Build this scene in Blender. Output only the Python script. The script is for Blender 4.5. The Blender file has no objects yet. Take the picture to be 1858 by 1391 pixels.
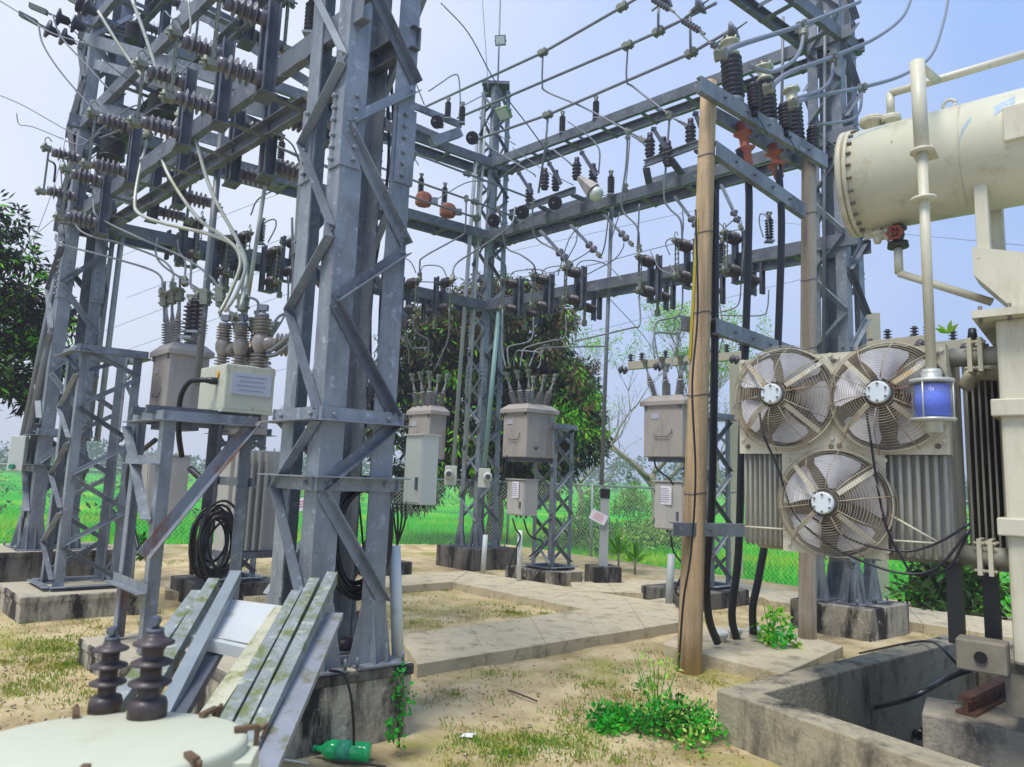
import bpy, math, random
import numpy as np
from mathutils import Vector, Matrix, Quaternion
random.seed(7); rng = np.random.default_rng(7)
S = bpy.context.scene
COL = S.collection

# ------------------------------------------------------------------ camera
FPX = 1280.0; PIT = math.radians(7.6); ROL = math.radians(2.1); EYE = 1.55; CX, CY = 929.0, 695.5
cF = Vector((0, math.cos(PIT), math.sin(PIT)))
_u0 = Vector((0, -math.sin(PIT), math.cos(PIT))); _r0 = Vector((1, 0, 0))
cR = _r0*math.cos(ROL) + _u0*math.sin(ROL)
cU = _u0*math.cos(ROL) - _r0*math.sin(ROL)
cC = Vector((0, 0, EYE))
cam_d = bpy.data.cameras.new('camera'); cam = bpy.data.objects.new('camera', cam_d); COL.objects.link(cam)
m = Matrix((cR, cU, -cF)).transposed().to_4x4(); m.translation = cC
cam.matrix_world = m
cam_d.sensor_width = 36; cam_d.lens = 36*FPX/1858; cam_d.clip_end = 2000; cam_d.clip_start = 0.05
cam_d.dof.use_dof = True; cam_d.dof.focus_distance = 7.0; cam_d.dof.aperture_fstop = 4.0
S.camera = cam
# ------------------------------------------------------------------ world and sun
SUN_EL, SUN_AZ = math.radians(64), math.radians(-140)    # azimuth measured from +Y towards +X
w = bpy.data.worlds.new('World'); S.world = w; w.use_nodes = True
nt = w.node_tree; nt.nodes.clear()
sky = nt.nodes.new('ShaderNodeTexSky'); sky.sky_type = 'NISHITA'; sky.sun_disc = False
sky.sun_elevation = SUN_EL; sky.sun_rotation = SUN_AZ; sky.dust_density = 3.0; sky.air_density = 1.0
tc = nt.nodes.new('ShaderNodeTexCoord')
sep = nt.nodes.new('ShaderNodeSeparateXYZ'); nt.links.new(tc.outputs['Generated'], sep.inputs[0])
ramp = nt.nodes.new('ShaderNodeValToRGB')          # thin bright overcast: pale near the horizon, bluer above
ramp.color_ramp.elements[0].position = 0.0; ramp.color_ramp.elements[0].color = (0.42, 0.54, 0.82, 1)
ramp.color_ramp.elements[1].position = 0.75; ramp.color_ramp.elements[1].color = (0.29, 0.48, 0.91, 1)
nt.links.new(sep.outputs['Z'], ramp.inputs[0])
nz = nt.nodes.new('ShaderNodeTexNoise'); nz.inputs['Scale'].default_value = 2.1; nz.inputs['Detail'].default_value = 6
nt.links.new(tc.outputs['Generated'], nz.inputs['Vector'])
# brighter veil of cloud in the west (left of the picture)
dot = nt.nodes.new('ShaderNodeVectorMath'); dot.operation = 'DOT_PRODUCT'
dot.inputs[1].default_value = Vector((-0.86, 0.50, 0.12))
nt.links.new(tc.outputs['Generated'], dot.inputs[0])
ad = nt.nodes.new('ShaderNodeMath'); ad.operation = 'MULTIPLY_ADD'; ad.inputs[1].default_value = 1.25
nt.links.new(nz.outputs[0], ad.inputs[0]); nt.links.new(dot.outputs['Value'], ad.inputs[2])
mr = nt.nodes.new('ShaderNodeMapRange'); mr.inputs['From Min'].default_value = 0.62; mr.inputs['From Max'].default_value = 1.62
nt.links.new(ad.outputs[0], mr.inputs['Value'])
mc = nt.nodes.new('ShaderNodeMix'); mc.data_type = 'RGBA'; mc.inputs['B'].default_value = (0.76, 0.81, 0.94, 1)
nt.links.new(mr.outputs[0], mc.inputs['Factor']); nt.links.new(ramp.outputs[0], mc.inputs['A'])
sc = nt.nodes.new('ShaderNodeVectorMath'); sc.operation = 'SCALE'; sc.inputs['Scale'].default_value = 9.0
nt.links.new(mc.outputs['Result'], sc.inputs[0])
mx = nt.nodes.new('ShaderNodeMix'); mx.data_type = 'RGBA'; mx.inputs['Factor'].default_value = 0.9
nt.links.new(sky.outputs[0], mx.inputs['A']); nt.links.new(sc.outputs[0], mx.inputs['B'])
bg = nt.nodes.new('ShaderNodeBackground'); bg.inputs['Strength'].default_value = 0.1
nt.links.new(mx.outputs['Result'], bg.inputs[0])
wo = nt.nodes.new('ShaderNodeOutputWorld'); nt.links.new(bg.outputs[0], wo.inputs[0])
sd = bpy.data.lights.new('sun', 'SUN'); sd.energy = 2.8; sd.angle = math.radians(22); sd.color = (1, 0.95, 0.86)
so = bpy.data.objects.new('sun', sd); COL.objects.link(so)
sdir = Vector((math.sin(SUN_AZ)*math.cos(SUN_EL), math.cos(SUN_AZ)*math.cos(SUN_EL), math.sin(SUN_EL)))
so.rotation_euler = sdir.to_track_quat('Z', 'Y').to_euler(); so.location = (0, 0, 30)
S.view_settings.view_transform = 'Standard'; S.view_settings.look = 'None'
S.view_settings.exposure = 0.42; S.view_settings.gamma = 1.0
S.cycles.max_bounces = 6; S.cycles.transparent_max_bounces = 12

# ------------------------------------------------------------------ pixel -> place helpers (photograph pixels, real distances)
def ray(px, py): return cF + cR*((px-CX)/FPX) - cU*((py-CY)/FPX)
def G(px, py, z=0.0):
    d = ray(px, py); return cC + d*((z-EYE)/d.z)
def D(px, py, y):
    d = ray(px, py); return cC + d*(y/d.y)
def PL(px, py, pl, off=0.0):
    """where the sight line meets a vertical plane pl = (point, direction); off moves the plane towards the camera"""
    p, u = pl; n = Vector((u.y, -u.x, 0))
    if n.dot(Vector((p.x, p.y, 0))) > 0: n = -n
    p = p + n*off
    d = ray(px, py); t = n.dot(p-cC)/n.dot(d); return cC + d*t
def V(*a): return Vector(a)
Z3 = V(0, 0, 1)

# ------------------------------------------------------------------ materials
def lin(c):
    return tuple(((v/255)/12.92 if v/255 <= .04045 else ((v/255+.055)/1.055)**2.4) for v in c) + (1.0,)
MATS = {}
def mat(name, c, rough=.6, metal=0., var=.25, vs=3., stain=None, st=(.55, .7), ss=2.5, sz=1., bump=0., bs=40., spec=.5, c2=None, coat=0., stain2=None, st2=(.6, .66), ss2=9.):
    """noise-varied colour, an optional stain with its own shape (sz<1 draws it out downwards), a fine bump"""
    if name in MATS: return MATS[name]
    mt = bpy.data.materials.new(name); mt.use_nodes = True; t = mt.node_tree; N = t.nodes; L = t.links
    b = N['Principled BSDF']; b.inputs['Roughness'].default_value = rough; b.inputs['Metallic'].default_value = metal
    b.inputs['Specular IOR Level'].default_value = spec; b.inputs['Coat Weight'].default_value = coat
    co = N.new('ShaderNodeTexCoord')
    n1 = N.new('ShaderNodeTexNoise'); n1.inputs['Scale'].default_value = vs; n1.inputs['Detail'].default_value = 8; n1.inputs['Roughness'].default_value = .65
    L.new(co.outputs['Object'], n1.inputs['Vector'])
    r = N.new('ShaderNodeValToRGB'); e = r.color_ramp.elements
    e[0].position = .3; e[1].position = .7
    a = c; bb = c2 or c
    e[0].color = tuple(max(0, v*(1-var)) for v in a[:3])+(1,); e[1].color = tuple(min(1, v*(1+var*.6)) for v in bb[:3])+(1,)
    L.new(n1.outputs[0], r.inputs[0]); out = r.outputs[0]
    for k, (sc_, th, s_, z_) in enumerate([(stain, st, ss, sz), (stain2, st2, ss2, 1.)]):
        if sc_ is None: continue
        mp = N.new('ShaderNodeMapping'); mp.inputs['Scale'].default_value = (1, 1, z_); mp.inputs['Location'].default_value = (k*7.3, 2.1, 5.5)
        L.new(co.outputs['Object'], mp.inputs[0])
        n2 = N.new('ShaderNodeTexNoise'); n2.inputs['Scale'].default_value = s_; n2.inputs['Detail'].default_value = 9; n2.inputs['Roughness'].default_value = .7
        L.new(mp.outputs[0], n2.inputs['Vector'])
        q = N.new('ShaderNodeMapRange'); q.inputs['From Min'].default_value = th[0]; q.inputs['From Max'].default_value = th[1]
        L.new(n2.outputs[0], q.inputs['Value'])
        mm = N.new('ShaderNodeMix'); mm.data_type = 'RGBA'; mm.inputs['B'].default_value = sc_
        L.new(q.outputs[0], mm.inputs['Factor']); L.new(out, mm.inputs['A']); out = mm.outputs['Result']
    L.new(out, b.inputs['Base Color'])
    if bump:
        nb = N.new('ShaderNodeTexNoise'); nb.inputs['Scale'].default_value = bs; nb.inputs['Detail'].default_value = 6
        L.new(co.outputs['Object'], nb.inputs['Vector'])
        bu = N.new('ShaderNodeBump'); bu.inputs['Strength'].default_value = bump; bu.inputs['Distance'].default_value = .02
        L.new(nb.outputs[0], bu.inputs['Height']); L.new(bu.outputs[0], b.inputs['Normal'])
    MATS[name] = mt; return mt
GALV = mat('galvanised_steel', lin((134, 141, 148)), .5, .15, .2, 5, stain=lin((82, 88, 96)), st=(.46, .72), ss=3.5, sz=.25, bump=.12, bs=60, stain2=lin((172, 180, 192)), st2=(.56, .72), ss2=14)
GALVB = mat('beam_galvanising', lin((108, 114, 122)), .55, .12, .25, 4, stain=lin((78, 80, 90)), st=(.48, .72), ss=4, sz=.5, bump=.12, bs=60, stain2=lin((160, 166, 176)), st2=(.58, .7), ss2=12)
GALVL = mat('bright_galvanising', lin((158, 164, 168)), .5, .12, .18, 5, stain=lin((120, 122, 128)), st=(.5, .75), ss=3, sz=.3, bump=.12, bs=60, stain2=lin((128, 112, 96)), st2=(.64, .72), ss2=9)
GALVD = mat('weathered_dark_steel', lin((98, 102, 112)), .6, .12, .25, 5, stain=lin((62, 66, 78)), st=(.45, .7), ss=4, bump=.1)
GALVM = mat('mossy_galvanised_steel', lin((140, 148, 148)), .6, .15, .25, 6, stain=lin((108, 116, 66)), st=(.48, .62), ss=11, bump=.15, stain2=lin((196, 198, 180)), st2=(.55, .7), ss2=17)
RUSTY = mat('rust_streaked_steel', lin((140, 148, 160)), .65, .3, .2, 5, stain=lin((128, 92, 62)), st=(.5, .62), ss=3, sz=.4, bump=.15)
BRONZE = mat('tarnished_clamp_metal', lin((128, 132, 118)), .55, .4, .3, 30, bump=.2, bs=90)
ALU = mat('aluminium_conductor', lin((124, 128, 134)), .5, .15, .15, 8)
ALUP = mat('pale_aluminium_conductor', lin((180, 182, 172)), .5, .3, .2, 8, stain=lin((150, 150, 110)), st=(.5, .7))
BUSH = mat('dusty_bushing_porcelain', lin((150, 146, 146)), .5, 0, .15, 6, coat=.05, stain=lin((104, 98, 98)), st=(.5, .7), ss=9)
PORC = mat('brown_porcelain', lin((60, 54, 58)), .45, 0, .3, 6, coat=.05, stain=lin((104, 98, 98)), st=(.55, .75), ss=6)
PORCG = mat('grey_porcelain', lin((100, 98, 106)), .35, 0, .2, 6, coat=.2, stain=lin((88, 80, 78)), st=(.5, .7), ss=5)
POLY = mat('dark_polymer_sheds', lin((62, 56, 66)), .45, 0, .2, 6)
PORCT = mat('taupe_porcelain', lin((142, 134, 124)), .35, 0, .15, 6, coat=.3, stain=lin((92, 80, 70)), st=(.55, .7), ss=5)
GREYP = mat('grey_enamel', lin((164, 157, 150)), .5, 0, .1, 3, stain=lin((118, 110, 108)), st=(.48, .74), ss=4, sz=.2, bump=.05, stain2=lin((98, 92, 90)), st2=(.66, .72), ss2=12)
BOXP = mat('grey_cabinet_paint', lin((176, 174, 168)), .5, 0, .06, 3, stain=lin((146, 142, 136)), st=(.5, .8), ss=4, sz=.2)
WHITEB = mat('pale_cabinet_paint', lin((205, 210, 200)), .5, 0, .06, 3, stain=lin((160, 164, 152)), st=(.55, .75), ss=4, sz=.2)
GREENP = mat('pale_green_enamel', lin((188, 190, 170)), .45, 0, .08, 3, stain=lin((130, 128, 96)), st=(.58, .7), ss=6, sz=.4)
CREAM = mat('cream_transformer_paint', lin((204, 200, 176)), .48, 0, .1, 2.5, stain=lin((156, 142, 106)), st=(.5, .78), ss=3.2, sz=.22, bump=.03, bs=20, stain2=lin((112, 86, 60)), st2=(.655, .70), ss2=15, coat=.05)
CREAMR = mat('rust_bloomed_cream_paint', lin((204, 200, 178)), .5, 0, .08, 2.5, stain=lin((186, 156, 100)), st=(.52, .68), ss=5, bump=.05, stain2=lin((104, 66, 44)), st2=(.64, .69), ss2=14)
FINM = mat('dusty_radiator_paint', lin((166, 164, 150)), .5, 0, .12, 3, stain=lin((110, 104, 92)), st=(.5, .75), ss=5, sz=.2)
RUST = mat('rusted_wire', lin((142, 120, 92)), .7, .1, .35, 10, stain=lin((92, 62, 42)), st=(.5, .6), ss=9)
BLADE = mat('fan_blade_grey', lin((196, 196, 200)), .45, .1, .1, 5, stain=lin((150, 145, 135)), st=(.5, .8), ss=4)
MOTOR = mat('motor_cap_paint', lin((205, 214, 216)), .4, 0, .08, 6)
MOTORD = mat('motor_housing', lin((112, 104, 92)), .6, .2, .2, 10)
BLACK = mat('black_rubber', lin((34, 34, 38)), .45, 0, .3, 6)
BLACKC = mat('black_cable_jacket', lin((26, 27, 34)), .35, 0, .3, 6)
DARKH = mat('painted_hole_shade', lin((22, 20, 20)), .9, 0, .2, 6)  # near-black colour painting the shade inside holes and open ends
PVC = mat('white_pvc_pipe', lin((214, 220, 216)), .4, 0, .08, 4, stain=lin((170, 170, 160)), st=(.6, .8), ss=5)
PVCG = mat('grey_conduit', lin((165, 172, 172)), .5, 0, .1, 4, stain=lin((110, 140, 130)), st=(.55, .75), ss=3, sz=.2)
ORANGE = mat('orange_termination', lin((172, 94, 70)), .5, 0, .15, 6, stain=lin((130, 70, 55)), st=(.5, .7))
POLEM = mat('tan_pole', lin((190, 164, 126)), .75, 0, .12, 3, stain=lin((146, 124, 94)), st=(.44, .62), ss=9, sz=.04, bump=.3, bs=35, c2=lin((202, 172, 132)), stain2=lin((90, 76, 60)), st2=(.7, .74), ss2=14)
POLEG = mat('pale_grey_pole', lin((176, 166, 150)), .8, 0, .12, 3, stain=lin((140, 126, 108)), st=(.44, .62), ss=9, sz=.04, bump=.3, bs=35)
YELL = mat('yellow_painted_strip', lin((190, 172, 40)), .6, 0, .15, 4)
CONC = mat('weathered_concrete', lin((164, 158, 142)), .85, 0, .2, 4, stain=lin((36, 35, 34)), st=(.44, .56), ss=3.2, sz=.28, bump=.5, bs=30, stain2=lin((188, 184, 172)), st2=(.58, .68), ss2=8)
CONCT = mat('concrete_top', lin((176, 168, 146)), .85, 0, .14, 3, stain=lin((112, 106, 88)), st=(.55, .72), ss=4, bump=.4, bs=40)
CONCK = mat('dark_stained_concrete', lin((112, 108, 100)), .85, 0, .25, 4, stain=lin((34, 33, 34)), st=(.42, .56), ss=4.5, sz=.22, bump=.5, bs=30)
PAPER = mat('paper_notice', lin((222, 220, 228)), .8, 0, .04, 6)
INK = mat('printed_ink', lin((140, 140, 168)), .8, 0, .1, 6)
INKR = mat('red_ink', lin((200, 70, 70)), .8, 0, .1, 6)
TAPE = mat('black_tape', lin((40, 40, 46)), .6, 0, .1, 6)
ORTANK = mat('orange_tank_paint', lin((170, 104, 78)), .5, 0, .1, 4, stain=lin((120, 80, 60)), st=(.55, .7))
BOTTLE = mat('green_plastic', lin((30, 190, 110)), .2, 0, .15, 6, coat=.5)
YTAG = mat('yellow_tag', lin((230, 170, 30)), .5, 0, .05, 6)
GREENK = mat('green_cap', lin((30, 130, 100)), .5, 0, .05, 6)
RAILR = mat('rusty_rail', lin((122, 84, 66)), .8, .1, .25, 6, stain=lin((80, 52, 42)), st=(.5, .6), bump=.3)
LAMPG = mat('floodlight_glass', lin((206, 214, 200)), .25, 0, .06, 6)
LAMPM = mat('mossy_lamp_case', lin((120, 150, 98)), .7, 0, .25, 12)
DGREEN = mat('dark_green_case', lin((56, 84, 76)), .5, 0, .1, 6)
BRICKR = mat('reddish_bottle_glass', lin((136, 62, 44)), .3, 0, .2, 6)
PLATE = mat('name_plate', lin((186, 190, 200)), .35, .3, .06, 10)

# ------------------------------------------------------------------ mesh builder
def perp(d):
    d = d.normalized(); a = Z3 if abs(d.z) < .9 else V(1, 0, 0)
    x = d.cross(a).normalized(); return x, d.cross(x).normalized()
def crom(pts, k=6):
    pts = [Vector(p) for p in pts]
    if len(pts) < 3: return pts
    P = [pts[0]*2-pts[1]]+pts+[pts[-1]*2-pts[-2]]; out = []
    for i in range(1, len(P)-2):
        a, b, c, d = P[i-1:i+3]
        for j in range(k):
            t = j/k
            out.append(.5*((2*b)+(c-a)*t+(2*a-5*b+4*c-d)*t*t+(3*b-a-3*c+d)*t**3))
    out.append(pts[-1]); return out
class MB:
    def __init__(s): s.v = []; s.f = []; s.m = []; s.sm = []; s.mi = 0
    def add(s, vs, fs, smooth=False):
        o = len(s.v); s.v += [tuple(p) for p in vs]
        for f in fs: s.f.append([i+o for i in f]); s.m.append(s.mi); s.sm.append(smooth)
        return s
    def obox(s, c, ax, ay, az):
        """box from centre and three half-axis vectors"""
        c = Vector(c); vs = [c+ax*i+ay*j+az*k for k in (-1, 1) for j in (-1, 1) for i in (-1, 1)]
        return s.add(vs, [(0, 2, 3, 1), (4, 5, 7, 6), (0, 1, 5, 4), (2, 6, 7, 3), (0, 4, 6, 2), (1, 3, 7, 5)])
    def box(s, c, d, rz=0):
        ca, sa = math.cos(rz), math.sin(rz)
        return s.obox(c, V(ca, sa, 0)*d[0]/2, V(-sa, ca, 0)*d[1]/2, V(0, 0, d[2]/2))
    def bar(s, a, b, w, h, up=None):
        a, b = Vector(a), Vector(b); d = (b-a); L = d.length; d.normalize()
        if up is None: x, y = perp(d)
        else: x = d.cross(Vector(up)).normalized(); y = x.cross(d).normalized()
        return s.obox((a+b)/2, d*L/2, x*w/2, y*h/2)
    def prof(s, pr, a, b, x, y):
        """extrude the closed outline pr in the frame x,y from a to b"""
        a, b = Vector(a), Vector(b); n = len(pr)
        vs = [a+x*p+y*q for p, q in pr]+[b+x*p+y*q for p, q in pr]
        fs = [(i, (i+1) % n, n+(i+1) % n, n+i) for i in range(n)]+[tuple(range(n))[::-1], tuple(range(n, 2*n))]
        return s.add(vs, fs)
    def ang(s, a, b, x, y, w=.1, t=.01):
        """L section, corner running a->b, flanges along x and y"""
        return s.prof([(0, 0), (w, 0), (w, t), (t, t), (t, w), (0, w)], a, b, x, y)
    def chan(s, a, b, x, y, d=.15, f=.06, t=.009):
        """C section: web of depth d along y (centred), flanges pointing along x"""
        h = d/2
        return s.prof([(0, -h), (f, -h), (f, -h+t), (t, -h+t), (t, h-t), (f, h-t), (f, h), (0, h)], a, b, x, y)
    def tube(s, pts, r, n=8, sub=6, smooth=True, caps=True):
        P = crom(pts, sub) if sub else [Vector(p) for p in pts]
        Q = [P[0]]
        for p in P[1:]:
            if (p-Q[-1]).length > 1e-5: Q.append(p)
        P = Q; k = len(P)
        if k < 2: return s
        T = [(P[min(i+1, k-1)]-P[max(i-1, 0)]).normalized() for i in range(k)]
        x, y = perp(T[0]); vs = []
        for i in range(k):
            if i:
                q = T[i-1].rotation_difference(T[i]); x = q @ x
            x = (x-T[i]*x.dot(T[i])).normalized(); y = T[i].cross(x)
            rr = r if not callable(r) else r(i/(k-1))
            vs += [P[i]+(x*math.cos(2*math.pi*j/n)+y*math.sin(2*math.pi*j/n))*rr for j in range(n)]
        fs = [(i*n+j, i*n+(j+1) % n, (i+1)*n+(j+1) % n, (i+1)*n+j) for i in range(k-1) for j in range(n)]
        s.add(vs, fs, smooth)
        if caps:
            o = len(s.v)-k*n
            s.f.append([o+j for j in range(n)][::-1]); s.m.append(s.mi); s.sm.append(False)
            s.f.append([o+(k-1)*n+j for j in range(n)]); s.m.append(s.mi); s.sm.append(False)
        return s
    def cyl(s, a, b, r, n=10, r2=None):
        return s.tube([a, b], (lambda t: r+(r2-r)*t) if r2 is not None else r, n, 0)
    def lathe(s, o, ax, prof, n=14, smooth=True):
        o = Vector(o); ax = Vector(ax).normalized(); x, y = perp(ax); vs = []
        for r, h in prof:
            vs += [o+ax*h+(x*math.cos(2*math.pi*j/n)+y*math.sin(2*math.pi*j/n))*r for j in range(n)]
        k = len(prof); fs = [(i*n+j, i*n+(j+1) % n, (i+1)*n+(j+1) % n, (i+1)*n+j) for i in range(k-1) for j in range(n)]
        s.add(vs, fs, smooth); oo = len(s.v)-k*n
        s.f.append([oo+j for j in range(n)][::-1]); s.m.append(s.mi); s.sm.append(False)
        s.f.append([oo+(k-1)*n+j for j in range(n)]); s.m.append(s.mi); s.sm.append(False)
        return s
    def ins(s, a, b, rc, rs, n, seg=14, cap=True, alt=0):
        """ribbed insulator from a to b"""
        a, b = Vector(a), Vector(b); L = (b-a).length; pr = []
        c = L*.07 if cap else 0
        if cap: pr += [(rc*1.25, 0), (rc*1.25, c)]
        st = (L-2*c)/n
        for i in range(n):
            h = c+i*st; R = rs*(alt if (alt and i % 2) else 1)
            pr += [(rc, h), (rc, h+st*.25), (R, h+st*.48), (R*.98, h+st*.60), (rc, h+st*.78)]
        if cap: pr += [(rc*1.2, L-c), (rc*1.2, L)]
        else: pr += [(rc, L)]
        return s.lathe(a, b-a, pr, seg)
    def poly(s, pts, z0, z1):
        """vertical prism over a ground polygon"""
        n = len(pts); vs = [(p[0], p[1], z0) for p in pts]+[(p[0], p[1], z1) for p in pts]
        area = sum(pts[i][0]*pts[(i+1) % n][1]-pts[(i+1) % n][0]*pts[i][1] for i in range(n))
        o = 1 if area > 0 else -1
        fs = [(i, (i+1) % n, n+(i+1) % n, n+i)[::o] for i in range(n)]+[tuple(range(n))[::-o], tuple(range(n, 2*n))[::o]]
        return s.add(vs, fs)
    def mesh(s, name, mats, off=V(0, 0, 0)):
        me = bpy.data.meshes.new(name)
        me.from_pydata([(p[0]-off.x, p[1]-off.y, p[2]-off.z) for p in s.v], [], s.f)
        for mm in (mats if isinstance(mats, (list, tuple)) else [mats]): me.materials.append(mm)
        me.polygons.foreach_set('material_index', s.m); me.polygons.foreach_set('use_smooth', s.sm); me.update()
        return me
    def build(s, name, mats, parent=None, origin=None, bevel=0):
        """as a part: vertices are in the parent's frame; top-level: origin at the base of the mesh"""
        if parent is None and origin is None:
            a = np.array(s.v); origin = V((a[:, 0].min()+a[:, 0].max())/2, (a[:, 1].min()+a[:, 1].max())/2, a[:, 2].min())
        if parent is not None:
            origin = V(*parent.get('_o', (0, 0, 0)))
        o = bpy.data.objects.new(name, s.mesh(name, mats, origin)); COL.objects.link(o)
        if parent is not None: o.parent = parent; o['_o'] = tuple(origin)
        else: o.location = origin; o['_o'] = tuple(origin)
        if bevel:
            b = o.modifiers.new('bevel', 'BEVEL'); b.width = bevel; b.segments = 2; b.limit_method = 'ANGLE'
        return o
def tag(o, label, cat, group=None):
    o['label'] = label; o['category'] = cat
    if group: o['group'] = group
    return o
def thing(name, label, cat, loc=(0, 0, 0), group=None):
    """Empty at the thing's base; its parts are then given in world coordinates"""
    o = bpy.data.objects.new(name, None); COL.objects.link(o); o.location = Vector(loc); o['_o'] = tuple(Vector(loc))
    o.empty_display_size = .1
    return tag(o, label, cat, group)
def struct(o, kind='structure'):
    o['kind'] = kind; return o
def dup(src, loc, rot=None, label=None, group=None):
    def cp(o, par):
        kids = list(o.children); c = o.copy(); COL.objects.link(c); c.parent = par
        for ch in kids: cp(ch, c)
        return c
    r = cp(src, None); r.location = Vector(loc)
    if rot is not None: r.rotation_euler = rot
    if label: r['label'] = label
    if group: r['group'] = group
    return r
def place(o, loc, rot=None):
    o.location = Vector(loc)
    if rot is not None: o.rotation_euler = rot
    return o
def notice(c, nx, w, h, parent, nm='notice', lines=7, mi=INK):
    """paper notice with rows of print; c centre, nx outward normal"""
    nx = nx.normalized(); u = Z3.cross(nx).normalized()
    b = MB(); b.obox(c+nx*.004, u*w/2, Z3*h/2, nx*.002); o = b.build(nm, PAPER, parent)
    t = MB()
    for i in range(lines):
        ww = w*random.uniform(.55, .8)/2 if i else w*.25
        t.obox(c+nx*.0075+Z3*(h*.36-i*h*.72/(lines-1)), u*ww, Z3*h*.016, nx*.0008)
    t.build('print_lines', mi, o)
    return o
# ================================================================== GROUND, FIELD, PATHS
def ramp_mat(name, cols, scale, detail=8, rough=.95, bump=.4, bs=60, mix2=None, stretch=(1, 1, 1), dist=.02):
    mt = bpy.data.materials.new(name); mt.use_nodes = True; t = mt.node_tree; N = t.nodes; L = t.links
    b = N['Principled BSDF']; b.inputs['Roughness'].default_value = rough; b.inputs['Specular IOR Level'].default_value = .15
    co = N.new('ShaderNodeTexCoord'); mp = N.new('ShaderNodeMapping'); mp.inputs['Scale'].default_value = stretch
    vr = N.new('ShaderNodeVectorRotate'); vr.inputs['Angle'].default_value = math.radians(48); L.new(co.outputs['Object'], vr.inputs['Vector'])
    L.new(vr.outputs[0], mp.inputs[0])
    n = N.new('ShaderNodeTexNoise'); n.inputs['Scale'].default_value = scale; n.inputs['Detail'].default_value = detail; n.inputs['Roughness'].default_value = .62
    L.new(mp.outputs[0], n.inputs['Vector'])
    r = N.new('ShaderNodeValToRGB'); e = r.color_ramp.elements
    while len(e) < len(cols): e.new(.5)
    for k, (p, c) in enumerate(cols): e[k].position = p; e[k].color = lin(c)
    L.new(n.outputs[0], r.inputs[0]); out = r.outputs[0]
    if mix2:
        col, sc_, th = mix2
        n2 = N.new('ShaderNodeTexNoise'); n2.inputs['Scale'].default_value = sc_; n2.inputs['Detail'].default_value = 9; n2.inputs['Roughness'].default_value = .75
        mp2 = N.new('ShaderNodeMapping'); mp2.inputs['Location'].default_value = (3, 8, 1); L.new(co.outputs['Object'], mp2.inputs[0]); L.new(mp2.outputs[0], n2.inputs['Vector'])
        q = N.new('ShaderNodeMapRange'); q.inputs['From Min'].default_value = th[0]; q.inputs['From Max'].default_value = th[1]; L.new(n2.outputs[0], q.inputs['Value'])
        mm = N.new('ShaderNodeMix'); mm.data_type = 'RGBA'; mm.inputs['B'].default_value = lin(col)
        L.new(q.outputs[0], mm.inputs['Factor']); L.new(out, mm.inputs['A']); out = mm.outputs['Result']
    L.new(out, b.inputs['Base Color'])
    nb = N.new('ShaderNodeTexNoise'); nb.inputs['Scale'].default_value = bs; nb.inputs['Detail'].default_value = 8; nb.inputs['Roughness'].default_value = .7
    L.new(co.outputs['Object'], nb.inputs['Vector']); bu = N.new('ShaderNodeBump'); bu.inputs['Strength'].default_value = bump; bu.inputs['Distance'].default_value = dist
    L.new(nb.outputs[0], bu.inputs['Height']); L.new(bu.outputs[0], b.inputs['Normal'])
    return mt
DIRT = ramp_mat('dry_sandy_dirt', [(.28, (146, 126, 94)), (.42, (184, 164, 124)), (.55, (210, 190, 148)), (.72, (226, 210, 172))], 2.2, 14, bump=1.0, bs=22, mix2=((158, 156, 74), 1.1, (.50, .66)), dist=.03)
FIELD = ramp_mat('bright_rice_field', [(.32, (24, 132, 30)), (.43, (18, 186, 30)), (.54, (64, 204, 24)), (.64, (164, 212, 30)), (.74, (196, 214, 60))], .3, 9, bump=1.0, bs=7, stretch=(.3, 1.5, 1), dist=.2, mix2=((60, 120, 40), .12, (.52, .72)))
SLAB = mat('path_slab_concrete', lin((192, 180, 150)), .9, 0, .12, 2.5, stain=lin((136, 128, 104)), st=(.5, .68), ss=5, bump=.35, bs=45, stain2=lin((198, 190, 168)), st2=(.55, .7), ss2=2)
KERB = mat('kerb_side_concrete', lin((128, 122, 104)), .9, 0, .25, 5, stain=lin((70, 66, 58)), st=(.5, .62), ss=6, bump=.5, bs=30)

FC = V(0.02, 16.9, 0); FR = V(10.5, 5.05, 0); FL = V(-15.5, 11.15, 0)      # fence corner and ends
yard = [(FL.x, FL.y), (FC.x, FC.y), (FR.x, FR.y), (12, -2), (-16, -2)]
def inside(x, y, P):
    c = False; n = len(P)
    for i in range(n):
        x1, y1 = P[i][:2]; x2, y2 = P[(i+1) % n][:2]
        if (y1 > y) != (y2 > y) and x < (x2-x1)*(y-y1)/(y2-y1)+x1: c = not c
    return c
# pit footprint (oil pit of the transformer)
PT0 = G(1300, 1250, .29); PT1 = G(1725, 1148, .29); PT2 = G(1704, 1391, .29)
pu = (PT1-PT0).normalized(); pv = (PT2-PT0).normalized()
PITP = [PT0+pu*.1+pv*.1, PT0+pu*3.6+pv*.1, PT0+pu*3.6+pv*4.0, PT0+pu*.1+pv*4.0]
from mathutils import noise as mnoise
def gz(x, y):
    return .018*mnoise.noise(V(x*1.3, y*1.3, 0))+.010*mnoise.noise(V(x*4, y*4, 3))+.004*mnoise.noise(V(x*13, y*13, 5))
vs = []; idx = {}; fs = []; st = .085
nx_, ny_ = int(28/st), int(19/st)
X0, Y0 = -16.0, -2.0
for j in range(ny_):
    for i in range(nx_):
        x, y = X0+i*st, Y0+j*st
        if inside(x, y, yard) and not inside(x, y, [(p.x, p.y) for p in PITP]):
            idx[i, j] = len(vs); vs.append((x, y, gz(x, y)-.004))
for (i, j) in list(idx):
    q = [(i, j), (i+1, j), (i+1, j+1), (i, j+1)]
    if all(k in idx for k in q): fs.append([idx[k] for k in q])
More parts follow.
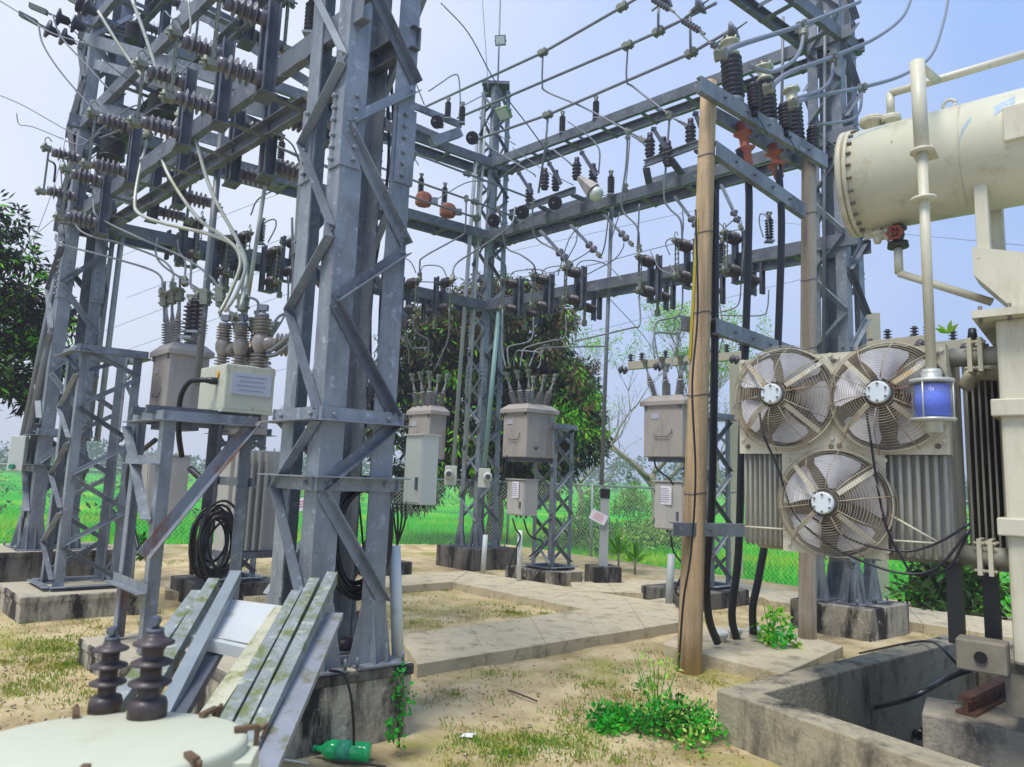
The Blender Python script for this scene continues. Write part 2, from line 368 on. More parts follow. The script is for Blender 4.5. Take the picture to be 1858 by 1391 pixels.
me = bpy.data.meshes.new('ground'); me.from_pydata(vs, [], fs); me.materials.append(DIRT)
me.polygons.foreach_set('use_smooth', [True]*len(fs)); me.update()
gr = bpy.data.objects.new('ground', me); COL.objects.link(gr); struct(gr)
b = MB(); R_ = 900; _l = (FL-FC).normalized(); _r = (FR-FC).normalized(); _a = FC+_l*800; _b = FC+_r*800
b.add([(_a.x, _a.y, -.35), (FC.x, FC.y, -.35), (R_, R_, -.35), (-R_, R_, -.35)], [(0, 1, 2, 3)])
b.add([(FC.x, FC.y, -.35), (_b.x, _b.y, -.35), (R_, R_, -.35)], [(0, 1, 2)])
struct(b.build('rice_field', FIELD))
# pit floor
b = MB(); b.poly([tuple(p)[:2] for p in PITP], -.6, -.5); struct(b.build('pit_floor', CONCK))
# walkways: outlines read off the ground, split into cast slabs with gaps
def gp(L, z=.1): return [G(x, y, z) for x, y in L]
def walkway(c1, c2, n, z0=-.05, z1=.1, jit=.002):
    """a strip between edge lines c1 and c2 (lists of two points) cut into n slabs"""
    out = []
    for i in range(n):
        t0, t1 = i/n+.0006, (i+1)/n-.0006
        q = [c1[0].lerp(c1[1], t0), c1[0].lerp(c1[1], t1), c2[0].lerp(c2[1], t1), c2[0].lerp(c2[1], t0)]
        out.append((q, z0, z1+random.uniform(-jit, jit)))
    return out
pb = MB(); pb2 = []
A1, A2 = gp([(757, 1205), (1245, 1127)]); B1, B2 = gp([(722, 1152), (1215, 1083)])
w1 = walkway((A1, A2), (B1, B2), 5)
C1, C2 = gp([(600, 1072), (822, 1055)]); D1, D2 = gp([(590, 1052), (850, 1035)])
w2 = walkway((C1, C2), (D1, D2), 3)
E1, E2 = gp([(822, 1055), (1085, 1109)]); F1, F2 = gp([(850, 1035), (1180, 1088)])
w3 = walkway((E1, E2), (F1, F2), 3, z1=.096)
H1, H2 = gp([(1040, 1072), (1420, 1085)]); I1, I2 = gp([(1035, 1056), (1330, 1049)])
w4 = walkway((H1, H2), (I1, I2), 5, z1=.104)
J1, J2 = gp([(1395, 1089), (1850, 1158)]); K1, K2 = gp([(1330, 1058), (1850, 1128)])
w5 = walkway((J1, J2), (K1, K2), 6)
M1, M2 = gp([(300, 1072), (560, 1090)]); N1, N2 = gp([(300, 1055), (560, 1068)])
w6 = walkway((M1, M2), (N1, N2), 3)
for q, z0, z1 in w1+w2+w3+w4+w5+w6: pb.poly([tuple(p)[:2] for p in q], z0, z1)
struct(pb.build('path', SLAB, origin=V(0, 0, 0), bevel=.003))
sl = MB(); pts = gp([(1203, 1168), (1421, 1222), (1530, 1172), (1420, 1140), (1310, 1137), (1240, 1143)])
sl.poly([tuple(p)[:2] for p in pts], -.05, .1); struct(sl.build('cable_slab', SLAB, bevel=.008))

# ================================================================== CONCRETE PLINTHS
AX = V(-.707, .707, 0).normalized(); BX = V(.794, .608, 0).normalized()    # the two directions of the yard steelwork
TW = {1: V(-1.085, 4.45, 0), 2: V(-5.6, 8.8, 0), 3: V(-.5, 12.55, 0), 4: V(3.85, 8.2, 0)}
def plinth(c, sa, sb, z, label, m=CONC, cap=.0, mt=None):
    r = thing('concrete_plinth', label, 'plinth', (c.x, c.y, 0))
    b = MB(); q = [c-AX*sa/2-BX*sb/2, c-AX*sa/2+BX*sb/2, c+AX*sa/2+BX*sb/2, c+AX*sa/2-BX*sb/2]
    b.poly([tuple(p)[:2] for p in q], -.3, z-.05 if cap else z)
    b.build('block', m, r, bevel=.012)
    if cap:
        b = MB(); g = cap; q = [c+(p-c)*(1+g) for p in q]
        b.poly([tuple(p)[:2] for p in q], z-.07, z-.004); b.build('capping', CONCK if z > .3 else CONC, r, bevel=.012)
        b = MB(); b.poly([tuple(c+(p-c)*.975)[:2] for p in q], z-.01, z); b.build('top_wash', mt or CONCT, r, bevel=.006)
    return r
plinth(TW[1]+V(-.19, .08, 0), 1.0, .96, .42, 'weathered concrete plinth with black run marks and a creeper under the big front lattice tower', cap=.02, mt=CONCT)
plinth(TW[2]+V(-.05, .1, 0), 1.0, 1.3, .5, 'tall stained concrete plinth at far left under the left lattice tower', cap=.02, m=CONCK)
plinth(TW[3], .95, .95, .35, 'black stained concrete plinth under the back centre lattice tower beside the big dark tree', m=CONCK)
plinth(TW[4]+V(.02, -.05, 0), .85, .9, .32, 'concrete plinth streaked black and white under the right lattice tower behind the fan radiators', m=CONC)

# ================================================================== LATTICE TOWERS
def tower(k, sb, st_, z0, z1, label, wl=.13, tl=.011, pitch=(.62, .5), wb=.06, mats=GALV, zb=None, horiz=(), nob=0):
    c = TW[k] if isinstance(k, int) else k
    r = thing('lattice_tower', label, 'lattice tower', (c.x, c.y, z0))
    def cor(i, j, z):
        t = (z-z0)/(z1-z0); s_ = sb+(st_-sb)*t; return V(c.x, c.y, z)+BX*(i*s_/2)+AX*(j*s_/2)
    C4 = [(-1, -1), (1, -1), (1, 1), (-1, 1)]
    for i, j in C4:
        b = MB(); b.ang(cor(i, j, z0+.01), cor(i, j, z1), BX*-i, AX*-j, wl, tl)
        b.build('leg', mats, r)
        f = MB(); ft = .22 if isinstance(k, int) else .03                       # flared stiffener shoe and base plate
        o = cor(i, j, z0)
        if isinstance(k, int):
            for ax_, sg in ((BX, -i), (AX, -j)):
                other = AX*-j if ax_ is BX else BX*-i
                p0 = o+V(0, 0, .012)-ax_*sg*.06-other*.012; 
                vs_ = [p0, p0+ax_*sg*(wl+.13), p0+ax_*sg*(wl+.06)+Z3*.36, p0+ax_*sg*.06+Z3*.36]
                f.add(vs_+[v_+other*.011 for v_ in vs_], [(0, 1, 2, 3), (7, 6, 5, 4), (0, 4, 5, 1), (1, 5, 6, 2), (2, 6, 7, 3), (3, 7, 4, 0)])
                q0 = o+V(0, 0, .012)+ax_*sg*(wl*.5); d_ = other*-1
                f.add([q0, q0+d_*.07, q0+Z3*.3+d_*.01, q0+Z3*.3, q0+ax_*sg*.01, q0+d_*.07+ax_*sg*.01, q0+Z3*.3+d_*.01+ax_*sg*.01, q0+Z3*.3+ax_*sg*.01],
                      [(0, 1, 2, 3), (7, 6, 5, 4), (0, 4, 5, 1), (1, 5, 6, 2), (2, 6, 7, 3), (3, 7, 4, 0)])
            f.obox(o+BX*-i*.05+AX*-j*.05+Z3*.006, BX*.15, AX*.15, Z3*.006)
            for e1, e2 in ((-.11, -.06), (.2, -.08)):
                f.cyl(o+BX*-i*e1+AX*-j*e2+Z3*.01, o+BX*-i*e1+AX*-j*e2+Z3*.07, .011, 6)
            f.build('base_shoe', mats, r)
        else:
            f.obox(o+BX*-i*.03+AX*-j*.03+Z3*.006, BX*.08, AX*.08, Z3*.006); f.build('base_plate', mats, r)
    faces = [((-1, -1), (1, -1), AX*-1), ((-1, -1), (-1, 1), BX*-1), ((1, -1), (1, 1), BX), ((-1, 1), (1, 1), AX)]
    for fi, (p, q, nrm) in enumerate(faces):
        z = (zb if zb else z0+.42); side = (fi+1) % 2; n = 0
        while z < z1-.1:
            h = pitch[n % 2]; zt = min(z+h, z1-.02)
            P, Q = (p, q) if (n+side) % 2 == 0 else (q, p)
            a_, b_ = cor(*P, z), cor(*Q, zt); d = (b_-a_).normalized(); inn = -nrm
            a_ = a_+(b_-a_)*.03-inn*.002; b_ = b_-(b_-a_)*.03-inn*.002
            bm = MB(); y = d.cross(inn).normalized()
            off = nrm*.003
            bm.ang(a_+off-y*wb/2, b_+off-y*wb/2, y, nrm if fi % 2 == 0 else nrm, wb, .007)
            for e_ in (a_+d*.03, b_-d*.03): bm.cyl(e_+nrm*.0, e_+nrm*.022, .011, 6)
            bm.build('brace', random.choice((mats, mats, GALVD, GALVL, GALVB)), r); z = zt; n += 1
        for hz_ in horiz:
            a_, b_ = cor(*p, hz_), cor(*q, hz_); d = (b_-a_).normalized()
            bm = MB(); a_, b_ = a_-d*.05, b_+d*.05; o_ = nrm*(.016+.012*(fi % 2))
            bm.ang(a_+o_, b_+o_, Z3*-1 if hz_ != horiz[-1] else Z3, nrm, .085, .007)
            for e_ in (a_+d*.11, b_-d*.11): bm.cyl(e_+o_-Z3*(.042 if hz_ != horiz[-1] else -.042), e_+o_+nrm*.03-Z3*(.042 if hz_ != horiz[-1] else -.042), .014, 6)
            bm.build('horizontal_tie', mats, r)
    # bolted splice plates
    for zs in ((nob,) if nob else ()):
        for i, j in C4:
            sp = MB(); o1, o2 = cor(i, j, zs), cor(i, j, zs+.52)
            sp.ang(o1+BX*i*.012+AX*j*.012, o2+BX*i*.012+AX*j*.012, BX*-i, AX*-j, wl*.94, .012)
            for e_ in range(6):
                zz = .05+e_*.08+(.02 if e_ > 2 else 0)
                w_ = o1.lerp(o2, zz/.52)
                sp.cyl(w_+BX*-i*wl*.5+AX*j*.012, w_+BX*-i*wl*.5+AX*j*.042, .014, 6)
                sp.cyl(w_+AX*-j*wl*.5+BX*i*.012, w_+AX*-j*wl*.5+BX*i*.042, .014, 6)
            sp.build('splice_plate', mats, r)
    return r, cor
t1, cor1 = tower(1, .475, .50, .42, 6.6, 'massive grey lattice tower filling the front centre, with bolted splice plates near the top', wl=.145, pitch=(.70, .42), zb=.75, horiz=(1.52, 1.84), nob=3.42)
t2, cor2 = tower(2, .50, .42, .5, 8.9, 'lattice tower at the far left with two thick conduits running up its side', wl=.14, pitch=(.6, .5), horiz=(1.5, 1.85), nob=3.55)
t3, cor3 = tower(3, .46, .36, .35, 8.8, 'back centre lattice tower carrying two meter boxes in front of the dark tree', wl=.1, pitch=(.42, .42), wb=.045, nob=3.0)
t4, cor4 = tower(4, .46, .38, .32, 8.2, 'right lattice tower rising behind the fan radiators and conservator tank', wl=.12, pitch=(.5, .45), nob=2.7)

# ================================================================== GANTRY BEAMS (pairs of channels with battens)
LV = {1: 4.45, 2: 5.75, 3: 7.05}
SN = {(1, 2): 'front-left', (2, 3): 'back-left', (3, 4): 'back-right', (4, 1): 'front-right'}
LN = {1: 'lowest', 2: 'middle', 3: 'highest'}
SLOPE = {1: (.0, .12, .12, 0), 2: (0, .1, .12, 0), 3: (0, .2, .2, 0)}
def lvz(k, l): return LV[l]+SLOPE[l][k-1]
def beam(i, j, l, gap=.46, d=.16):
    a_, b_ = TW[i].copy(), TW[j].copy(); a_.z, b_.z = lvz(i, l), lvz(j, l)
    u = (b_-a_).normalized(); n = V(u.y, -u.x, 0).normalized()
    r = thing('gantry_beam', f'{LN[l]} double channel beam on the {SN[(i, j)]} side of the gantry square', 'gantry beam', ((a_.x+b_.x)/2, (a_.y+b_.y)/2, (a_.z+b_.z)/2-d/2))
    L = (b_-a_).length; a2, b2 = a_-u*.32, b_+u*.32
    for s_ in (-1, 1):
        bm = MB(); bm.chan(a2+n*s_*gap/2, b2+n*s_*gap/2, n*s_*-1, Z3, d, .065); bm.build('channel', GALVB, r)
    k = int(L/.62)
    for q in range(1, k):
        p = a2.lerp(b2, q/k); bm = MB()
        bm.obox(p-Z3*(d/2+.004), n*gap/2, u*.035, Z3*.004)
        if l > 1: bm.obox(p+Z3*(d/2-.03)+u*.1, n*(gap/2-.012), u*.004, Z3*.025)
        for s_ in (-1, 1): bm.cyl(p+n*s_*(gap/2-.03)-Z3*(d/2+.03), p+n*s_*(gap/2-.03)-Z3*(d/2), .012, 6)
        bm.build('batten', GALVB, r)
    return r
for l in (1, 2, 3):
    for ij in ((1, 2), (2, 3), (3, 4)): beam(*ij, l)
beam(4, 1, 3)
def bpl(i, j): return (TW[i], (TW[j]-TW[i]).normalized())
PA, PB, PC, PD_ = bpl(1, 2), bpl(2, 3), bpl(3, 4), bpl(4, 1)
# ================================================================== SWITCHGEAR ON THE GANTRY
def zrot(d): return math.atan2(d.y, d.x)
def proto(name, cat): return thing(name, 'x', cat, (0, 0, 0))
def make_knife(h=.64, li=.25, rs=.085, lower=False, m=PORCG):
    """vertical channel post with two sideways insulators joined by a hinged knife blade; insulators along +X"""
    r = proto('knife_switch', 'knife switch')
    b = MB()
    for s_ in (-1, 1): b.chan(V(0, s_*.05, -h/2), V(0, s_*.05, h/2), V(0, s_, 0)*-1 if False else V(0, s_, 0), V(1, 0, 0), .09, .05, .008)
    b.box((0, 0, -h/2-.006), (.13, .2, .012)); b.build('mounting_channel', GALVD, r)
    for z in (-h*.33, h*.33):
        b = MB(); b.ins((.04+li*.2, 0, z), (.04+li*.82, 0, z), rs*.55, rs, 4, 18, cap=False); b.lathe((.03, 0, z), (1, 0, 0), [(rs*.6, 0), (rs*.66, .01), (rs*.62, li*.22), (rs*.5, li*.24)], 14); b.lathe((.04+li*.8, 0, z), (1, 0, 0), [(rs*.5, 0), (rs*.6, .008), (rs*.6, li*.2)], 14); b.build('insulator', m, r)
    x = .04+li+.03
    b = MB()
    for y in (-.025, .025): b.box((x, y, 0), (.02, .006, h*.72))
    for k in range(7): b.cyl((x, -.04, -h*.3+k*h*.1), (x, .04, -h*.3+k*h*.1), .008, 6)
    b.build('knife_blade', BRONZE, r)
    for z in (-h*.37, h*.37):
        b = MB(); b.box((x+.01, 0, z), (.07, .09, .05)); b.cyl((x+.05, 0, z-.05), (x+.05, 0, z+.05), .018, 8)
        for k in (-1, 1): b.cyl((x+.045, k*.03, z), (x+.085, k*.03, z), .011, 6)
        b.build('terminal', BRONZE, r)
    b = MB(); b.tube([(x+.02, 0, h*.42), (x+.05, 0, h*.50), (x+.02, 0, h*.56), (x-.02, 0, h*.5)], .006, 6); b.build('pull_ring', BRONZE, r)
    return r
def make_under(h=.42, li=.2):
    """short switch bracket hanging under a beam, one insulator and a drop contact"""
    r = proto('hanging_switch', 'switch')
    b = MB()
    for s_ in (-1, 1): b.chan(V(0, s_*.045, -h), V(0, s_*.045, 0), V(0, s_, 0), V(1, 0, 0), .08, .04, .007)
    b.build('mounting_channel', GALVD, r)
    b = MB(); b.ins((.04, 0, -h*.6), (.04+li, 0, -h*.6), .034, .075, 5, 12); b.build('insulator', PORC, r)
    x = .06+li; b = MB()
    b.box((x, 0, -h*.6), (.03, .035, .5)); b.box((x, 0, -h*.6-.26), (.06, .06, .09)); b.box((x, 0, -h*.6+.24), (.07, .05, .05)); b.build('contact_arm', BRONZE, r)
    return r
def make_post(L=.3, n=7, rc=.028, rs=.055, m=POLY):
    r = proto('post_insulator', 'insulator')
    b = MB(); b.ins((0, 0, 0), (0, 0, L), rc, rs, n, 14); b.build('ribbed_body', m, r)
    b = MB(); b.cyl((0, 0, L), (0, 0, L+.05), rc*.9, 8); b.box((0, 0, L+.06), (.07, .04, .03)); b.build('cap', BRONZE, r)
    b = MB(); b.box((0, 0, -.012), (rs*1.9, rs*1.9, .022)); b.build('foot_plate', GALV, r)
    return r
def make_strain():
    """two bell discs on a straight rod; along +X from the fixing point"""
    r = proto('strain_insulator', 'insulator')
    b = MB(); b.bar((0, 0, 0), (.48, 0, 0), .028, .028); b.bar((0, .02, 0), (.45, .02, 0), .016, .02); b.build('tie_rod', GALV, r)
    for x in (.5, .62):
        b = MB(); b.lathe((x, 0, 0), (1, 0, 0), [(.015, 0), (.02, .01), (.045, .035), (.052, .055), (.032, .075), (.025, .1), (.015, .11)], 14); b.build('bell_disc', PORCG, r)
    b = MB(); b.bar((.73, 0, 0), (.9, 0, 0), .014, .014); b.box((.82, 0, 0), (.08, .035, .05)); b.build('clevis', BRONZE, r)
    return r
def make_disc():
    """cup-shaped disc insulator seen end on with concentric ribs; axis +X"""
    r = proto('disc_insulator', 'insulator')
    b = MB(); b.lathe((0, 0, 0), (1, 0, 0), [(.03, -.1), (.045, -.06), (.1, -.03), (.112, 0), (.106, .03), (.094, -.005), (.085, .035), (.074, 0), (.062, .04), (.052, 0), (.04, .045), (.032, 0), (.02, .04), (.018, .08)], 22); b.build('ribbed_disc', POLY, r)
    b = MB(); b.bar((-.28, 0, 0), (-.08, 0, 0), .05, .04); b.bar((.05, 0, 0), (.16, 0, 0), .03, .03); b.box((-.18, 0, -.03), (.09, .07, .08)); b.build('clevis', BRONZE, r)
    return r
def make_bell():
    r = proto('bell_insulator', 'insulator')
    b = MB(); b.lathe((0, 0, 0), (1, 0, 0), [(.025, -.09), (.04, -.08), (.045, -.02), (.115, .03), (.13, .06), (.09, .07), (.06, .06), (.03, .085)], 20); b.build('bell_disc', PORCG, r)
    b = MB(); b.tube([(-.2, 0, 0), (-.08, 0, 0)], .014, 6, 0); b.build('clevis', BRONZE, r)
    b = MB(); b.tube([(.07, 0, 0), (.22, 0, 0)], .011, 6, 0); b.build('ball_link', BRONZE, r)
    return r

first = {}
def put(kind, maker, loc, d, label, group, tilt=None, **kw):
    """the first use moves the prototype itself, later uses copy it"""
    rot = (0, 0, zrot(d)) if tilt is None else Vector(d).to_track_quat('X', 'Z').to_euler()
    if kind not in first:
        first[kind] = maker(**kw); o = place(first[kind], loc, rot); tag(o, label, o['category'], group); return o
    return dup(first[kind], loc, rot, label, group)
ORD = ['nearest', 'second nearest', 'third nearest', 'fourth nearest', 'fifth nearest', 'sixth nearest', 'seventh nearest']
INW = {'A': BX, 'B': AX*-1, 'C': BX*-1}          # towards the middle of the yard
# front-left beam: outer row (insulators point out, to the left) and inner row (to the right)
for k, (px, py) in enumerate([(487, 92), (405, 152), (338, 198), (243, 274)]):
    put('knife_near', make_knife, PL(px, py, PA, .26), BX*-1, f'big knife switch outside the lowest front-left beam, {ORD[k]} to the front tower', 'knife switches on the front-left beam', h=.72, li=.3, rs=.088)
for k, (px, py) in enumerate([(590, 160), (490, 232), (428, 250), (330, 300), (283, 330)]):
    put('knife_near', make_knife, PL(px, py, PA, -.27)-Z3*.1, BX, f'knife switch hanging inside the lowest front-left beam, {ORD[k]} the front tower', 'knife switches on the front-left beam')
for k, (px, py) in enumerate([(150, 325), (190, 368)]):
    put('knife_near', make_knife, PL(px, py, PA, .25), (BX*-1), f'knife switch bolted beside the far left tower, {("upper", "lower")[k]} one', 'knife switches on the front-left beam')
# back-left beam
Bx = [(345, 440), (397, 470), (431, 462), (486, 488), (520, 470), (735, 540), (797, 538)]
for k, (px, py) in enumerate(Bx):
    put('knife_far', make_knife, PL(px, py, PB, .26), INW['B'], f'knife switch on the lowest back-left beam, {k+1} of {len(Bx)} from the left', 'knife switches on the two back beams', h=.66, li=.24, rs=.085, m=PORC)
for k, (px, py) in enumerate([(316, 452), (403, 500), (440, 492), (497, 512), (700, 560), (775, 575)]):
    put('under', make_under, PL(px, py-32, PB, -.2), INW['B'], f'drop switch hanging under the lowest back-left beam, {k+1} of 6 from the left', 'hanging switches under the back beams')
Cx = [(940, 540), (995, 534), (1053, 522), (1188, 505), (1255, 478), (1343, 466)]
for k, (px, py) in enumerate(Cx):
    put('knife_far', make_knife, PL(px, py, PC, .26), INW['C'], f'knife switch on the lowest back-right beam, {k+1} of {len(Cx)} from the left', 'knife switches on the two back beams')
for k, (px, py) in enumerate([(975, 572), (1083, 560), (1215, 537), (1304, 525), (1375, 505)]):
    put('under', make_under, PL(px, py-26, PC, -.2), INW['C'], f'drop switch hanging under the lowest back-right beam, {k+1} of 5 from the left', 'hanging switches under the back beams')
# strain insulators hanging from the middle back-right beam
CDIR = PC[1]
for k, (p, q) in enumerate([((980, 418), (1040, 485)), ((1035, 408), (1092, 468)), ((1096, 390), (1150, 447)), ((1224, 356), (1275, 425)), ((1308, 335), (1348, 420))]):
    a_ = PL(*p, PC, .2); b_ = PL(*q, PC, .4)
    o = put('strain', make_strain, a_, b_-a_, f'two-bell strain insulator slanting under the middle back-right beam, {k+1} of 5 from the left', 'strain insulators under the middle back-right beam', tilt=1)
    s_ = (b_-a_).length/.9; o.scale = (s_, s_, s_)
# ribbed discs facing the viewer round the back centre tower
for k, (px, py, pl, of, wh) in enumerate([(732, 197, PB, .6, 'left of the front tower edge under the highest beam'), (793, 221, PB, .6, 'on the highest back-left beam beside a grey hood'), (857, 250, PB, .9, 'just left of the back centre tower near the top'),
        (896, 400, PC, .8, 'right beside the back centre tower at the middle beams'), (948, 385, PC, .8, 'under the left end of the tilted switch frame'), (1007, 368, PC, .8, 'under the middle of the tilted switch frame')]):
    put('disc', make_disc, PL(px, py, pl, of), V(-.25, -1, -.35), f'dark ribbed disc insulator {wh}', 'dark ribbed disc insulators', tilt=1)
# grey bell insulators holding the three busbars at the top
for k, (px, py, wh) in enumerate([(1205, 2, 'cut by the top edge of the picture'), (1266, 14, 'near the top edge above the three busbars'), (1326, 60, 'right of the three busbars above the dark cable ends')]):
    put('bell', make_bell, PL(px, py, PC, .9), V(.75, -.6, .35), f'grey bell insulator {wh}', 'grey bell insulators at the busbar ends', tilt=1)
for k, (px, py, wh) in enumerate([(1195, 6, 'at the top edge'), (1250, 45, 'under the middle busbar'), (1303, 88, 'beside the big dark cable end')]):
    r = thing('spring_insulator', f'small pale ribbed insulator {wh}', 'insulator', PL(px, py, PC, 1.0), 'pale ribbed insulators on the busbar ends')
    a_ = PL(px-14, py-10, PC, 1.0); b_ = PL(px+22, py+12, PC, 1.0)
    b = MB(); b.ins(a_, b_, .016, .045, 6, 12); b.build('ribbed_body', PORCG, r)
    b = MB(); b.bar(b_, b_+(b_-a_).normalized()*.08, .03, .03); b.build('end_fitting', BRONZE, r); b = MB(); b.bar(a_, a_-(b_-a_).normalized()*.2+Z3*.05, .02, .02); b.build('clevis', BRONZE, r)
# switch frames lying on the middle back-right beam
def swframe(pts, label, posts, arms):
    L_ = [PL(*p, PC, o) for p, o in pts]
    r = thing('switch_frame', label, 'switch frame', L_[0]-Z3*.05)
    for i in (0, 2):
        b = MB(); d = (L_[i+1]-L_[i]).normalized(); b.chan(L_[i], L_[i+1], V(d.y, -d.x, 0).normalized()*(-1 if i else 1), Z3, .1, .05, .007); b.build('channel', GALV, r)
    for t in (.03, .5, .97):
        b = MB(); b.bar(L_[0].lerp(L_[1], t)-Z3*.07, L_[2].lerp(L_[3], t)-Z3*.07, .1, .03); b.build('cross_member', GALVD, r)
    for px, py, o_ in posts:
        p = PL(px, py, PC, o_); b = MB(); b.ins(p, p+Z3*.27, .045, .075, 4, 14); b.cyl(p+Z3*.27, p+Z3*.35, .04, 10); b.build('insulator', POLY, r)
    for (a_, c_) in arms:
        p, q = PL(*a_, PC, .35), PL(*c_, PC, .35); b = MB(); b.bar(p, q, .035, .05); b.box(q, (.07, .07, .04)); b.build('switch_arm', GALVD, r)
swframe([((925, 388), .55), ((1045, 345), .55), ((935, 400), -.1), ((1075, 358), -.1)], 'dark switch frame with three tilted arms on the middle back-right beam',
        [(988, 343, .55), (1046, 325, .55), (1008, 345, .1), (1076, 335, .1), (960, 368, .1)], [((965, 350), (942, 314)), ((1018, 333), (997, 297)), ((1082, 318), (1056, 277))])
swframe([((1170, 298), .55), ((1268, 262), .55), ((1175, 330), -.1), ((1310, 290), -.1)], 'dark switch frame with tilted arms behind the tan pole on the middle back-right beam',
        [(1179, 284, .55), (1253, 260, .55), (1204, 290, .1), (1212, 300, .55)], [((1210, 272), (1186, 234)), ((1273, 235), (1262, 206))])
def boxframe(label, pts, pl, hood):
    r = thing('switch_frame', label, 'switch frame', PL(*pts[0], pl, .5))
    for i in range(0, len(pts), 2):
        p, q = PL(*pts[i], pl, .5-.2*i/2), PL(*pts[i+1], pl, .5-.2*i/2); d = (q-p).normalized()
        b = MB(); b.chan(p, q, V(d.y, -d.x, 0).normalized()*-1, Z3, .11, .05, .008); b.build('channel', GALV, r)
    p, q = PL(*hood[0], pl, .55), PL(*hood[1], pl, .55); b = MB(); b.bar(p, q, .12, .16, Z3); b.build('hood', GALV, r)
    return r
boxframe('small switch frame with a grey hood on the highest back-left beam', [(716, 176), (838, 226), (700, 205), (800, 248), (722, 232), (790, 262)], PB, ((782, 258), (834, 240)))
for k, (px, py) in enumerate([(812, 214), (838, 214), (744, 176), (986, 256), (934, 300), (1168, 280), (1290, 262)]):
    pass
# post insulators standing on beams
for k, (px, py, pl, o_, wh) in enumerate([(812, 214, PB, .6, 'on the hooded switch frame left of the centre tower'), (838, 222, PB, .6, 'at the end of the hooded switch frame beside the centre tower'), (745, 188, PB, .6, 'on the hooded frame close to the front tower'), (1020, 240, PC, .2, 'on the highest back-right beam, left one'), (1081, 214, PC, .2, 'on the highest back-right beam, right one'), (1108, 352, PC, .3, 'on the middle back-right beam with a cable rising from it'),
        (509, 290, PB, .2, 'on the middle back-left beam left of the front tower'), (1396, 436, PC, .2, 'on the lowest back-right beam near the right tower'), (1310, 480, PC, .2, 'on the lowest beam behind the tan pole'),
        (473, 440, PB, .1, 'on the lowest back-left beam with a wire loop'), (763, 352, PB, .0, 'dark spiky one above the left orange tank'), (806, 368, PB, .0, 'dark spiky one above the right orange tank')]):
    put('post', make_post, PL(px, py, pl, o_), V(1, 0, 0), f'ribbed post insulator {wh}', 'ribbed post insulators on the beams')
for k, (px, py, wh) in enumerate([(768, 372, 'left'), (812, 392, 'right')]):
    r = thing('orange_tank', f'small orange oil tank on the middle back-left beam, {wh} one of two', 'instrument transformer', PL(px, py, PB, .1), 'orange oil tanks on the middle back-left beam')
    p = PL(px, py, PB, .1); b = MB(); b.lathe(p, Z3, [(.13, 0), (.145, .03), (.145, .15), (.12, .2), (.06, .23)], 8, False); b.build('tank', ORTANK, r)
    b = MB(); b.box(p+V(.2, -.06, .06), (.1, .08, .1)); b.build('terminal_box', GALV, r)
# big dark reels (current transformers) in the left cluster
for k, (px, py, r_, wh) in enumerate([(297, 196, .17, 'upper, between the front-left switches'), (232, 232, .15, 'middle, behind a grey channel'), (205, 272, .14, 'lower, beside the left tower'), (152, 42, .1, 'small, at the top of the left tower'), (241, 60, .09, 'small, under the top left beam')]):
    p = PL(px, py, PA, -.05 if k else -.2); r = thing('ribbed_coil', f'dark brown ribbed coil insulator, {wh}', 'insulator', p-Z3*.1, 'dark ribbed coils in the left cluster')
    b = MB(); b.ins(p-Z3*.11, p+Z3*.11, r_*.82, r_, 6, 24); b.build('ribbed_body', PORC, r)
    b = MB(); b.lathe(p+Z3*.11, Z3, [(r_*.9, 0), (r_*.7, .03), (r_*.2, .035)], 20); b.build('cap', GALVD, r)
# grey steel hoods and gusset plates in the top-left corner
for k, (q, wh) in enumerate([([(262, 18), (340, 2), (382, 40), (300, 30)], 'top')]):
    pass
def lean(a_, b_, pl, o1, o2, w, h, label, name='steel_brace', m=GALV, cat='steel brace'):
    b = MB(); b.bar(PL(*a_, pl, o1), PL(*b_, pl, o2), w, h, Z3); return tag(b.build(name, m), label, cat)
for a_, b_, o1, o2, lb in [((155, 70), (480, 165), .5, -.2, 'long grey channel crossing the left tower top down to the right'), ((150, 110), (600, 235), .2, -.6, 'long channel crossing under the switches toward the back'),
        ((330, 10), (580, 120), -.2, -.9, 'channel between the top-left coils and the front tower'), ((165, 190), (420, 262), .3, -.6, 'channel under the second row of switches'), ((350, 265), (187, 385), -.5, -.4, 'pale flat steel brace low in the left cluster')]:
    lean(a_, b_, PA, o1, o2, .05, .13, lb)
# ================================================================== BUSBARS, JUMPERS AND WIRES
def clamp(p, d, parent, sz=.05):
    b = MB(); d = d.normalized(); x, y = perp(d)
    b.obox(p, d*sz*1.1, x*sz*.62, y*sz*.5)
    for i in (-1, 1):
        for j in (-1, 1): b.cyl(p+d*i*sz*.6+x*j*sz*.45-y*sz*.75, p+d*i*sz*.6+x*j*sz*.45+y*sz*.75, sz*.2, 6)
    b.build('clamp', BRONZE, parent)
def wire(pts, label, r=.008, m=ALU, cat='cable', name='cable', clamps=(), cs=.05, sub=6, n=8, group=None):
    """pts are world points; one conductor = one thing"""
    pts = [Vector(p) for p in pts]; b = MB(); b.tube(pts, r, n, sub)
    o = b.build(name, m); tag(o, label, cat, group)
    for i in clamps:
        d = pts[min(i+1, len(pts)-1)]-pts[max(i-1, 0)] if 0 < i < len(pts)-1 else (pts[1]-pts[0] if i == 0 else pts[i]-pts[i-1])
        clamp(pts[i], d, o, cs)
    return o
def wp(L, pl, off=0, off2=None):
    n = len(L); return [PL(x, y, pl, off if off2 is None else off+(off2-off)*i/(n-1)) for i, (x, y) in enumerate(L)]
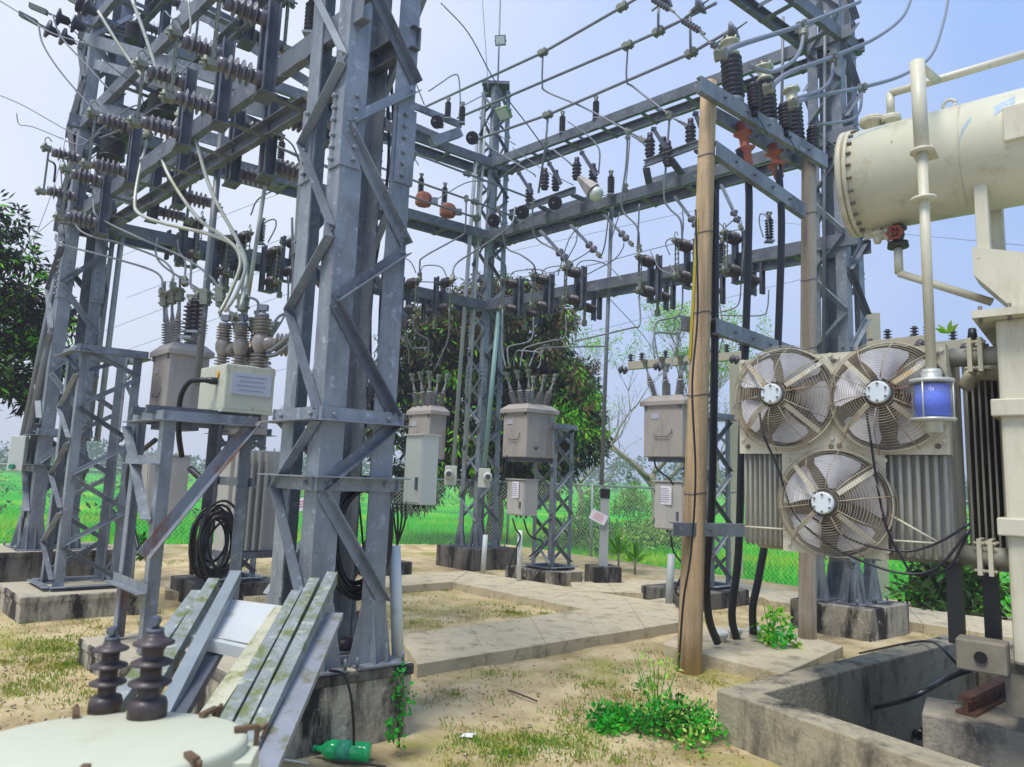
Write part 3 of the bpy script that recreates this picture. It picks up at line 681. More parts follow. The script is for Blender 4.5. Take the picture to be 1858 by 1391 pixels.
# three rigid busbars over the highest back-right beam
wire(wp([(760, 199), (985, 95), (1129, 12), (1170, -12)], PC, .9), 'uppermost of the three long busbars slanting across the sky', .022, ALU, 'busbar', 'busbar', clamps=(1, 2), cs=.075, sub=0)
wire(wp([(830, 214), (1139, 82), (1195, 57), (1300, 5)], PC, .8), 'middle of the three long busbars slanting across the sky', .022, ALU, 'busbar', 'busbar', clamps=(1, 2), cs=.075, sub=0)
wire(wp([(868, 252), (994, 208), (1254, 96), (1330, 52)], PC, .7), 'lowest of the three long busbars slanting across the sky', .022, ALU, 'busbar', 'busbar', clamps=(1, 2), cs=.075, sub=0)
# busbars parallel to the back-left beams
wire(wp([(420, 225), (545, 286), (598, 267+35), (730, 335)], PB, .3), 'thin busbar behind the front tower at the upper left', .017, ALU, 'busbar', 'busbar', sub=0)
wire(wp([(440, 240), (598, 305), (756, 360), (865, 395)], PB, .6), 'lowest of the busbars running to the back centre tower from the left', .019, ALU, 'busbar', 'busbar', clamps=(3,), cs=.06, sub=0)
wire(wp([(590, 225), (708, 262), (848, 315), (970, 362)], PB, .7), 'uppermost of the busbars running to the back centre tower from the left', .019, ALU, 'busbar', 'busbar', clamps=(2,), cs=.06, sub=0)
wire(wp([(590, 265), (756, 329), (862, 366), (942, 396)], PB, .7), 'middle busbar running to the back centre tower from the left', .019, ALU, 'busbar', 'busbar', clamps=(2,), cs=.06, sub=0)
# jumpers off the busbars
wire(wp([(985, 98), (984, 150), (992, 166), (1060, 195), (1140, 238), (1165, 253)], PC, .9, .5), 'jumper curving down from the uppermost busbar to a switch on the right', .014, ALU, clamps=(4, 5))
wire(wp([(1139, 85), (1137, 145), (1150, 158), (1215, 208), (1250, 232)], PC, .8, .5), 'jumper curving down from the middle busbar toward the tan pole', .014, ALU, clamps=(3, 4))
wire(wp([(1195, 0), (1194, 58)], PC, .85), 'short vertical link between upper and middle busbar', .018, ALU, sub=0)
wire(wp([(1252, 20), (1253, 95)], PC, .8), 'short vertical link between middle and lowest busbar', .018, ALU, sub=0)
wire(wp([(994, 212), (990, 262), (977, 350)], PC, .7, .5), 'vertical dropper from the lowest busbar to the left switch frame', .018, ALU, clamps=(1,), sub=0)
wire(wp([(1139, 245), (1136, 300), (1128, 360), (1132, 385), (1156, 412), (1160, 450)], PC, .6, .35), 'long jumper looping down to the lowest beam left of the tan pole', .015, ALU, clamps=(0, 5))
wire(wp([(1143, 250), (1140, 290), (1135, 340)], PC, .5, .4), 'second thin wire beside the long jumper left of the tan pole', .008, ALU, clamps=(2,))
wire(wp([(1215, 210), (1210, 280), (1205, 355), (1215, 378), (1235, 400), (1238, 442)], PC, .6, .35), 'long jumper looping down beside the tan pole to the lowest beam', .015, ALU, clamps=(0, 5))
wire(wp([(1077, 255), (1088, 275), (1086, 315)], PC, .3), 'short jumper hanging below the highest back-right beam', .013, ALU)
wire(wp([(1030, 220), (1060, 240), (1077, 255)], PC, .3), 'thin wire sloping along the highest back-right beam', .01, ALU)
wire(wp([(905, 380), (912, 420), (920, 450), (945, 462), (968, 480), (972, 500)], PC, .9, .35), 'first jumper right of the centre tower', .014, ALU, clamps=(0, 5))
wire(wp([(966, 372), (968, 420), (980, 438), (1010, 455), (1028, 480), (1026, 520)], PC, .9, .35), 'jumper dropping right of the centre tower, second from the left', .014, ALU, clamps=(0,))
wire(wp([(862, 395), (866, 430), (885, 455), (915, 480), (918, 505)], PB, .9, .3), 'jumper crossing the face of the centre tower to the right', .013, ALU, clamps=(0,))
wire(wp([(846, 360), (844, 415), (836, 428), (770, 465), (762, 480), (762, 500)], PB, .8, .35), 'jumper running left from the centre tower busbar to a switch', .014, ALU, clamps=(0, 5))
wire(wp([(935, 375), (925, 410), (870, 450), (828, 478), (820, 505)], PC, .9, 1.6), 'jumper crossing in front of the centre tower down to the left', .014, ALU, clamps=(4,))
wire(wp([(905, 325), (950, 290)], PC, .6, .6), 'thin stay rod at the centre tower right side', .01, ALU)
for k, L in enumerate([[(925, 505), (935, 492), (985, 490), (993, 510)], [(980, 510), (990, 487), (1030, 483), (1042, 500)], [(1043, 500), (1050, 477), (1075, 472), (1103, 482), (1130, 508)], [(1050, 505), (1080, 490), (1115, 470), (1130, 450), (1132, 440)], [(990, 505), (1020, 485), (1060, 462), (1080, 448)], [(1215, 462), (1208, 440), (1220, 432), (1232, 440), (1230, 458)], [(1300, 445), (1310, 420), (1330, 400), (1345, 395)], [(1385, 430), (1378, 405), (1380, 388), (1392, 395), (1396, 430)], [(762, 495), (770, 482), (800, 484), (812, 505)], [(755, 495), (745, 475), (728, 465)], [(1012, 500), (1030, 440), (1045, 415)], [(1108, 450), (1112, 425), (1125, 385)]]):
    wire(wp(L, PC if k not in (8, 9) else PB, .3), f'thin looping wire above the lowest back beams, {k+1} of 12 from left to right roughly', .009, ALU, group='thin looping wires above the lowest back beams')
# droppers to the back reclosers
def DR(L, y0, y1, label, r=.012, m=ALU, clamps=(), cs=.045, **k):
    n = len(L); return wire([D(x, y, y0+(y1-y0)*i/(n-1)) for i, (x, y) in enumerate(L)], label, r, m, clamps=clamps, cs=cs, **k)
for k, L in enumerate([[(912, 560), (911, 628), (918, 668)], [(968, 575), (967, 605), (958, 620), (925, 628), (921, 640), (924, 665)], [(1027, 570), (1025, 610), (1000, 618), (955, 630), (947, 645), (944, 665)], [(1100, 628), (1005, 630), (975, 634), (966, 650), (960, 665)], [(1000, 630), (985, 628), (980, 660), (975, 668)], [(932, 665), (936, 640), (945, 636), (985, 640)]]):
    DR(L, 10.9, 10.7, f'grey jumper {("leftmost", "second", "third", "fourth", "fifth", "lowest crossing")[k]} dropping to the bushings of the recloser right of the centre tower', .012)
for k, L in enumerate([[(751, 570), (753, 600), (777, 618), (775, 650)], [(815, 560), (814, 610), (803, 640), (790, 668)], [(735, 605), (748, 630), (775, 630)], [(700, 610), (730, 612), (742, 640), (742, 660)], [(1239, 505), (1237, 560), (1225, 575), (1195, 582), (1187, 597), (1192, 640), (1200, 668)], [(1237, 590), (1232, 605), (1195, 603), (1185, 615), (1188, 650)], [(1235, 600), (1228, 620), (1220, 650), (1218, 668)], [(1160, 452), (1160, 540), (1161, 588), (1140, 596), (1045, 618)]]):
    DR(L, 10.6 if k < 4 else 9.6, 11.0 if k < 4 else 9.2, f'grey jumper {["above the recloser behind the front tower, left", "sloping to the recloser behind the front tower", "short one behind the front tower edge", "highest one left of the dark tree", "thick one to the recloser left of the tan pole", "flat-topped one to the recloser left of the tan pole", "inner one to the recloser left of the tan pole", "long one sagging left from the switch toward the centre recloser"][k]}', .012)
# thick pale jumpers of the left cluster
LC = [([(400, 145), (375, 195), (354, 232), (360, 270), (385, 350), (431, 436), (446, 480), (430, 530), (408, 565)], 'rightmost thick pale cable snaking down from the big switches'),
      ([(328, 205), (300, 255), (293, 280), (310, 325), (357, 393), (400, 425), (428, 450), (436, 480), (418, 530), (398, 568)], 'middle thick pale cable snaking down from the big switches'),
      ([(268, 245), (253, 310), (245, 360), (250, 385), (290, 403), (380, 425), (430, 450), (447, 500), (436, 560)], 'left thick yellowish cable bending round the left cluster')]
for k, (L, lb) in enumerate(LC):
    n = len(L); wire([D(x, y, 6.9+(5.75-6.9)*i/(n-1)-(.9 if k == 0 else .3 if k == 1 else 0)*(1-i/(n-1))) for i, (x, y) in enumerate(L)], lb, .0165, ALUP, clamps=(0,), cs=.055)
for L, lb, y0, y1 in [([(173, 345), (170, 372), (180, 395), (250, 430), (330, 465), (380, 500), (400, 530)], 'thin cable from the left tower sagging to the pale green box, upper', 8.0, 6.3), ([(133, 385), (140, 412), (165, 428), (215, 440), (285, 466), (312, 490), (314, 520)], 'thin cable from the left tower sagging to the left recloser, middle', 8.2, 7.5),
        ([(101, 425), (110, 442), (205, 468), (285, 495), (295, 530)], 'thin cable from the left tower sagging to the left recloser, lowest', 8.4, 7.5), ([(285, 432), (283, 460), (300, 485), (370, 530), (400, 550)], 'thin cable under the back-left switches sagging right', 8.5, 6.5), ([(322, 435), (325, 455), (336, 475), (335, 510)], 'short bent cable dropping to the left recloser bushing', 7.9, 7.6),
        ([(348, 470), (346, 515), (355, 525), (390, 535), (425, 575)], 'bent thin cable right of the left recloser', 7.5, 6.2), ([(446, 480), (440, 530), (468, 548), (460, 590)], 'thin cable bending right of the three tall poles', 6.2, 6.0), ([(530, 395), (532, 520), (528, 560), (505, 575), (490, 600)], 'thin cable dropping left of the front tower to a small clamp', 6.4, 6.0),
        ([(540, 480), (535, 590), (500, 630), (478, 640)], 'thick cable curving in from the front tower to the sideways bushing, upper', 5.3, 5.9), ([(545, 500), (540, 600), (505, 640), (475, 645)], 'thick cable curving in from the front tower to the sideways bushing, lower', 5.3, 5.9)]:
    n = len(L); wire([D(x, y, y0+(y1-y0)*i/(n-1)) for i, (x, y) in enumerate(L)], lb, .012 if 'thick' not in lb else .018, ALU, clamps=(n-1,), cs=.05)
# conduits and vertical pipes standing or hanging
for (a_, b_, y, r_, m_, lb) in [((402, 240), (357, 700), 6.6, .032, ALU, 'tall pale pipe crossing in front of the three poles'), ((492, 200), (470, 330), 7.4, .02, ALU, 'pale pipe hanging above the left beam'), ((482, 330), (443, 585), 6.8, .02, ALUP, 'slim pale pipe right of the three poles'), ((548, 250), (528, 580), 6.6, .018, ALUP, 'slim pipe just left of the front tower'),
        ((208, 405), (160, 800), 9.0, .03, PVCG, 'left of two grey conduits beside the left tower'), ((225, 395), (176, 800), 9.0, .035, PVCG, 'right of two grey conduits beside the left tower'), ((140, 390), (52, 790), 8.6, .045, ALU, 'conduit running up the outside of the left tower'), ((126, 380), (40, 800), 8.7, .035, ALU, 'second conduit running up the outside of the left tower'),
        ((866, 250), (822, 850), 12.1, .035, PVCG, 'left green-grey conduit on the back centre tower'), ((905, 565), (878, 855), 12.1, .04, mat('verdigris_conduit', lin((140, 176, 170)), .5, .1, .1, 5), 'verdigris conduit down to the right meter box of the centre tower'), ((880, 230), (845, 845), 12.2, .022, PVCG, 'thin conduit between leg and left conduit of the centre tower'),
        ((1112, 325), (1091, 880), 10.5, .03, ALU, 'tall grey lamp pipe standing on the small black plinth')]:
    wire([D(*a_, y), D(*b_, y)], lb, r_, m_, 'pipe', 'conduit', sub=0, n=12)
# heavy black power cables from the cable ends down into the slab
for L, y0, y1, lb in [([(1340, 270), (1358, 330), (1357, 480), (1352, 640), (1346, 800), (1340, 1000), (1328, 1110), (1336, 1158)], 6.6, 6.75, 'thick black power cable, middle of three going down into the slab'),
        ([(1298, 330), (1297, 600), (1292, 900), (1282, 1040), (1286, 1120), (1302, 1166)], 6.3, 6.6, 'thick black power cable hugging the tan pole down into the slab'),
        ([(1412, 300), (1418, 400), (1414, 560), (1408, 700), (1400, 900), (1378, 1040), (1366, 1100), (1367, 1150)], 6.8, 6.9, 'thick black power cable, right one, passing behind the fans into the slab')]:
    n = len(L); wire([D(x, y, y0+(y1-y0)*i/(n-1)) for i, (x, y) in enumerate(L)], lb, .036, BLACKC, 'power cable', 'power_cable', n=12)
# right-hand upper conductors
for L, o1, o2, lb, r_ in [([(1308, 98), (1345, 80), (1455, 45), (1560, 3)], -1.9, -1.2, 'thick conductor over the cable ends, uppermost', .018), ([(1395, 160), (1435, 130), (1512, 102), (1590, 68), (1638, 30), (1656, -10)], -1.8, -.6, 'thick conductor curving up out of the picture, middle', .018),
        ([(1440, 188), (1475, 175), (1565, 158), (1640, 135), (1690, 100), (1712, 40), (1722, -10)], -1.7, -.4, 'thick conductor curving up out of the picture behind the white pipe', .018),
        ([(1458, 60), (1452, 90), (1436, 112), (1400, 130), (1360, 120)], -1.6, -1.9, 'jumper looping from the uppermost thick conductor', .014), ([(1512, 112), (1508, 140), (1490, 162), (1440, 180)], -1.2, -1.6, 'jumper looping from the middle thick conductor', .014), ([(1564, 160), (1560, 200), (1540, 218), (1485, 226)], -1.1, -1.5, 'jumper looping to the small arrester', .013)]:
    wire(wp(L, PD_, -o1, -o2), lb, r_, ALU, clamps=(0, 2) if r_ > .015 else (0,), cs=.048)
for (x, y0_, y1_, lb) in [(1421, 30, 230, 'left slim vertical pipe between the cable ends'), (1497, 20, 640, 'long slim pipe down the right tower')]:
    wire(wp([(x, y0_), (x-3, y1_)], PC, .3), lb, .02, ALU, 'pipe', 'conduit', sub=0)
# overhead line wires far left and distance
for L, y, lb, r_ in [([(-20, 165), (40, 190), (120, 235), (180, 265)], 7.8, 'overhead wire coming in at far left, upper', .006), ([(30, 205), (35, 225), (60, 230), (115, 252)], 7.8, 'tangled wire loop at far left', .006), ([(-10, -5), (50, 32), (95, 60), (160, 80)], 7.0, 'line wire at the top left corner', .007),
        ([(70, 45), (78, 80), (110, 130), (170, 200)], 7.0, 'jumper wire hanging from the top-left strain string', .009), ([(95, 25), (110, 65), (150, 110), (205, 170)], 7.0, 'second jumper wire hanging from the top-left strain string', .009), ([(800, 5), (850, 60), (900, 150), (960, 230), (1000, 285)], 11.0, 'thin dark wire swinging past the floodlight to the beam', .010),
        ([(875, -5), (882, 100), (886, 165)], 11.8, 'thin vertical wire above the centre tower', .006), ([(30, 470), (95, 400), (300, 262)], 11.0, 'guy wire rising past the left tree', .005), ([(60, 440), (100, 330), (130, 200)], 9.5, 'thin steep guy wire left of the left tower', .004)]:
    wire([D(*p, y) for p in L], lb, r_, ALU if 'dark' not in lb else BLACKC)
for k in range(3):
    r = thing('strain_string', f'{("upper", "middle", "lower")[k]} string of two bell insulators holding a line wire at the top left corner', 'insulator string', D(110, 45+k*20, 7.2), 'strain strings at the top left corner')
    a_ = [D(128, -2, 7.3), D(60, 12, 7.1), D(42, 28, 7.0)][k]; b_ = [D(172, 22, 7.4), D(160, 54, 7.4), D(140, 80, 7.4)][k]
    d = (b_-a_).normalized(); L_ = (b_-a_).length
    b = MB(); b.bar(a_, b_, .016, .016); b.obox(a_+d*.05, d*.08, V(0, .02, 0), Z3*.03); b.build('link', BRONZE, r)
    for t in (.5, .78):
        b = MB(); b.lathe(a_+d*L_*t, d, [(.02, -.05), (.1, -.04), (.1, -.02), (.05, 0), (.045, .07), (.02, .09)], 14); b.build('bell_disc', POLY, r)
# far line wires of the countryside
for k, (a_, b_) in enumerate([((180, 480), (560, 330)), ((230, 540), (600, 400)), ((190, 600), (560, 460)), ((930, 455), (1290, 375)), ((200, 645), (560, 520)), ((1380, 265+135), (1860, 330+115)), ((560, 660), (420, 690)), ((1030, 612), (1480, 500))]):
    wire([D(*a_, 24), D(*b_, 20)], f'faint overhead wire in the distance, one of eight', .008, ALU, sub=0, n=5, group='faint distant overhead wires')

# extra jumpers and wire runs
for L, pl, o1, o2, r_, lb in [([(778, 165), (800, 150), (822, 136), (832, 140), (835, 180), (833, 210)], PB, .9, .6, .011, 'hairpin jumper arching over the hooded switch frame'), ([(840, 192), (862, 180), (886, 168)], PB, .9, .9, .009, 'short wire to the top of the centre tower'),
        ([(880, 262), (960, 310), (972, 320)], PC, .8, .5, .010, 'thin rod sloping from the centre tower to the left switch frame'), ([(1002, 270), (1030, 292), (1040, 302)], PC, .7, .55, .012, 'short rod into the middle post of the left switch frame'), ([(1145, 245), (1165, 258), (1180, 275)], PC, .7, .55, .012, 'short rod into the left post of the right switch frame'),
        ([(1222, 215), (1245, 225), (1254, 240)], PC, .7, .55, .012, 'short rod into the right post of the right switch frame'), ([(930, 268), (990, 310), (1040, 335)], PC, .3, .3, .008, 'thin wire wandering across the left switch frame'), ([(1112, 350), (1060, 365), (1020, 380), (1000, 375)], PC, .4, .4, .007, 'drooping wire loop under the left switch frame'),
        ([(935, 505), (1075, 480), (1190, 450), (1345, 415)], PC, .1, .1, .006, 'thin earth wire parallel above the lowest back-right beam'), ([(1105, 385), (1098, 440), (1092, 462)], PC, .5, .35, .011, 'thin dropper beside the tall lamp pipe, left'), ([(1160, 370), (1158, 420), (1156, 455)], PC, .5, .35, .011, 'thin dropper right of the tall lamp pipe'),
        ([(1048, 410), (1045, 440), (1030, 470), (1026, 500)], PC, .4, .35, .009, 'thin curving wire under the strain insulators, left'), ([(1238, 380), (1240, 410), (1236, 440)], PC, .4, .35, .009, 'thin curving wire under the strain insulators, right'), ([(1165, 520), (1250, 600), (1300, 640)], PC, .1, -2.5, .006, 'thin wire sloping away behind the thick tan pole'),
        ([(1095, 530), (1160, 600), (1190, 640)], PC, .1, -2.5, .006, 'thin wire sloping away under the lowest back-right beam'), ([(700, 60), (745, 130), (770, 190)], PB, 1.2, .9, .009, 'thin cable above the front tower right side'), ([(600, 470), (640, 455), (680, 430)], PB, .4, .4, .008, 'thin wire behind the front tower')]:
    wire(wp(L, pl, o1, o2), lb, r_, ALU)
for L, y, lb in [([(300, 20), (330, 60), (320, 110), (345, 130)], 6.0, 'loose wire among the top-left switches, upper'), ([(180, 250), (230, 230), (290, 190), (330, 182)], 7.2, 'loose wire across the upper left coils'), ([(150, 265), (190, 228), (236, 195), (260, 190)], 7.4, 'loose wire beside the upper left coil'), ([(118, 255), (150, 262), (182, 240)], 7.9, 'loose wire at the far left tower top'),
        ([(390, 330), (396, 355), (392, 380), (385, 420)], 7.5, 'thin loop hanging behind the pale cables, left'), ([(478, 430), (480, 405), (498, 398), (500, 412), (486, 440)], 7.6, 'thin wire loop above the back-left beam'), ([(455, 390), (470, 360), (520, 335), (545, 325)], 7.0, 'bent wire reaching to the front tower, upper left'), ([(440, 330), (470, 326), (485, 312), (490, 290)], 7.0, 'short bent wire below the inner switches'),
        ([(395, 320), (418, 318), (432, 300), (436, 285)], 7.0, 'short bent wire below the inner switches, left')]:
    wire([D(*p, y) for p in L], lb, .008, ALU)

# upper rows of the left cluster: more switches, braces and wires
for k, (px, py) in enumerate([(300, 30), (255, 75), (452, 18)]):
    put('knife_near', make_knife, PL(px, py, PA, -.27), BX, f'dark knife switch high in the top left corner, {("left", "lowest", "right")[k]} of three', 'upper knife switches in the top left corner')
for k, (px, py, wh) in enumerate([(152, 30, 'beside the left tower top'), (268, 25, 'under the top-left beam'), (478, 8, 'at the top edge left of the front tower'), (562, 60, 'on the beam just left of the front tower'), (212, 240, 'behind the lower coil'), (180, 262, 'left of the lower coil'), (330, 345, 'hanging behind the pale cables')]):
    put('post', make_post, PL(px, py, PA, -.35), V(1, 0, 0), f'dark ribbed post insulator {wh}', 'ribbed post insulators in the left cluster')
for a_, b_, o1, o2, wh in [((120, 330), (260, 372), .2, -.3, 'short channel low beside the left tower'), ((385, 40), (600, 175), -.3, -1.0, 'dark channel crossing behind the upper switches'), ((215, 130), (330, 180), .0, -.5, 'short dark channel above the upper coil'), ((250, 160), (320, 95), .0, .0, 'dark diagonal brace above the upper coil'), ((280, 215), (330, 235), -.2, -.4, 'short channel below the upper coil'), ((420, 205), (500, 240), -.3, -.6, 'short channel between the inner switches')]:
    lean(a_, b_, PA, o1, o2, .05, .09, wh, m=GALVB)
WL = [([(240, 0), (262, 60), (285, 130), (285, 150)], 6.6, .018, ALUP, 'pale tube hanging from the top edge to the upper switches'), ([(178, 20), (225, 95), (268, 150)], 6.9, .016, ALUP, 'pale tube slanting down through the top left beams'), ([(342, 0), (346, 40), (344, 60)], 5.9, .010, ALUP, 'short pale wire dropping to a mossy clamp at the top'),
      ([(118, 40), (190, 110), (250, 160), (262, 200)], 7.3, .006, BLACKC, 'thin dark wire through the top left beams'), ([(150, 300), (200, 262), (275, 220)], 7.3, .006, BLACKC, 'thin dark wire between left tower and upper coil'), ([(310, 150), (380, 80), (440, 20)], 5.8, .005, ALU, 'thin straight wire in front of the upper switches'),
      ([(210, 400), (250, 380), (300, 350), (330, 300)], 7.6, .006, ALU, 'thin wire behind the low left switches'), ([(110, 300), (112, 350), (106, 410)], 8.0, .007, ALU, 'short vertical wire left of the left tower'), ([(88, 290), (100, 300), (98, 330)], 8.0, .012, BLACKC, 'dark hook at the far left tower side'),
      ([(560, 300), (552, 380), (560, 440)], 6.0, .008, ALU, 'thin vertical wire just left of the front tower'), ([(500, 240), (530, 262), (545, 300)], 6.2, .008, ALU, 'short wire beside the inner right switch'), ([(470, 640), (500, 600), (520, 560), (524, 500)], 6.3, .009, ALU, 'thin wire from the side bushing up toward the beam')]
for L, y, r_, m_, lb in WL: wire([D(*p, y) for p in L], lb, r_, m_)
WC = [([(795, 360), (850, 330), (900, 330)], PB, .5, 'thin wire near the orange tanks'), ([(700, 240), (735, 262), (760, 300)], PB, .5, 'thin wire below the hooded frame'), ([(850, 440), (900, 420), (960, 400)], PC, .4, 'thin wire across the centre tower at the middle beams'), ([(930, 420), (960, 395), (1000, 380)], PC, .5, 'thin wire loop right of the centre tower'),
      ([(1180, 455), (1200, 490), (1240, 500)], PC, .35, 'thin slack wire at the lowest back-right beam'), ([(1265, 410), (1270, 440), (1255, 460)], PC, .35, 'thin bent wire left of the tan pole'), ([(1300, 400), (1330, 430), (1335, 470)], PC, .35, 'thin bent wire right of the tan pole'), ([(1345, 400), (1350, 440), (1345, 500)], PC, .35, 'vertical wire right of the tan pole'),
      ([(1215, 480), (1245, 520), (1262, 525)], PC, .35, 'slack wire under the switch left of the tan pole'), ([(870, 200), (900, 240), (935, 262)], PC, .6, 'thin wire on the centre tower top'), ([(700, 520), (745, 512), (790, 512), (830, 520)], PB, .35, 'thin wire above the lowest back-left beam'), ([(845, 505), (880, 540), (925, 535)], PC, .4, 'thin wire at the lowest beams of the centre tower'),
      ([(1040, 545), (1045, 600), (1040, 640)], PC, .3, 'thin vertical wire under the lowest back-right beam'), ([(1305, 545), (1312, 600), (1305, 640)], PC, .3, 'thin vertical wire between the two tan poles'), ([(1395, 525), (1392, 560), (1380, 572), (1310, 572)], PC, .3, 'squared jumper right of the tan pole under the beam'), ([(1345, 500), (1342, 545), (1330, 560), (1305, 566)], PC, .3, 'squared jumper close to the tan pole under the beam')]
for L, pl, o_, lb in WC: wire(wp(L, pl, o_), lb, .009, ALU)
# ================================================================== RECLOSERS, CABINETS AND THEIR STANDS
def recloser(cn, sa, sb, h, label, lean_=.25, nb=3, bl=.42, tank=GREYP, handle=True, spread=1.0):
    """cn = bottom near corner; tank sides run along AX and BX"""
    r = thing('recloser', label, 'recloser', cn)
    c = cn+AX*sa/2+BX*sb/2
    b = MB(); b.obox(c+Z3*h/2, AX*sa/2, BX*sb/2, Z3*h/2); b.build('tank', tank, r, bevel=.012)
    b = MB(); b.obox(c-Z3*.03, AX*sa*.42, BX*sb*.42, Z3*.03); b.build('bottom_flange', GALVD, r)
    b = MB(); b.obox(c-BX*(sb/2+.004)+Z3*h*.72+AX*sa*.2, AX*.06, BX*.003, Z3*.035); b.build('rating_plate', PLATE, r)
    b = MB(); b.lathe(c-AX*(sa/2+.0)-BX*sb*.2+Z3*h*.2, AX*-1, [(.02, 0), (.02, .03), (.032, .03), (.032, .045), (.012, .05)], 12); b.build('drain_plug', GALVD, r)
    for s_ in (-1, 1):
        b = MB(); b.obox(c-BX*(sb/2+.005)+AX*s_*sa*.44+Z3*h*.9, AX*.02, BX*.012, Z3*.035); b.build('lid_clip', GALVD, r)
    b = MB(); b.obox(c-BX*(sb/2+.001)+AX*sa*.02+Z3*h*.5, AX*.004, BX*.003, Z3*h*.46); b.build('weld_seam', tank, r)
    z = h; q = lambda s_, zz: [c+Z3*zz+AX*sa/2*s_*i+BX*sb/2*s_*j for i, j in ((-1, -1), (-1, 1), (1, 1), (1, -1))]
    b = MB(); A_ = q(1.16, z-.07); B_ = q(1.16, z-.01); C_ = q(.82, z+.07)
    b.add(A_+B_+C_, [(3, 2, 1, 0), (0, 1, 5, 4), (1, 2, 6, 5), (2, 3, 7, 6), (3, 0, 4, 7), (4, 5, 9, 8), (5, 6, 10, 9), (6, 7, 11, 10), (7, 4, 8, 11), (8, 9, 10, 11)]); b.build('lid', tank, r, bevel=.006)
    for s_ in (-1, 1):
        for k in range(nb):
            o = c+Z3*(z+.06)+AX*(k-(nb-1)/2)*sa*.3*spread+BX*s_*sb*.27
            d = (Z3+BX*s_*lean_*.7+AX*(k-(nb-1)/2)*lean_*.5).normalized()
            b = MB(); b.ins(o, o+d*bl*.55, .03, .06, 9, 14, cap=False); b.lathe(o+d*bl*.55, d, [(.03, 0), (.022, .06), (.012, .12), (.010, bl*.6)], 10); o2 = b.build('bushing', BUSH, r)
            e = MB(); p_ = o+d*(bl*1.12); e.obox(p_, d*.06, AX*.022, BX*.022); e.obox(p_+d*.05, d*.02, AX*.035, BX*.03); e.build('terminal', BRONZE, o2)
    if handle:
        f = c-BX*(sb/2+.02)+Z3*h*.36
        b = MB(); b.tube([f+AX*sa*.22+Z3*.04, f+AX*sa*.2, f-AX*sa*.16-Z3*.004, f-AX*sa*.24+Z3*.05, f-AX*sa*.25+Z3*.10], .006, 6, 0); b.build('handle', GALVD, r)
    return r
def cabinet(cn, sa, sb, h, label, m=BOXP, note=None, handle=True, cat='control cabinet'):
    r = thing('control_cabinet', label, cat, cn)
    c = cn+AX*sa/2+BX*sb/2
    b = MB(); b.obox(c+Z3*h/2, AX*sa/2, BX*sb/2, Z3*h/2); b.build('case', m, r, bevel=.008)
    b = MB(); b.obox(c-BX*(sb/2+.006)+Z3*h/2, AX*sa*.46, BX*.006, Z3*h*.47); d = b.build('door', m, r, bevel=.004)
    if handle: b = MB(); b.obox(c-BX*(sb/2+.022)-AX*sa*.33+Z3*h*.3, AX*.012, BX*.014, Z3*h*.09); b.build('handle', GALVD, d)
    for s_ in (.2, .8):
        b = MB(); b.cyl(c-BX*(sb/2+.012)+AX*sa*.47+Z3*(h*s_-.025), c-BX*(sb/2+.012)+AX*sa*.47+Z3*(h*s_+.025), .009, 8); b.build('hinge', GALVD, d)
    b = MB(); b.obox(c+Z3*(h+.008)-BX*.01, AX*(sa/2+.012), BX*(sb/2+.02), Z3*.008); b.build('rain_hood', m, r)
    for s_ in (-.25, .05, .3):
        b = MB(); b.cyl(c+AX*sa*s_-Z3*.04, c+AX*sa*s_, .016, 8); b.build('cable_gland', BLACK, r)
    if note: notice(c-BX*(sb/2+.014)+AX*sa*note[0]+Z3*h*note[1], BX*-1, note[2], note[3], r)
    return r
def legstand(c, sb, sa, z0, z1, label, wl=.07):
    return tower(c, sb, sb, z0, z1, label, wl=wl, tl=.008, pitch=(.36, .36), wb=.045, mats=GALV, zb=z0+.08, horiz=(z0+.04, z1-.06))
# back-right: two on lattice stands
sD = V(.70, 11.1, 0)
plinth(sD+V(-.12, -.1, 0), .95, .62, .2, 'low concrete plinth with white streaks under the lattice stand right of the centre tower', m=CONC)
legstand(sD, .40, .40, .2, 2.38, 'slim lattice stand beside the recloser right of the centre tower')
nD = D(954, 829, 10.5); recloser(nD, .50, .56, .74, 'grey recloser with a fan of bushings just right of the back centre tower', lean_=.36)
cabinet(D(950, 936, 10.45), .36, .26, .52, 'small grey cabinet with a white notice under the recloser right of the centre tower', note=(.0, .72, .19, .24))
sE = V(2.72, 9.75, 0)
plinth(sE+V(-.2, -.15, 0), .9, 1.0, .2, 'low black stained plinth behind the big tan pole', m=CONCK)
legstand(sE, .42, .42, .2, 2.5, 'slim lattice stand just right of the big tan pole')
recloser(D(1238, 829, 9.2), .60, .42, .76, 'grey recloser peeking out left of the big tan pole', lean_=.35, spread=1.1)
cabinet(D(1240, 964, 9.15), .44, .3, .62, 'grey cabinet with a white notice just left of the big tan pole', note=(.12, .72, .24, .24))
# back-left ones
plinth(V(-2.0, 11.3, 0), .8, .7, .2, 'dark plinth behind the right foot of the front tower', m=CONCK)
recloser(D(776, 832, 10.6), .52, .3, .74, 'grey recloser against the dark tree, right of the front tower', lean_=.25)
cc = cabinet(D(762, 916, 7.6), .30, .2, .74, 'tall pale cabinet at the right edge of the front tower', m=WHITEB)
b = MB(); 
for k in range(4): b.tube([D(712+k*8, 912, 7.7), D(716+k*6, 950, 7.7), D(722-k*3, 1000+k*4, 7.9), D(716, 1050, 8.1)], .012, 6)
tag(b.build('cable_bundle', BLACKC), 'bundle of black cables hanging under the tall pale cabinet', 'cable')
pA0 = G(75, 1088, .25)
pAc = V(-4.53, 7.75, 0)
plinth(pAc+V(.0, -.05, 0), 1.05, 1.15, .25, 'low moss-edged concrete plinth in front of the left lattice tower', cap=.02, mt=CONCT)
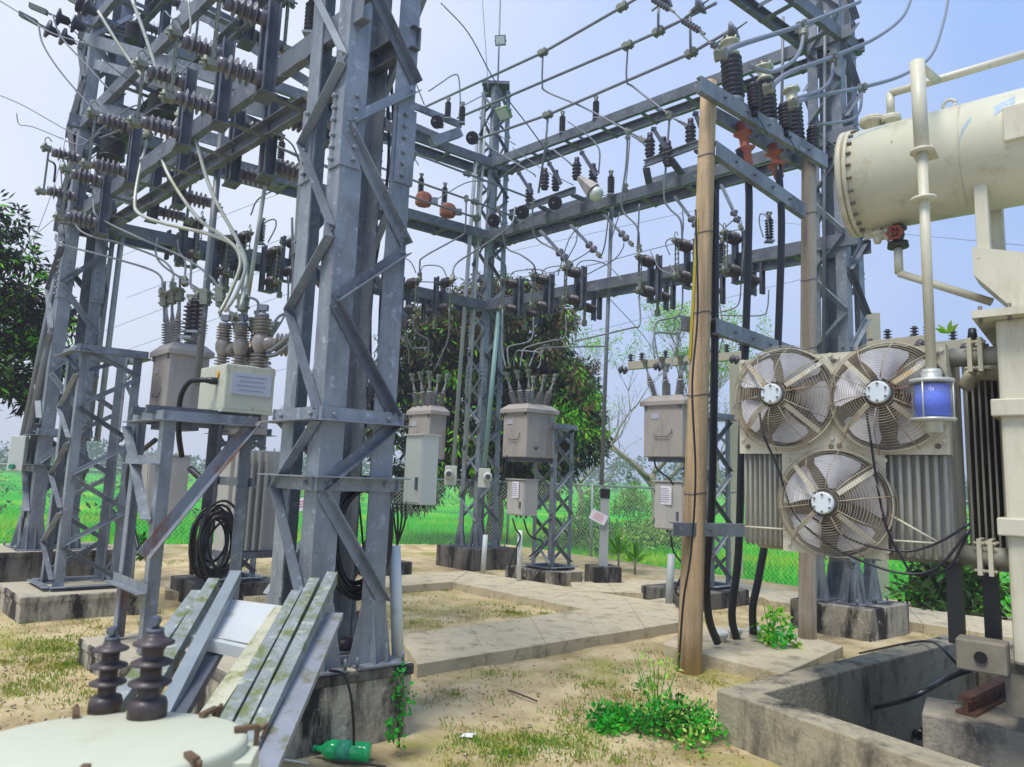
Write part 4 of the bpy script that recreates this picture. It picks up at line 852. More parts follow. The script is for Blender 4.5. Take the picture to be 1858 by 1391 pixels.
legstand(pAc, .58, .50, .25, 2.76, 'lattice stand with crossed braces standing before the left tower', wl=.085)
recloser(D(296, 767, 7.7), .52, .42, .84, 'large grey recloser with a green ring mark behind the pale green box, left one', lean_=.12, nb=3, bl=.5)
b = MB(); p = D(294, 707, 7.64); b.tube([p+(AX*math.cos(t)*.03*.9+Z3*math.sin(t)*.05) for t in [i*math.pi/6 for i in range(13)]], .006, 6, 0); 
cabinet(D(262, 932, 7.6), .2, .4, .62, 'grey cabinet left of the rusty angle-iron stand under the left recloser', note=None)
recloser(D(446, 787, 7.9), .56, .24, .74, 'grey recloser half hidden behind the pale green box', lean_=.2, handle=False)
cabinet(D(402, 922, 7.6), .2, .18, .5, 'small cabinet with a taped notice beside the coil of black cable', note=(.0, .78, .14, .22))
plinth(V(-3.3, 8.6, 0), .9, .9, .25, 'dark plinth behind the rusty angle-iron stand', m=CONCK)
legstand(V(-3.25, 8.55, 0), .42, .42, .25, 2.0, 'dark lattice stand behind the pale green box')
# tall finned cabinet
cn = D(404, 1002, 7.0); r = thing('finned_cabinet', 'tall cream finned cabinet standing behind the diagonal brace of the angle-iron stand', 'control cabinet', cn)
b = MB(); u = BX; L_ = .62; b.obox(cn+u*L_/2+AX*.12+Z3*.5, u*L_/2, AX*.12, Z3*.5); b.build('case', BOXP, r, bevel=.01)
for k in range(5):
    b = MB(); b.obox(cn+u*(.05+k*.07)-AX*.03+Z3*.5, u*.008, AX*.03, Z3*.48); b.build('fin', BOXP, r)
b = MB(); b.obox(cn+u*L_/2+AX*.1-Z3*.03, u*L_*.52, AX*.16, Z3*.03); b.build('base_frame', GALVD, r)

# ================================================================== FRONT STAND WITH THREE-POLE BREAKER BOX
sB = V(-2.6, 5.3, 0); ss = .66
sc_ = [sB, sB+BX*ss, sB+BX*ss+AX*ss, sB+AX*ss]        # near, right, far, left
plinth(sB+BX*ss/2+AX*ss/2, 1.0, 1.0, .18, 'concrete plinth behind the stack of steel arms under the angle-iron stand', cap=.02)
r = thing('angle_iron_stand', 'galvanised and rusty angle-iron stand carrying the pale green box', 'stand', (sB.x, sB.y, .18))
ins_ = [(BX, AX), (BX*-1, AX), (BX*-1, AX*-1), (BX, AX*-1)]
ZT = 1.93
for k in range(4):
    b = MB(); b.ang(sc_[k]+Z3*.19, sc_[k]+Z3*ZT, ins_[k][0], ins_[k][1], .085, .009); b.build('leg', [GALV, GALV, GALVD, RUSTY][k], r)
for k in range(4):
    a_, b_ = sc_[k]+Z3*(ZT-.05), sc_[(k+1) % 4]+Z3*(ZT-.05); d = (b_-a_).normalized(); o = V(d.y, -d.x, 0)
    b = MB(); b.ang(a_+o*.011-d*.02, b_+o*.011+d*.03, Z3, o, .08, .008); b.build('top_rail', GALV if k != 2 else GALVD, r)
for k, z in ((3, .62), (3, 1.55), (1, 1.4)):
    a_, b_ = sc_[k]+Z3*z, sc_[(k+1) % 4]+Z3*z; d = (b_-a_).normalized(); o = V(d.y, -d.x, 0)
    b = MB(); b.ang(a_+o*.012-d*.06, b_+o*.012+d*.06, Z3, o, .07, .008); b.build('side_rail', GALV, r)
a_, b_ = sc_[1]+Z3*1.88-AX*.02, sc_[0]+Z3*.92-AX*.02; b = MB(); b.ang(a_+(a_-b_).normalized()*.05, b_-(a_-b_).normalized()*.06, (a_-b_).cross(AX).normalized(), AX*-1, .085, .008)
for e_ in (a_, b_): b.cyl(e_, e_-AX*.03, .014, 6)
b.build('diagonal_brace', RUSTY, r)
a_, b_ = sc_[3]+Z3*1.85-BX*.02, sc_[0]+Z3*1.15-BX*.02; b = MB(); b.ang(a_, b_, (a_-b_).cross(BX).normalized(), BX*-1, .07, .008); b.build('diagonal_brace', GALV, r)
for s_ in (.25, .75):
    b = MB(); b.bar(sc_[0].lerp(sc_[3], s_)+Z3*(ZT+.04)-BX*.08, sc_[1].lerp(sc_[2], s_)+Z3*(ZT+.04)+BX*.12, .07, .06); b.build('box_support', GALVD, r)
# the breaker box
bn = D(404, 741, 5.62); W1, W2, HB = .52, .40, .37
r = thing('breaker_box', 'pale green breaker box with name plate and three taupe porcelain poles on the angle-iron stand', 'circuit breaker', bn)
c = bn+AX*W1/2+BX*W2/2
b = MB(); b.obox(c+Z3*HB/2, AX*W1/2, BX*W2/2, Z3*HB/2); b.build('case', GREENP, r, bevel=.012)
b = MB(); b.obox(c-Z3*.01, AX*(W1/2+.01), BX*(W2/2+.01), Z3*.012); b.build('base_rim', GREENP, r)
pc = bn+BX*W2*.52+Z3*HB*.58-AX*.004; b = MB(); b.obox(pc, BX*W2*.4, AX*.004, Z3*HB*.24); o = b.build('name_plate', PLATE, r)
b = MB()
for k in range(4): b.obox(pc-AX*.006+Z3*(HB*.16-k*HB*.1), BX*W2*(.3-.05*(k % 2)), AX*.0006, Z3*.003)
b.build('engraved_lines', INK, o)
b = MB(); b.lathe(bn+AX*W1*.28-BX*.004+Z3*HB*.78, BX*-1, [(.03, 0), (.03, .004)], 16); b.build('warning_dot', YTAG, r)
b = MB(); gl = bn+AX*W1*.28-BX*.01+Z3*HB*.62
b.lathe(gl, BX*-1, [(.03, 0), (.03, .05), (.024, .055), (.024, .08), (.018, .09), (.018, .12)], 12); b.build('cable_gland', BLACK, r)
b = MB(); b.tube([gl-BX*.1, gl-BX*.17+AX*.1-Z3*.02, gl-BX*.19+AX*.2-Z3*.16, gl-BX*.17+AX*.22-Z3*.42, gl-BX*.1+AX*.3-Z3*.62], .022, 10)
tag(b.build('power_cable', BLACKC), 'short thick black cable looping out of the pale green breaker box', 'power cable')
for k, (t, q) in enumerate([(.22, .35), (.5, .5), (.86, .62)]):
    o = c+AX*(W1/2-W1*(1-t) if False else 0)+Z3*HB
    o = bn+AX*W1*(1-t)*1.0+BX*W2*(.30+.42*k*.5)+Z3*HB
    s_ = .74 if k < 2 else .86
    p = thing('x', 'x', 'x') if False else None
    b = MB(); b.ins(o, o+Z3*.14*s_, .045*s_, .088*s_, 4, 20, cap=False); b.lathe(o+Z3*.14*s_, Z3, [(.05*s_, 0), (.06*s_, .02), (.082*s_, .06), (.088*s_, .1), (.075*s_, .14), (.055*s_, .17), (.055*s_, .2)], 20); b.ins(o+Z3*.34*s_, o+Z3*.5*s_, .055*s_, .09*s_, 5, 20, cap=False)
    pb_ = b.build('porcelain_pole', PORCT, r)
    b = MB(); b.cyl(o+Z3*.5*s_, o+Z3*.54*s_, .05, 12); b.cyl(o+Z3*.54*s_, o+Z3*.60*s_, .02, 8); b.box(o+Z3*.6*s_, (.07, .05, .05)); b.build('terminal', ALU, pb_)
    if k == 2 or k == 0:
        dd = (BX*.8-AX*.55).normalized() if k == 2 else BX
        b = MB(); b.lathe(o+Z3*.24*s_, dd, [(.06, 0), (.07, .06), (.05, .12), (.045, .14)], 16); b.ins(o+Z3*.24*s_+dd*.12, o+Z3*.24*s_+dd*.26, .045, .10, 4, 20, cap=False); b.cyl(o+Z3*.24*s_+dd*.26, o+Z3*.24*s_+dd*.34, .025, 10); b.build('side_bushing', PORCT, pb_)
for k, (px, py) in enumerate([(463, 640), (478, 655), (340, 610), (352, 600)]):
    put('post', make_post, D(px, py, 6.1), V(1, 0, 0), f'ribbed grey insulator beside the three porcelain poles, {("right front", "right rear", "left front", "left rear")[k]}', 'small insulators round the breaker box')
# small hardware clamps floating on cable ends belong to short risers
for k, (px, py, y) in enumerate([(298, 570, 7.6), (312, 565, 7.6), (326, 560, 7.6), (400, 560, 6.0), (372, 565, 6.1), (440, 575, 5.9)]):
    wire([D(px, py+14, y), D(px, py-26, y), D(px+1, py-60, y)], f'short riser with a bolted connector above the bushings on the left, {k+1} of 6', .014, ALU, clamps=(1,), cs=.065, cat='connector', name='connector', group='risers with bolted connectors on the left')
# coils of spare cable
def coil(c, u, v, rx, ry, n, label, r_=.014, ph=0, jit=.18, w=.06):
    b = MB(); P = []; nrm = u.cross(v).normalized()
    for i in range(n*14):
        t = 2*math.pi*i/14+ph; k = 1+jit*math.sin(i*.37)*(.5+.5*math.sin(i*.113))
        P.append(c+u*rx*k*math.cos(t)+v*ry*k*math.sin(t)+nrm*w*math.sin(i*.21)+Z3*-.02*math.sin(i*.05))
    b.tube(P, r_, 7, 2); return tag(b.build('cable_coil', BLACKC), label, 'cable coil')
coil(D(653, 975, 4.52), (BX-V(0, .25, 0)).normalized(), Z3, .17, .33, 10, 'big coil of black cable hung inside the front lattice tower', .017, jit=.12)
coil(D(392, 985, 6.0), BX, Z3, .13, .25, 13, 'tangled coil of black cable hanging under the breaker stand', .011, jit=.42, w=.12)
b = MB(); b.tube([D(345, 850, 6.3), D(372, 880, 6.2), D(376, 930, 6.2), D(352, 960, 6.3), D(350, 1040, 6.4)], .03, 10); tag(b.build('power_cable', BLACKC), 'thick black cable arching behind the front leg of the angle-iron stand', 'power cable')
b = MB(); b.tube([D(282, 798, 6.9), D(245, 830, 7.2), D(232, 870, 7.3), D(236, 990, 7.3), D(212, 1052, 7.3)], .025, 10); tag(b.build('power_cable', BLACKC), 'thick black cable arching down left of the angle-iron stand', 'power cable')
b = MB(); b.tube([D(236, 925, 7.3), D(243, 960, 7.3), D(252, 1000, 7.2)], .02, 8); tag(b.build('power_cable', BLACKC), 'short black branch cable left of the angle-iron stand', 'power cable')

# ================================================================== TWO-POLE CABLE FRAME
P1b = G(1250, 1222, -.02); P1t = D(1286, 150, 6.22); P2b = G(1465, 1180, -.02); P2t = D(1468, 272, 7.15)
def pole(a_, b_, r0, r1, label, strip=False):
    pm_ = POLEM if strip else POLEG
    r = thing('tan_pole', label, 'pole', a_)
    b = MB(); n = 14; b.tube([a_.lerp(b_, i/n) for i in range(n+1)], lambda t: r0+(r1-r0)*t, 20, 0); b.build('shaft', pm_, r)
    d = (b_-a_).normalized()
    for t in (.28, .44, .58, .72, .86):
        b = MB(); p = a_.lerp(b_, t); rr = r0+(r1-r0)*t+.003; x, y = perp(d)
        b.tube([p+(x*math.cos(k*math.pi/8)+y*math.sin(k*math.pi/8))*rr+d*.012*math.sin(k*.8) for k in range(17)], .004, 5, 0); b.build('binding_wire', GALVD, r)
    if strip:
        b = MB(); b.bar(a_.lerp(b_, .50)+V(-r0*.93, -.03, 0), a_.lerp(b_, .745)+V(-r1*.98, -.03, 0), .05, .012, V(1, 0, 0)); b.build('yellow_strip', YELL, r)
    return r
pole(P1b, P1t, .103, .073, 'thick tan pole standing in front of the recloser, yellow strip on its left side', True)
pole(P2b, P2t, .086, .074, 'thinner tan pole behind the radiators, right one of the two poles')
b = MB(); b.tube([D(1262, 380, 6.0), D(1266, 560, 6.0), D(1256, 700, 5.98), D(1262, 860, 5.95), D(1254, 1000, 5.93), D(1240, 1090, 5.92), D(1232, 1200, 5.96), D(1228, 1216, 6.0)], .009, 6); tag(b.build('cable', BLACKC), 'thin black wire running down the face of the thick tan pole', 'cable')
def xarm(a_, b_, ya, yb, label, d=.13, flip=1, two=0):
    A_, B_ = D(*a_, ya), D(*b_, yb); u = (B_-A_).normalized(); n = V(u.y, -u.x, 0).normalized()*flip
    r = thing('crossarm', label, 'crossarm', (A_+B_)/2-Z3*d/2)
    b = MB(); b.chan(A_, B_, n*-1, Z3, d, .06, .008); b.build('channel', GALV, r)
    b = MB(); L_ = (B_-A_).length; k = int(L_/.28)
    for i in range(1, k):
        p = A_.lerp(B_, i/k); b.cyl(p+n*.03-n*.03, p+n*.022, .013, 6)
    b.build('bolts', GALVD, r); return r
xarm((1272, 150), (1502, 292), 5.98, 7.05, 'front top channel joining the two tan poles', .15)
xarm((1300, 205), (1470, 300), 6.45, 7.35, 'rear top channel joining the two tan poles', .13)
xarm((1300, 268), (1462, 382), 6.15, 7.0, 'lower channel bolted between the two tan poles', .15)
xarm((1300, 590), (1455, 645), 6.2, 7.05, 'perforated steel channel low between the tan poles above the fans', .14)
xarm((1236, 584), (1312, 600), 6.3, 6.4, 'short steel channel sticking out left of the thick tan pole', .13)
xarm((1222, 960), (1352, 962), 5.98, 6.3, 'short black channel through the thick tan pole at knee height', .11)
for k, (bt, tp, y, R_, orr) in enumerate([((1332, 172), (1326, 104), 6.5, .105, ((1345, 222), (1358, 305))), ((1394, 212), (1388, 148), 6.8, .1, ((1402, 262), (1414, 325))), ((1444, 248), (1438, 188), 7.05, .095, None)]):
    o, t = D(*bt, y), D(*tp, y)
    r = thing('cable_end', f'big dark ribbed cable end on the two-pole frame, {("left and tallest", "middle", "right")[k]}', 'cable termination', o, 'big dark cable ends on the two-pole frame')
    b = MB(); b.ins(o-Z3*.05, t, R_*.72, R_, 9, 22, cap=False); b.build('ribbed_body', POLY, r)
    b = MB(); b.lathe(t, t-o, [(R_*.7, 0), (R_*.85, .01), (R_*.85, .03), (R_*.6, .05), (R_*.62, .13), (R_*.9, .14), (R_*.9, .165), (R_*.3, .17)], 18)
    for q in range(6): b.cyl(t+Z3*.15+V(math.cos(q), math.sin(q), 0)*R_*.8, t+Z3*.19+V(math.cos(q), math.sin(q), 0)*R_*.8, .01, 6)
    b.build('cap', mat('oxidised_cap', lin((176, 176, 150)), .5, .2, .2, 14), r)
    b = MB(); b.cyl(o-Z3*.12, o-Z3*.05, R_*.9, 16); b.build('flange', GALV, r)
    if orr:
        p, q = D(*orr[0], y+.1), D(*orr[1], y+.1); d = q-p
        b = MB(); L_ = d.length; b.lathe(p, d, [(.05, 0), (.05, L_*.2), (.095, L_*.24), (.06, L_*.3), (.045, L_*.34), (.045, L_*.55), (.095, L_*.58), (.06, L_*.64), (.05, L_*.68), (.05, L_*.95), (.036, L_)], 16); b.build('orange_sleeve', ORANGE, r)
for k, (bt, tp, y) in enumerate([((1370, 196), (1366, 152), 6.35), ((1426, 233), (1422, 188), 6.65), ((1475, 272), (1475, 230), 7.0)]):
    o, t = D(*bt, y), D(*tp, y); r = thing('surge_arrester', f'small dark ribbed arrester beside the big cable ends, {("left", "middle", "right")[k]} one', 'surge arrester', o, 'surge arresters on the two-pole frame')
    b = MB(); b.ins(o, t, .04, .066, 6, 16); b.build('ribbed_body', POLY, r)
    b = MB(); b.cyl(o-Z3*.08, o, .028, 8); b.tube([o-Z3*.08, o-Z3*.13+V(.05, 0, 0), o-Z3*.22+V(.16, .1, 0)], .005, 5); b.build('earth_lead', BLACKC, r)
for k, (px, py) in enumerate([(1305, 1163), (1333, 1158), (1369, 1156)]):
    p = G(px, py, .1); r_ = MB(); a_ = p-Z3*.05; d = V(.15 if k < 1 else .02, -.05, 1).normalized()
    r_.lathe(a_, d, [(.055, 0), (.055, .1), (.065, .1), (.065, .14), (.05, .145)], 14); tag(r_.build('duct_stub', PVC), f'white plastic duct stub in the slab at a black cable foot, {("left", "middle", "right")[k]}', 'pipe stub', 'white duct stubs in the cable slab')

# ================================================================== LAMPS, METERS, PIPES, SMALL THINGS
def flood(p, sz, d, label, m=DGREEN, front=True):
    r = thing('floodlight', label, 'floodlight', p-Z3*sz/2); d = d.normalized(); x = d.cross(Z3).normalized(); y = x.cross(d)
    b = MB(); b.obox(p, x*sz*.5, y*sz*.45, d*sz*.12); b.build('case', m, r)
    b = MB(); b.obox(p+d*sz*.13, x*sz*.42, y*sz*.37, d*sz*.02); b.build('glass', LAMPG, r)
    b = MB(); b.tube([p-x*sz*.55, p-x*sz*.55-d*sz*.3, p+x*sz*.55-d*sz*.3, p+x*sz*.55], sz*.04, 6, 0); b.build('bracket', GALVD, r)
    return r
flood(D(908, 73, 12.5), .2, V(-.15, -1, -.35), 'square floodlight on the rod above the back centre tower')
flood(D(914, 205, 12.2), .26, V(-.35, -.5, -.8), 'mossy green floodlight under the top of the back centre tower', LAMPM)
wire([D(903, 168, 12.5), D(905, 92, 12.5), D(908, -10, 12.5)], 'thin lightning rod above the back centre tower', .016, ALU, 'rod', 'lightning_rod', sub=0)
p = D(1080, 350, 10.2); r = thing('hood_lamp', 'grey hooded lamp with pale lens at the end of the dark switch frame', 'lamp', p-Z3*.1)
b = MB(); q = D(1050, 322, 10.3); u = (p-q).normalized(); b.lathe(q, p-q, [(.04, 0), (.07, .08), (.12, .25), (.14, .34)], 6, False); b.build('hood', GREYP, r)
b = MB(); b.lathe(p, p-q, [(.1, -.04), (.12, .02), (.1, .08), (.04, .11)], 14); b.build('lens', LAMPG, r)
b = MB(); c = TW[3]+Z3*8.85; b.box(c, (.5, .5, .06)); b.box(c+V(-.2, -.1, .06), (.14, .1, .08)); tag(b.build('cap_plate', GALVD), 'dark square plate capping the back centre tower', 'steel plate')
for px, py, wh in ((818, 862, 'left'), (879, 867, 'right')):
    p = D(px, py, 11.95); r = thing('meter_box', f'{wh} pale meter box on the back centre tower below its conduit', 'meter box', p-Z3*.15)
    b = MB(); b.box(p, (.2, .12, .32)); b.build('case', WHITEB, r, bevel=.01)
    g = p+V(.05 if wh == 'right' else -.03, -.06, .02); b = MB(); b.lathe(g, V(.1, -1, 0), [(.08, 0), (.08, .07), (.06, .09), (.02, .1)], 16); o = b.build('dial_glass', WHITEB, r)
    b = MB(); b.lathe(g+V(0, -.005, 0), V(.1, -1, 0), [(.045, .095), (.045, .1)], 12); b.build('dial', GALVD, o)
b = MB(); b.box(G(1098, 1072, 0)+V(0, .28, .15), (.42, .42, .34), .25); tag(b.build('lamp_plinth', CONCK, bevel=.012), 'small black concrete plinth in the middle of the walkway', 'plinth')
pp = G(1098, 1072, 0)+V(0, .28, .32)
r = thing('signpost', 'pale square post on the small black plinth with a tilted paper tied on', 'post', pp)
tp = D(1098, 884, pp.y); b = MB(); b.bar(pp, tp, .12, .12, V(0, 1, 0)); b.build('post', PVCG, r)
b = MB(); b.bar(pp.lerp(tp, .86), pp.lerp(tp, .98), .135, .135, V(0, 1, 0)); b.build('tape_band', TAPE, r)
q = D(1086, 938, pp.y-.1); b = MB(); x = V(.9, 0, -.42).normalized(); y = V(.42, 0, .9).normalized(); b.obox(q, x*.125, y*.075, V(0, .003, 0)); o = b.build('paper', PAPER, r)
b = MB()
for k in range(4): b.obox(q+y*(.045-k*.028)-V(0, .004, 0), x*random.uniform(.06, .09), y*.004, V(0, .0005, 0))
b.build('red_print', INKR, o)
q = D(545, 915, 5.6); b = MB(); x = V(.97, 0, .2).normalized(); y = V(-.2, 0, .97).normalized(); b.obox(q, x*.07, y*.05, V(0, .003, 0)); o = tag(b.build('paper_notice', PAPER), 'small tilted paper notice tied left of the front tower', 'notice')
b = MB()
for k in range(3): b.obox(q+y*(.022-k*.02)-V(0, .004, 0), x*.045, y*.003, V(0, .0005, 0))
b.build('red_print', INKR, o)
for a_, b_, y0, r_, m_, lb in [((716, 990), (722, 1203), 4.62, .038, PVC, 'white plastic pipe standing at the right foot of the front tower'), ((881, 970), (876, 1044), 11.6, .04, PVC, 'white duct rising in front of the centre tower plinth'), ((944, 962), (941, 1052), 10.35, .035, PVC, 'white duct under the small cabinet right of the centre tower'),
        ((1218, 1005), (1213, 1108), 8.9, .045, PVCG, 'grey duct under the cabinet left of the thick tan pole'), ((240, 970), (233, 1060), 7.9, .05, PVCG, 'pale post behind the left lattice stand'), ((622, 1080), (600, 1180), 4.9, .02, GALVD, 'thin dark pipe inside the front tower')]:
    wire([D(*a_, y0), D(*b_, y0)], lb, r_, m_, 'pipe', 'pipe', sub=0, n=14)
for L, y, lb in [([(930, 940), (936, 960), (944, 975), (930, 1010), (922, 1035)], 10.3, 'thin black cable under the small cabinet, left'), ([(950, 940), (960, 970), (985, 985), (960, 1010)], 10.35, 'thin black cable under the small cabinet, right'), ([(1186, 828), (1192, 850), (1214, 868), (1222, 880)], 9.1, 'black cable between the recloser and cabinet left of the tan pole'),
        ([(1216, 965), (1222, 1000), (1240, 1030), (1226, 1070), (1238, 1085)], 8.9, 'black cable drooping under the cabinet left of the tan pole'), ([(920, 825), (915, 860), (905, 900)], 10.6, 'thin black cable left of the small cabinet'), ([(597, 1216), (622, 1222), (634, 1250), (641, 1300), (642, 1352)], 3.9, 'thin grey wire hanging over the front plinth edge'),
        ([(640, 880), (650, 900), (660, 1000), (668, 1060)], 4.7, 'thin wire strap holding the big coil'), ([(700, 30), (716, 260), (704, 420), (690, 560), (688, 800)], 5.0, 'black cable running down inside the front tower, right'), ([(692, 20), (706, 260), (690, 420), (672, 560), (676, 800)], 4.95, 'black cable running down inside the front tower, left')]:
    wire([D(*p_, y) for p_ in L], lb, .012 if y > 4.8 else .007, BLACKC)
b = MB(); p = G(636, 1172, .43)+V(0, .12, 0); b.lathe(p, Z3, [(.018, 0), (.022, .02), (.022, .06), (.03, .08), (.032, .14), (.02, .17), (.012, .18), (.022, .185), (.022, .2)], 14); tag(b.build('small_bottle', BRICKR), 'small reddish brown bottle standing inside the foot of the front tower', 'bottle')
b = MB(); p = G(612, 1186, .43)+V(.03, .1, .03); b.lathe(p, V(1, .2, -.1), [(.02, -.06), (.045, -.04), (.05, 0), (.045, .04), (.02, .06)], 12); tag(b.build('dark_pot', PORC), 'dark rounded pot lying inside the foot of the front tower', 'pot')
# ================================================================== OIL PIT
inn = .2
def pw(s_, t_): return PT0+pu*s_+pv*t_
b = MB()
L1_, L2_ = 3.55, 4.0
poly = [pw(0, 0), pw(L1_, 0), pw(L1_, inn), pw(inn, inn), pw(inn, L2_), pw(0, L2_)]
b.poly([tuple(p)[:2] for p in poly], -.6, .29)
PITM = mat('oil_stained_pit_concrete', lin((160, 152, 128)), .85, 0, .18, 3, stain=lin((40, 40, 40)), st=(.49, .64), ss=2.6, sz=.3, bump=.4, bs=35, stain2=lin((110, 104, 92)), st2=(.55, .7), ss2=6)
q = [pw(L1_-.1, inn+.002), pw(L1_+.15, inn+.002), pw(L1_+.15, L2_), pw(L1_-.1, L2_)]; b.poly([tuple(p)[:2] for p in q], -.6, .286)
fw_ = pw(1.8, L2_)
tag(b.build('pit_wall', PITM, bevel=.01), 'low concrete kerb wall round the oil pit at the lower right', 'pit wall')
bl0 = G(1672, 1292, .22); bu = V(.78, -.62, 0).normalized(); bv = V(.55, .83, 0).normalized()
b = MB(); q = [bl0, bl0+bu*2.2, bl0+bu*2.2+bv*.9, bl0+bv*.42]; b.poly([tuple(p)[:2] for p in q], -.6, .22)
r = thing('foundation_block', 'pale concrete foundation block with a rusty rail on it inside the pit', 'foundation', (bl0.x, bl0.y, -.5))
b.build('block', mat('block_concrete', lin((168, 160, 142)), .85, 0, .15, 4, stain=lin((90, 86, 78)), st=(.5, .65), ss=4, sz=.4, bump=.4), r, bevel=.015)
a_ = G(1752, 1298, .22); b_ = G(1880, 1232, .22)
for (w_, z0_, z1_) in ((.11, .224, .24), (.03, .24, .30), (.07, .30, .33)):
    b = MB(); b.bar(V(a_.x, a_.y, (z0_+z1_)/2), V(b_.x, b_.y, (z0_+z1_)/2), w_, z1_-z0_, Z3); b.build('rail', RAILR, r) if w_ == .11 else b.build('rail_web', RAILR, r)
for k in range(4):
    L = [(1575+k*16, 1300-k*3), (1610+k*14, 1302-k*6), (1640+k*12, 1318-k*5), (1668, 1335-k*10)]
    b = MB(); b.tube([G(x, y, -.3) for x, y in L], .032, 10); tag(b.build('oil_hose', BLACK), f'black hose lying in the pit beside the block, {ORD[k]} to the camera', 'hose', 'black hoses in the oil pit')
b = MB(); b.tube([G(1560, 1290, -.48), D(1640, 1270, 4.3), D(1720, 1230, 4.4), D(1760, 1215, 4.4)], .016, 8); tag(b.build('cable', BLACKC), 'black cable crossing the pit to the transformer foot', 'cable')
b = MB(); b.tube([G(1560, 1185, .02), G(1640, 1168, .3), G(1680, 1163, .33), D(1705, 1172, 5.0), D(1745, 1215, 4.7)], .010, 8); tag(b.build('cable', BLACKC), 'thin black cable looping over the back kerb of the pit', 'cable')

# ================================================================== POWER TRANSFORMER
L0 = D(1346, 655, 5.05); R0 = D(1718, 627, 4.22)
tt = V(R0.x-L0.x, R0.y-L0.y, 0); WF = tt.length; tt.normalize(); nn = V(tt.y, -tt.x, 0)
if nn.dot(V(L0.x, L0.y, 0)) > 0: nn = -nn
ZT_ = (L0.z+R0.z)/2; BASE = V(L0.x, L0.y, ZT_)
def pf(px, py, off=0): return PL(px, py, (BASE, tt), off)
ZB_ = (pf(1352, 990).z+pf(1700, 1022).z)/2; HT = ZT_-ZB_
XF = thing('power_transformer', 'big cream power transformer with three caged cooling fans, conservator tank and blue silica breather', 'transformer', G(1830, 1230, 0))
def fp(s_, z, off=0): return V(BASE.x, BASE.y, 0)+tt*s_+nn*off+Z3*z
# radiator block
rad = MB(); n_ = 17; dpt = .52
for k in range(n_):
    o_ = -.03-k*dpt/n_; rad.obox(fp(WF/2, (ZT_+ZB_)/2-.01, o_), tt*WF/2*.985, nn*.007, Z3*(HT/2-.03))
RA = rad.build('radiator', FINM, XF)
fb = MB()
def ribs(s0, s1, n):
    for k in range(n):
        s_ = s0+(s1-s0)*(k+.5)/n; w_ = (s1-s0)/n*.5
        fb.tube([fp(s_, ZB_+.02, -.02), fp(s_, ZB_+.05, .012), fp(s_, ZT_-.5, .012)], w_*.55, 8, 0)
sL = lambda px, py: (pf(px, py)-V(BASE.x, BASE.y, 0)).dot(tt)
ribs(.01, sL(1422, 900), 8); ribs(sL(1612, 900), WF-.01, 7); ribs(sL(1422, 900), sL(1612, 900), 12)
fb.build('front_rib', FINM, RA)
b = MB()
for z in (ZT_-.03, ZB_+.03): b.tube([fp(.02, z, -.26), fp(WF, z, -.26)], .055, 14, 0)
b.build('header_pipe', FINM, RA)
# mounting sheets
zlow = (pf(1346, 816).z+pf(1716, 834).z)/2
b = MB(); b.obox(fp(WF/2, (ZT_+zlow)/2, .045), tt*WF/2, nn*.004, Z3*(ZT_-zlow)/2)
b.obox(fp(WF/2, ZT_-.004, .0), tt*WF/2, nn*.05, Z3*.004); b.obox(fp(WF-.004, (ZT_+zlow)/2, 0), tt*.004, nn*.05, Z3*(ZT_-zlow)/2)
b.build('upper_fan_sheet', CREAM, XF)
s0, s1 = sL(1424, 900), sL(1612, 900); zb3 = pf(1515, 1006).z
b = MB(); b.obox(fp((s0+s1)/2, (zlow+zb3)/2-.001, .0415), tt*(s1-s0)/2, nn*.004, Z3*((zlow-zb3)/2)); b.build('lower_fan_sheet', CREAM, XF)
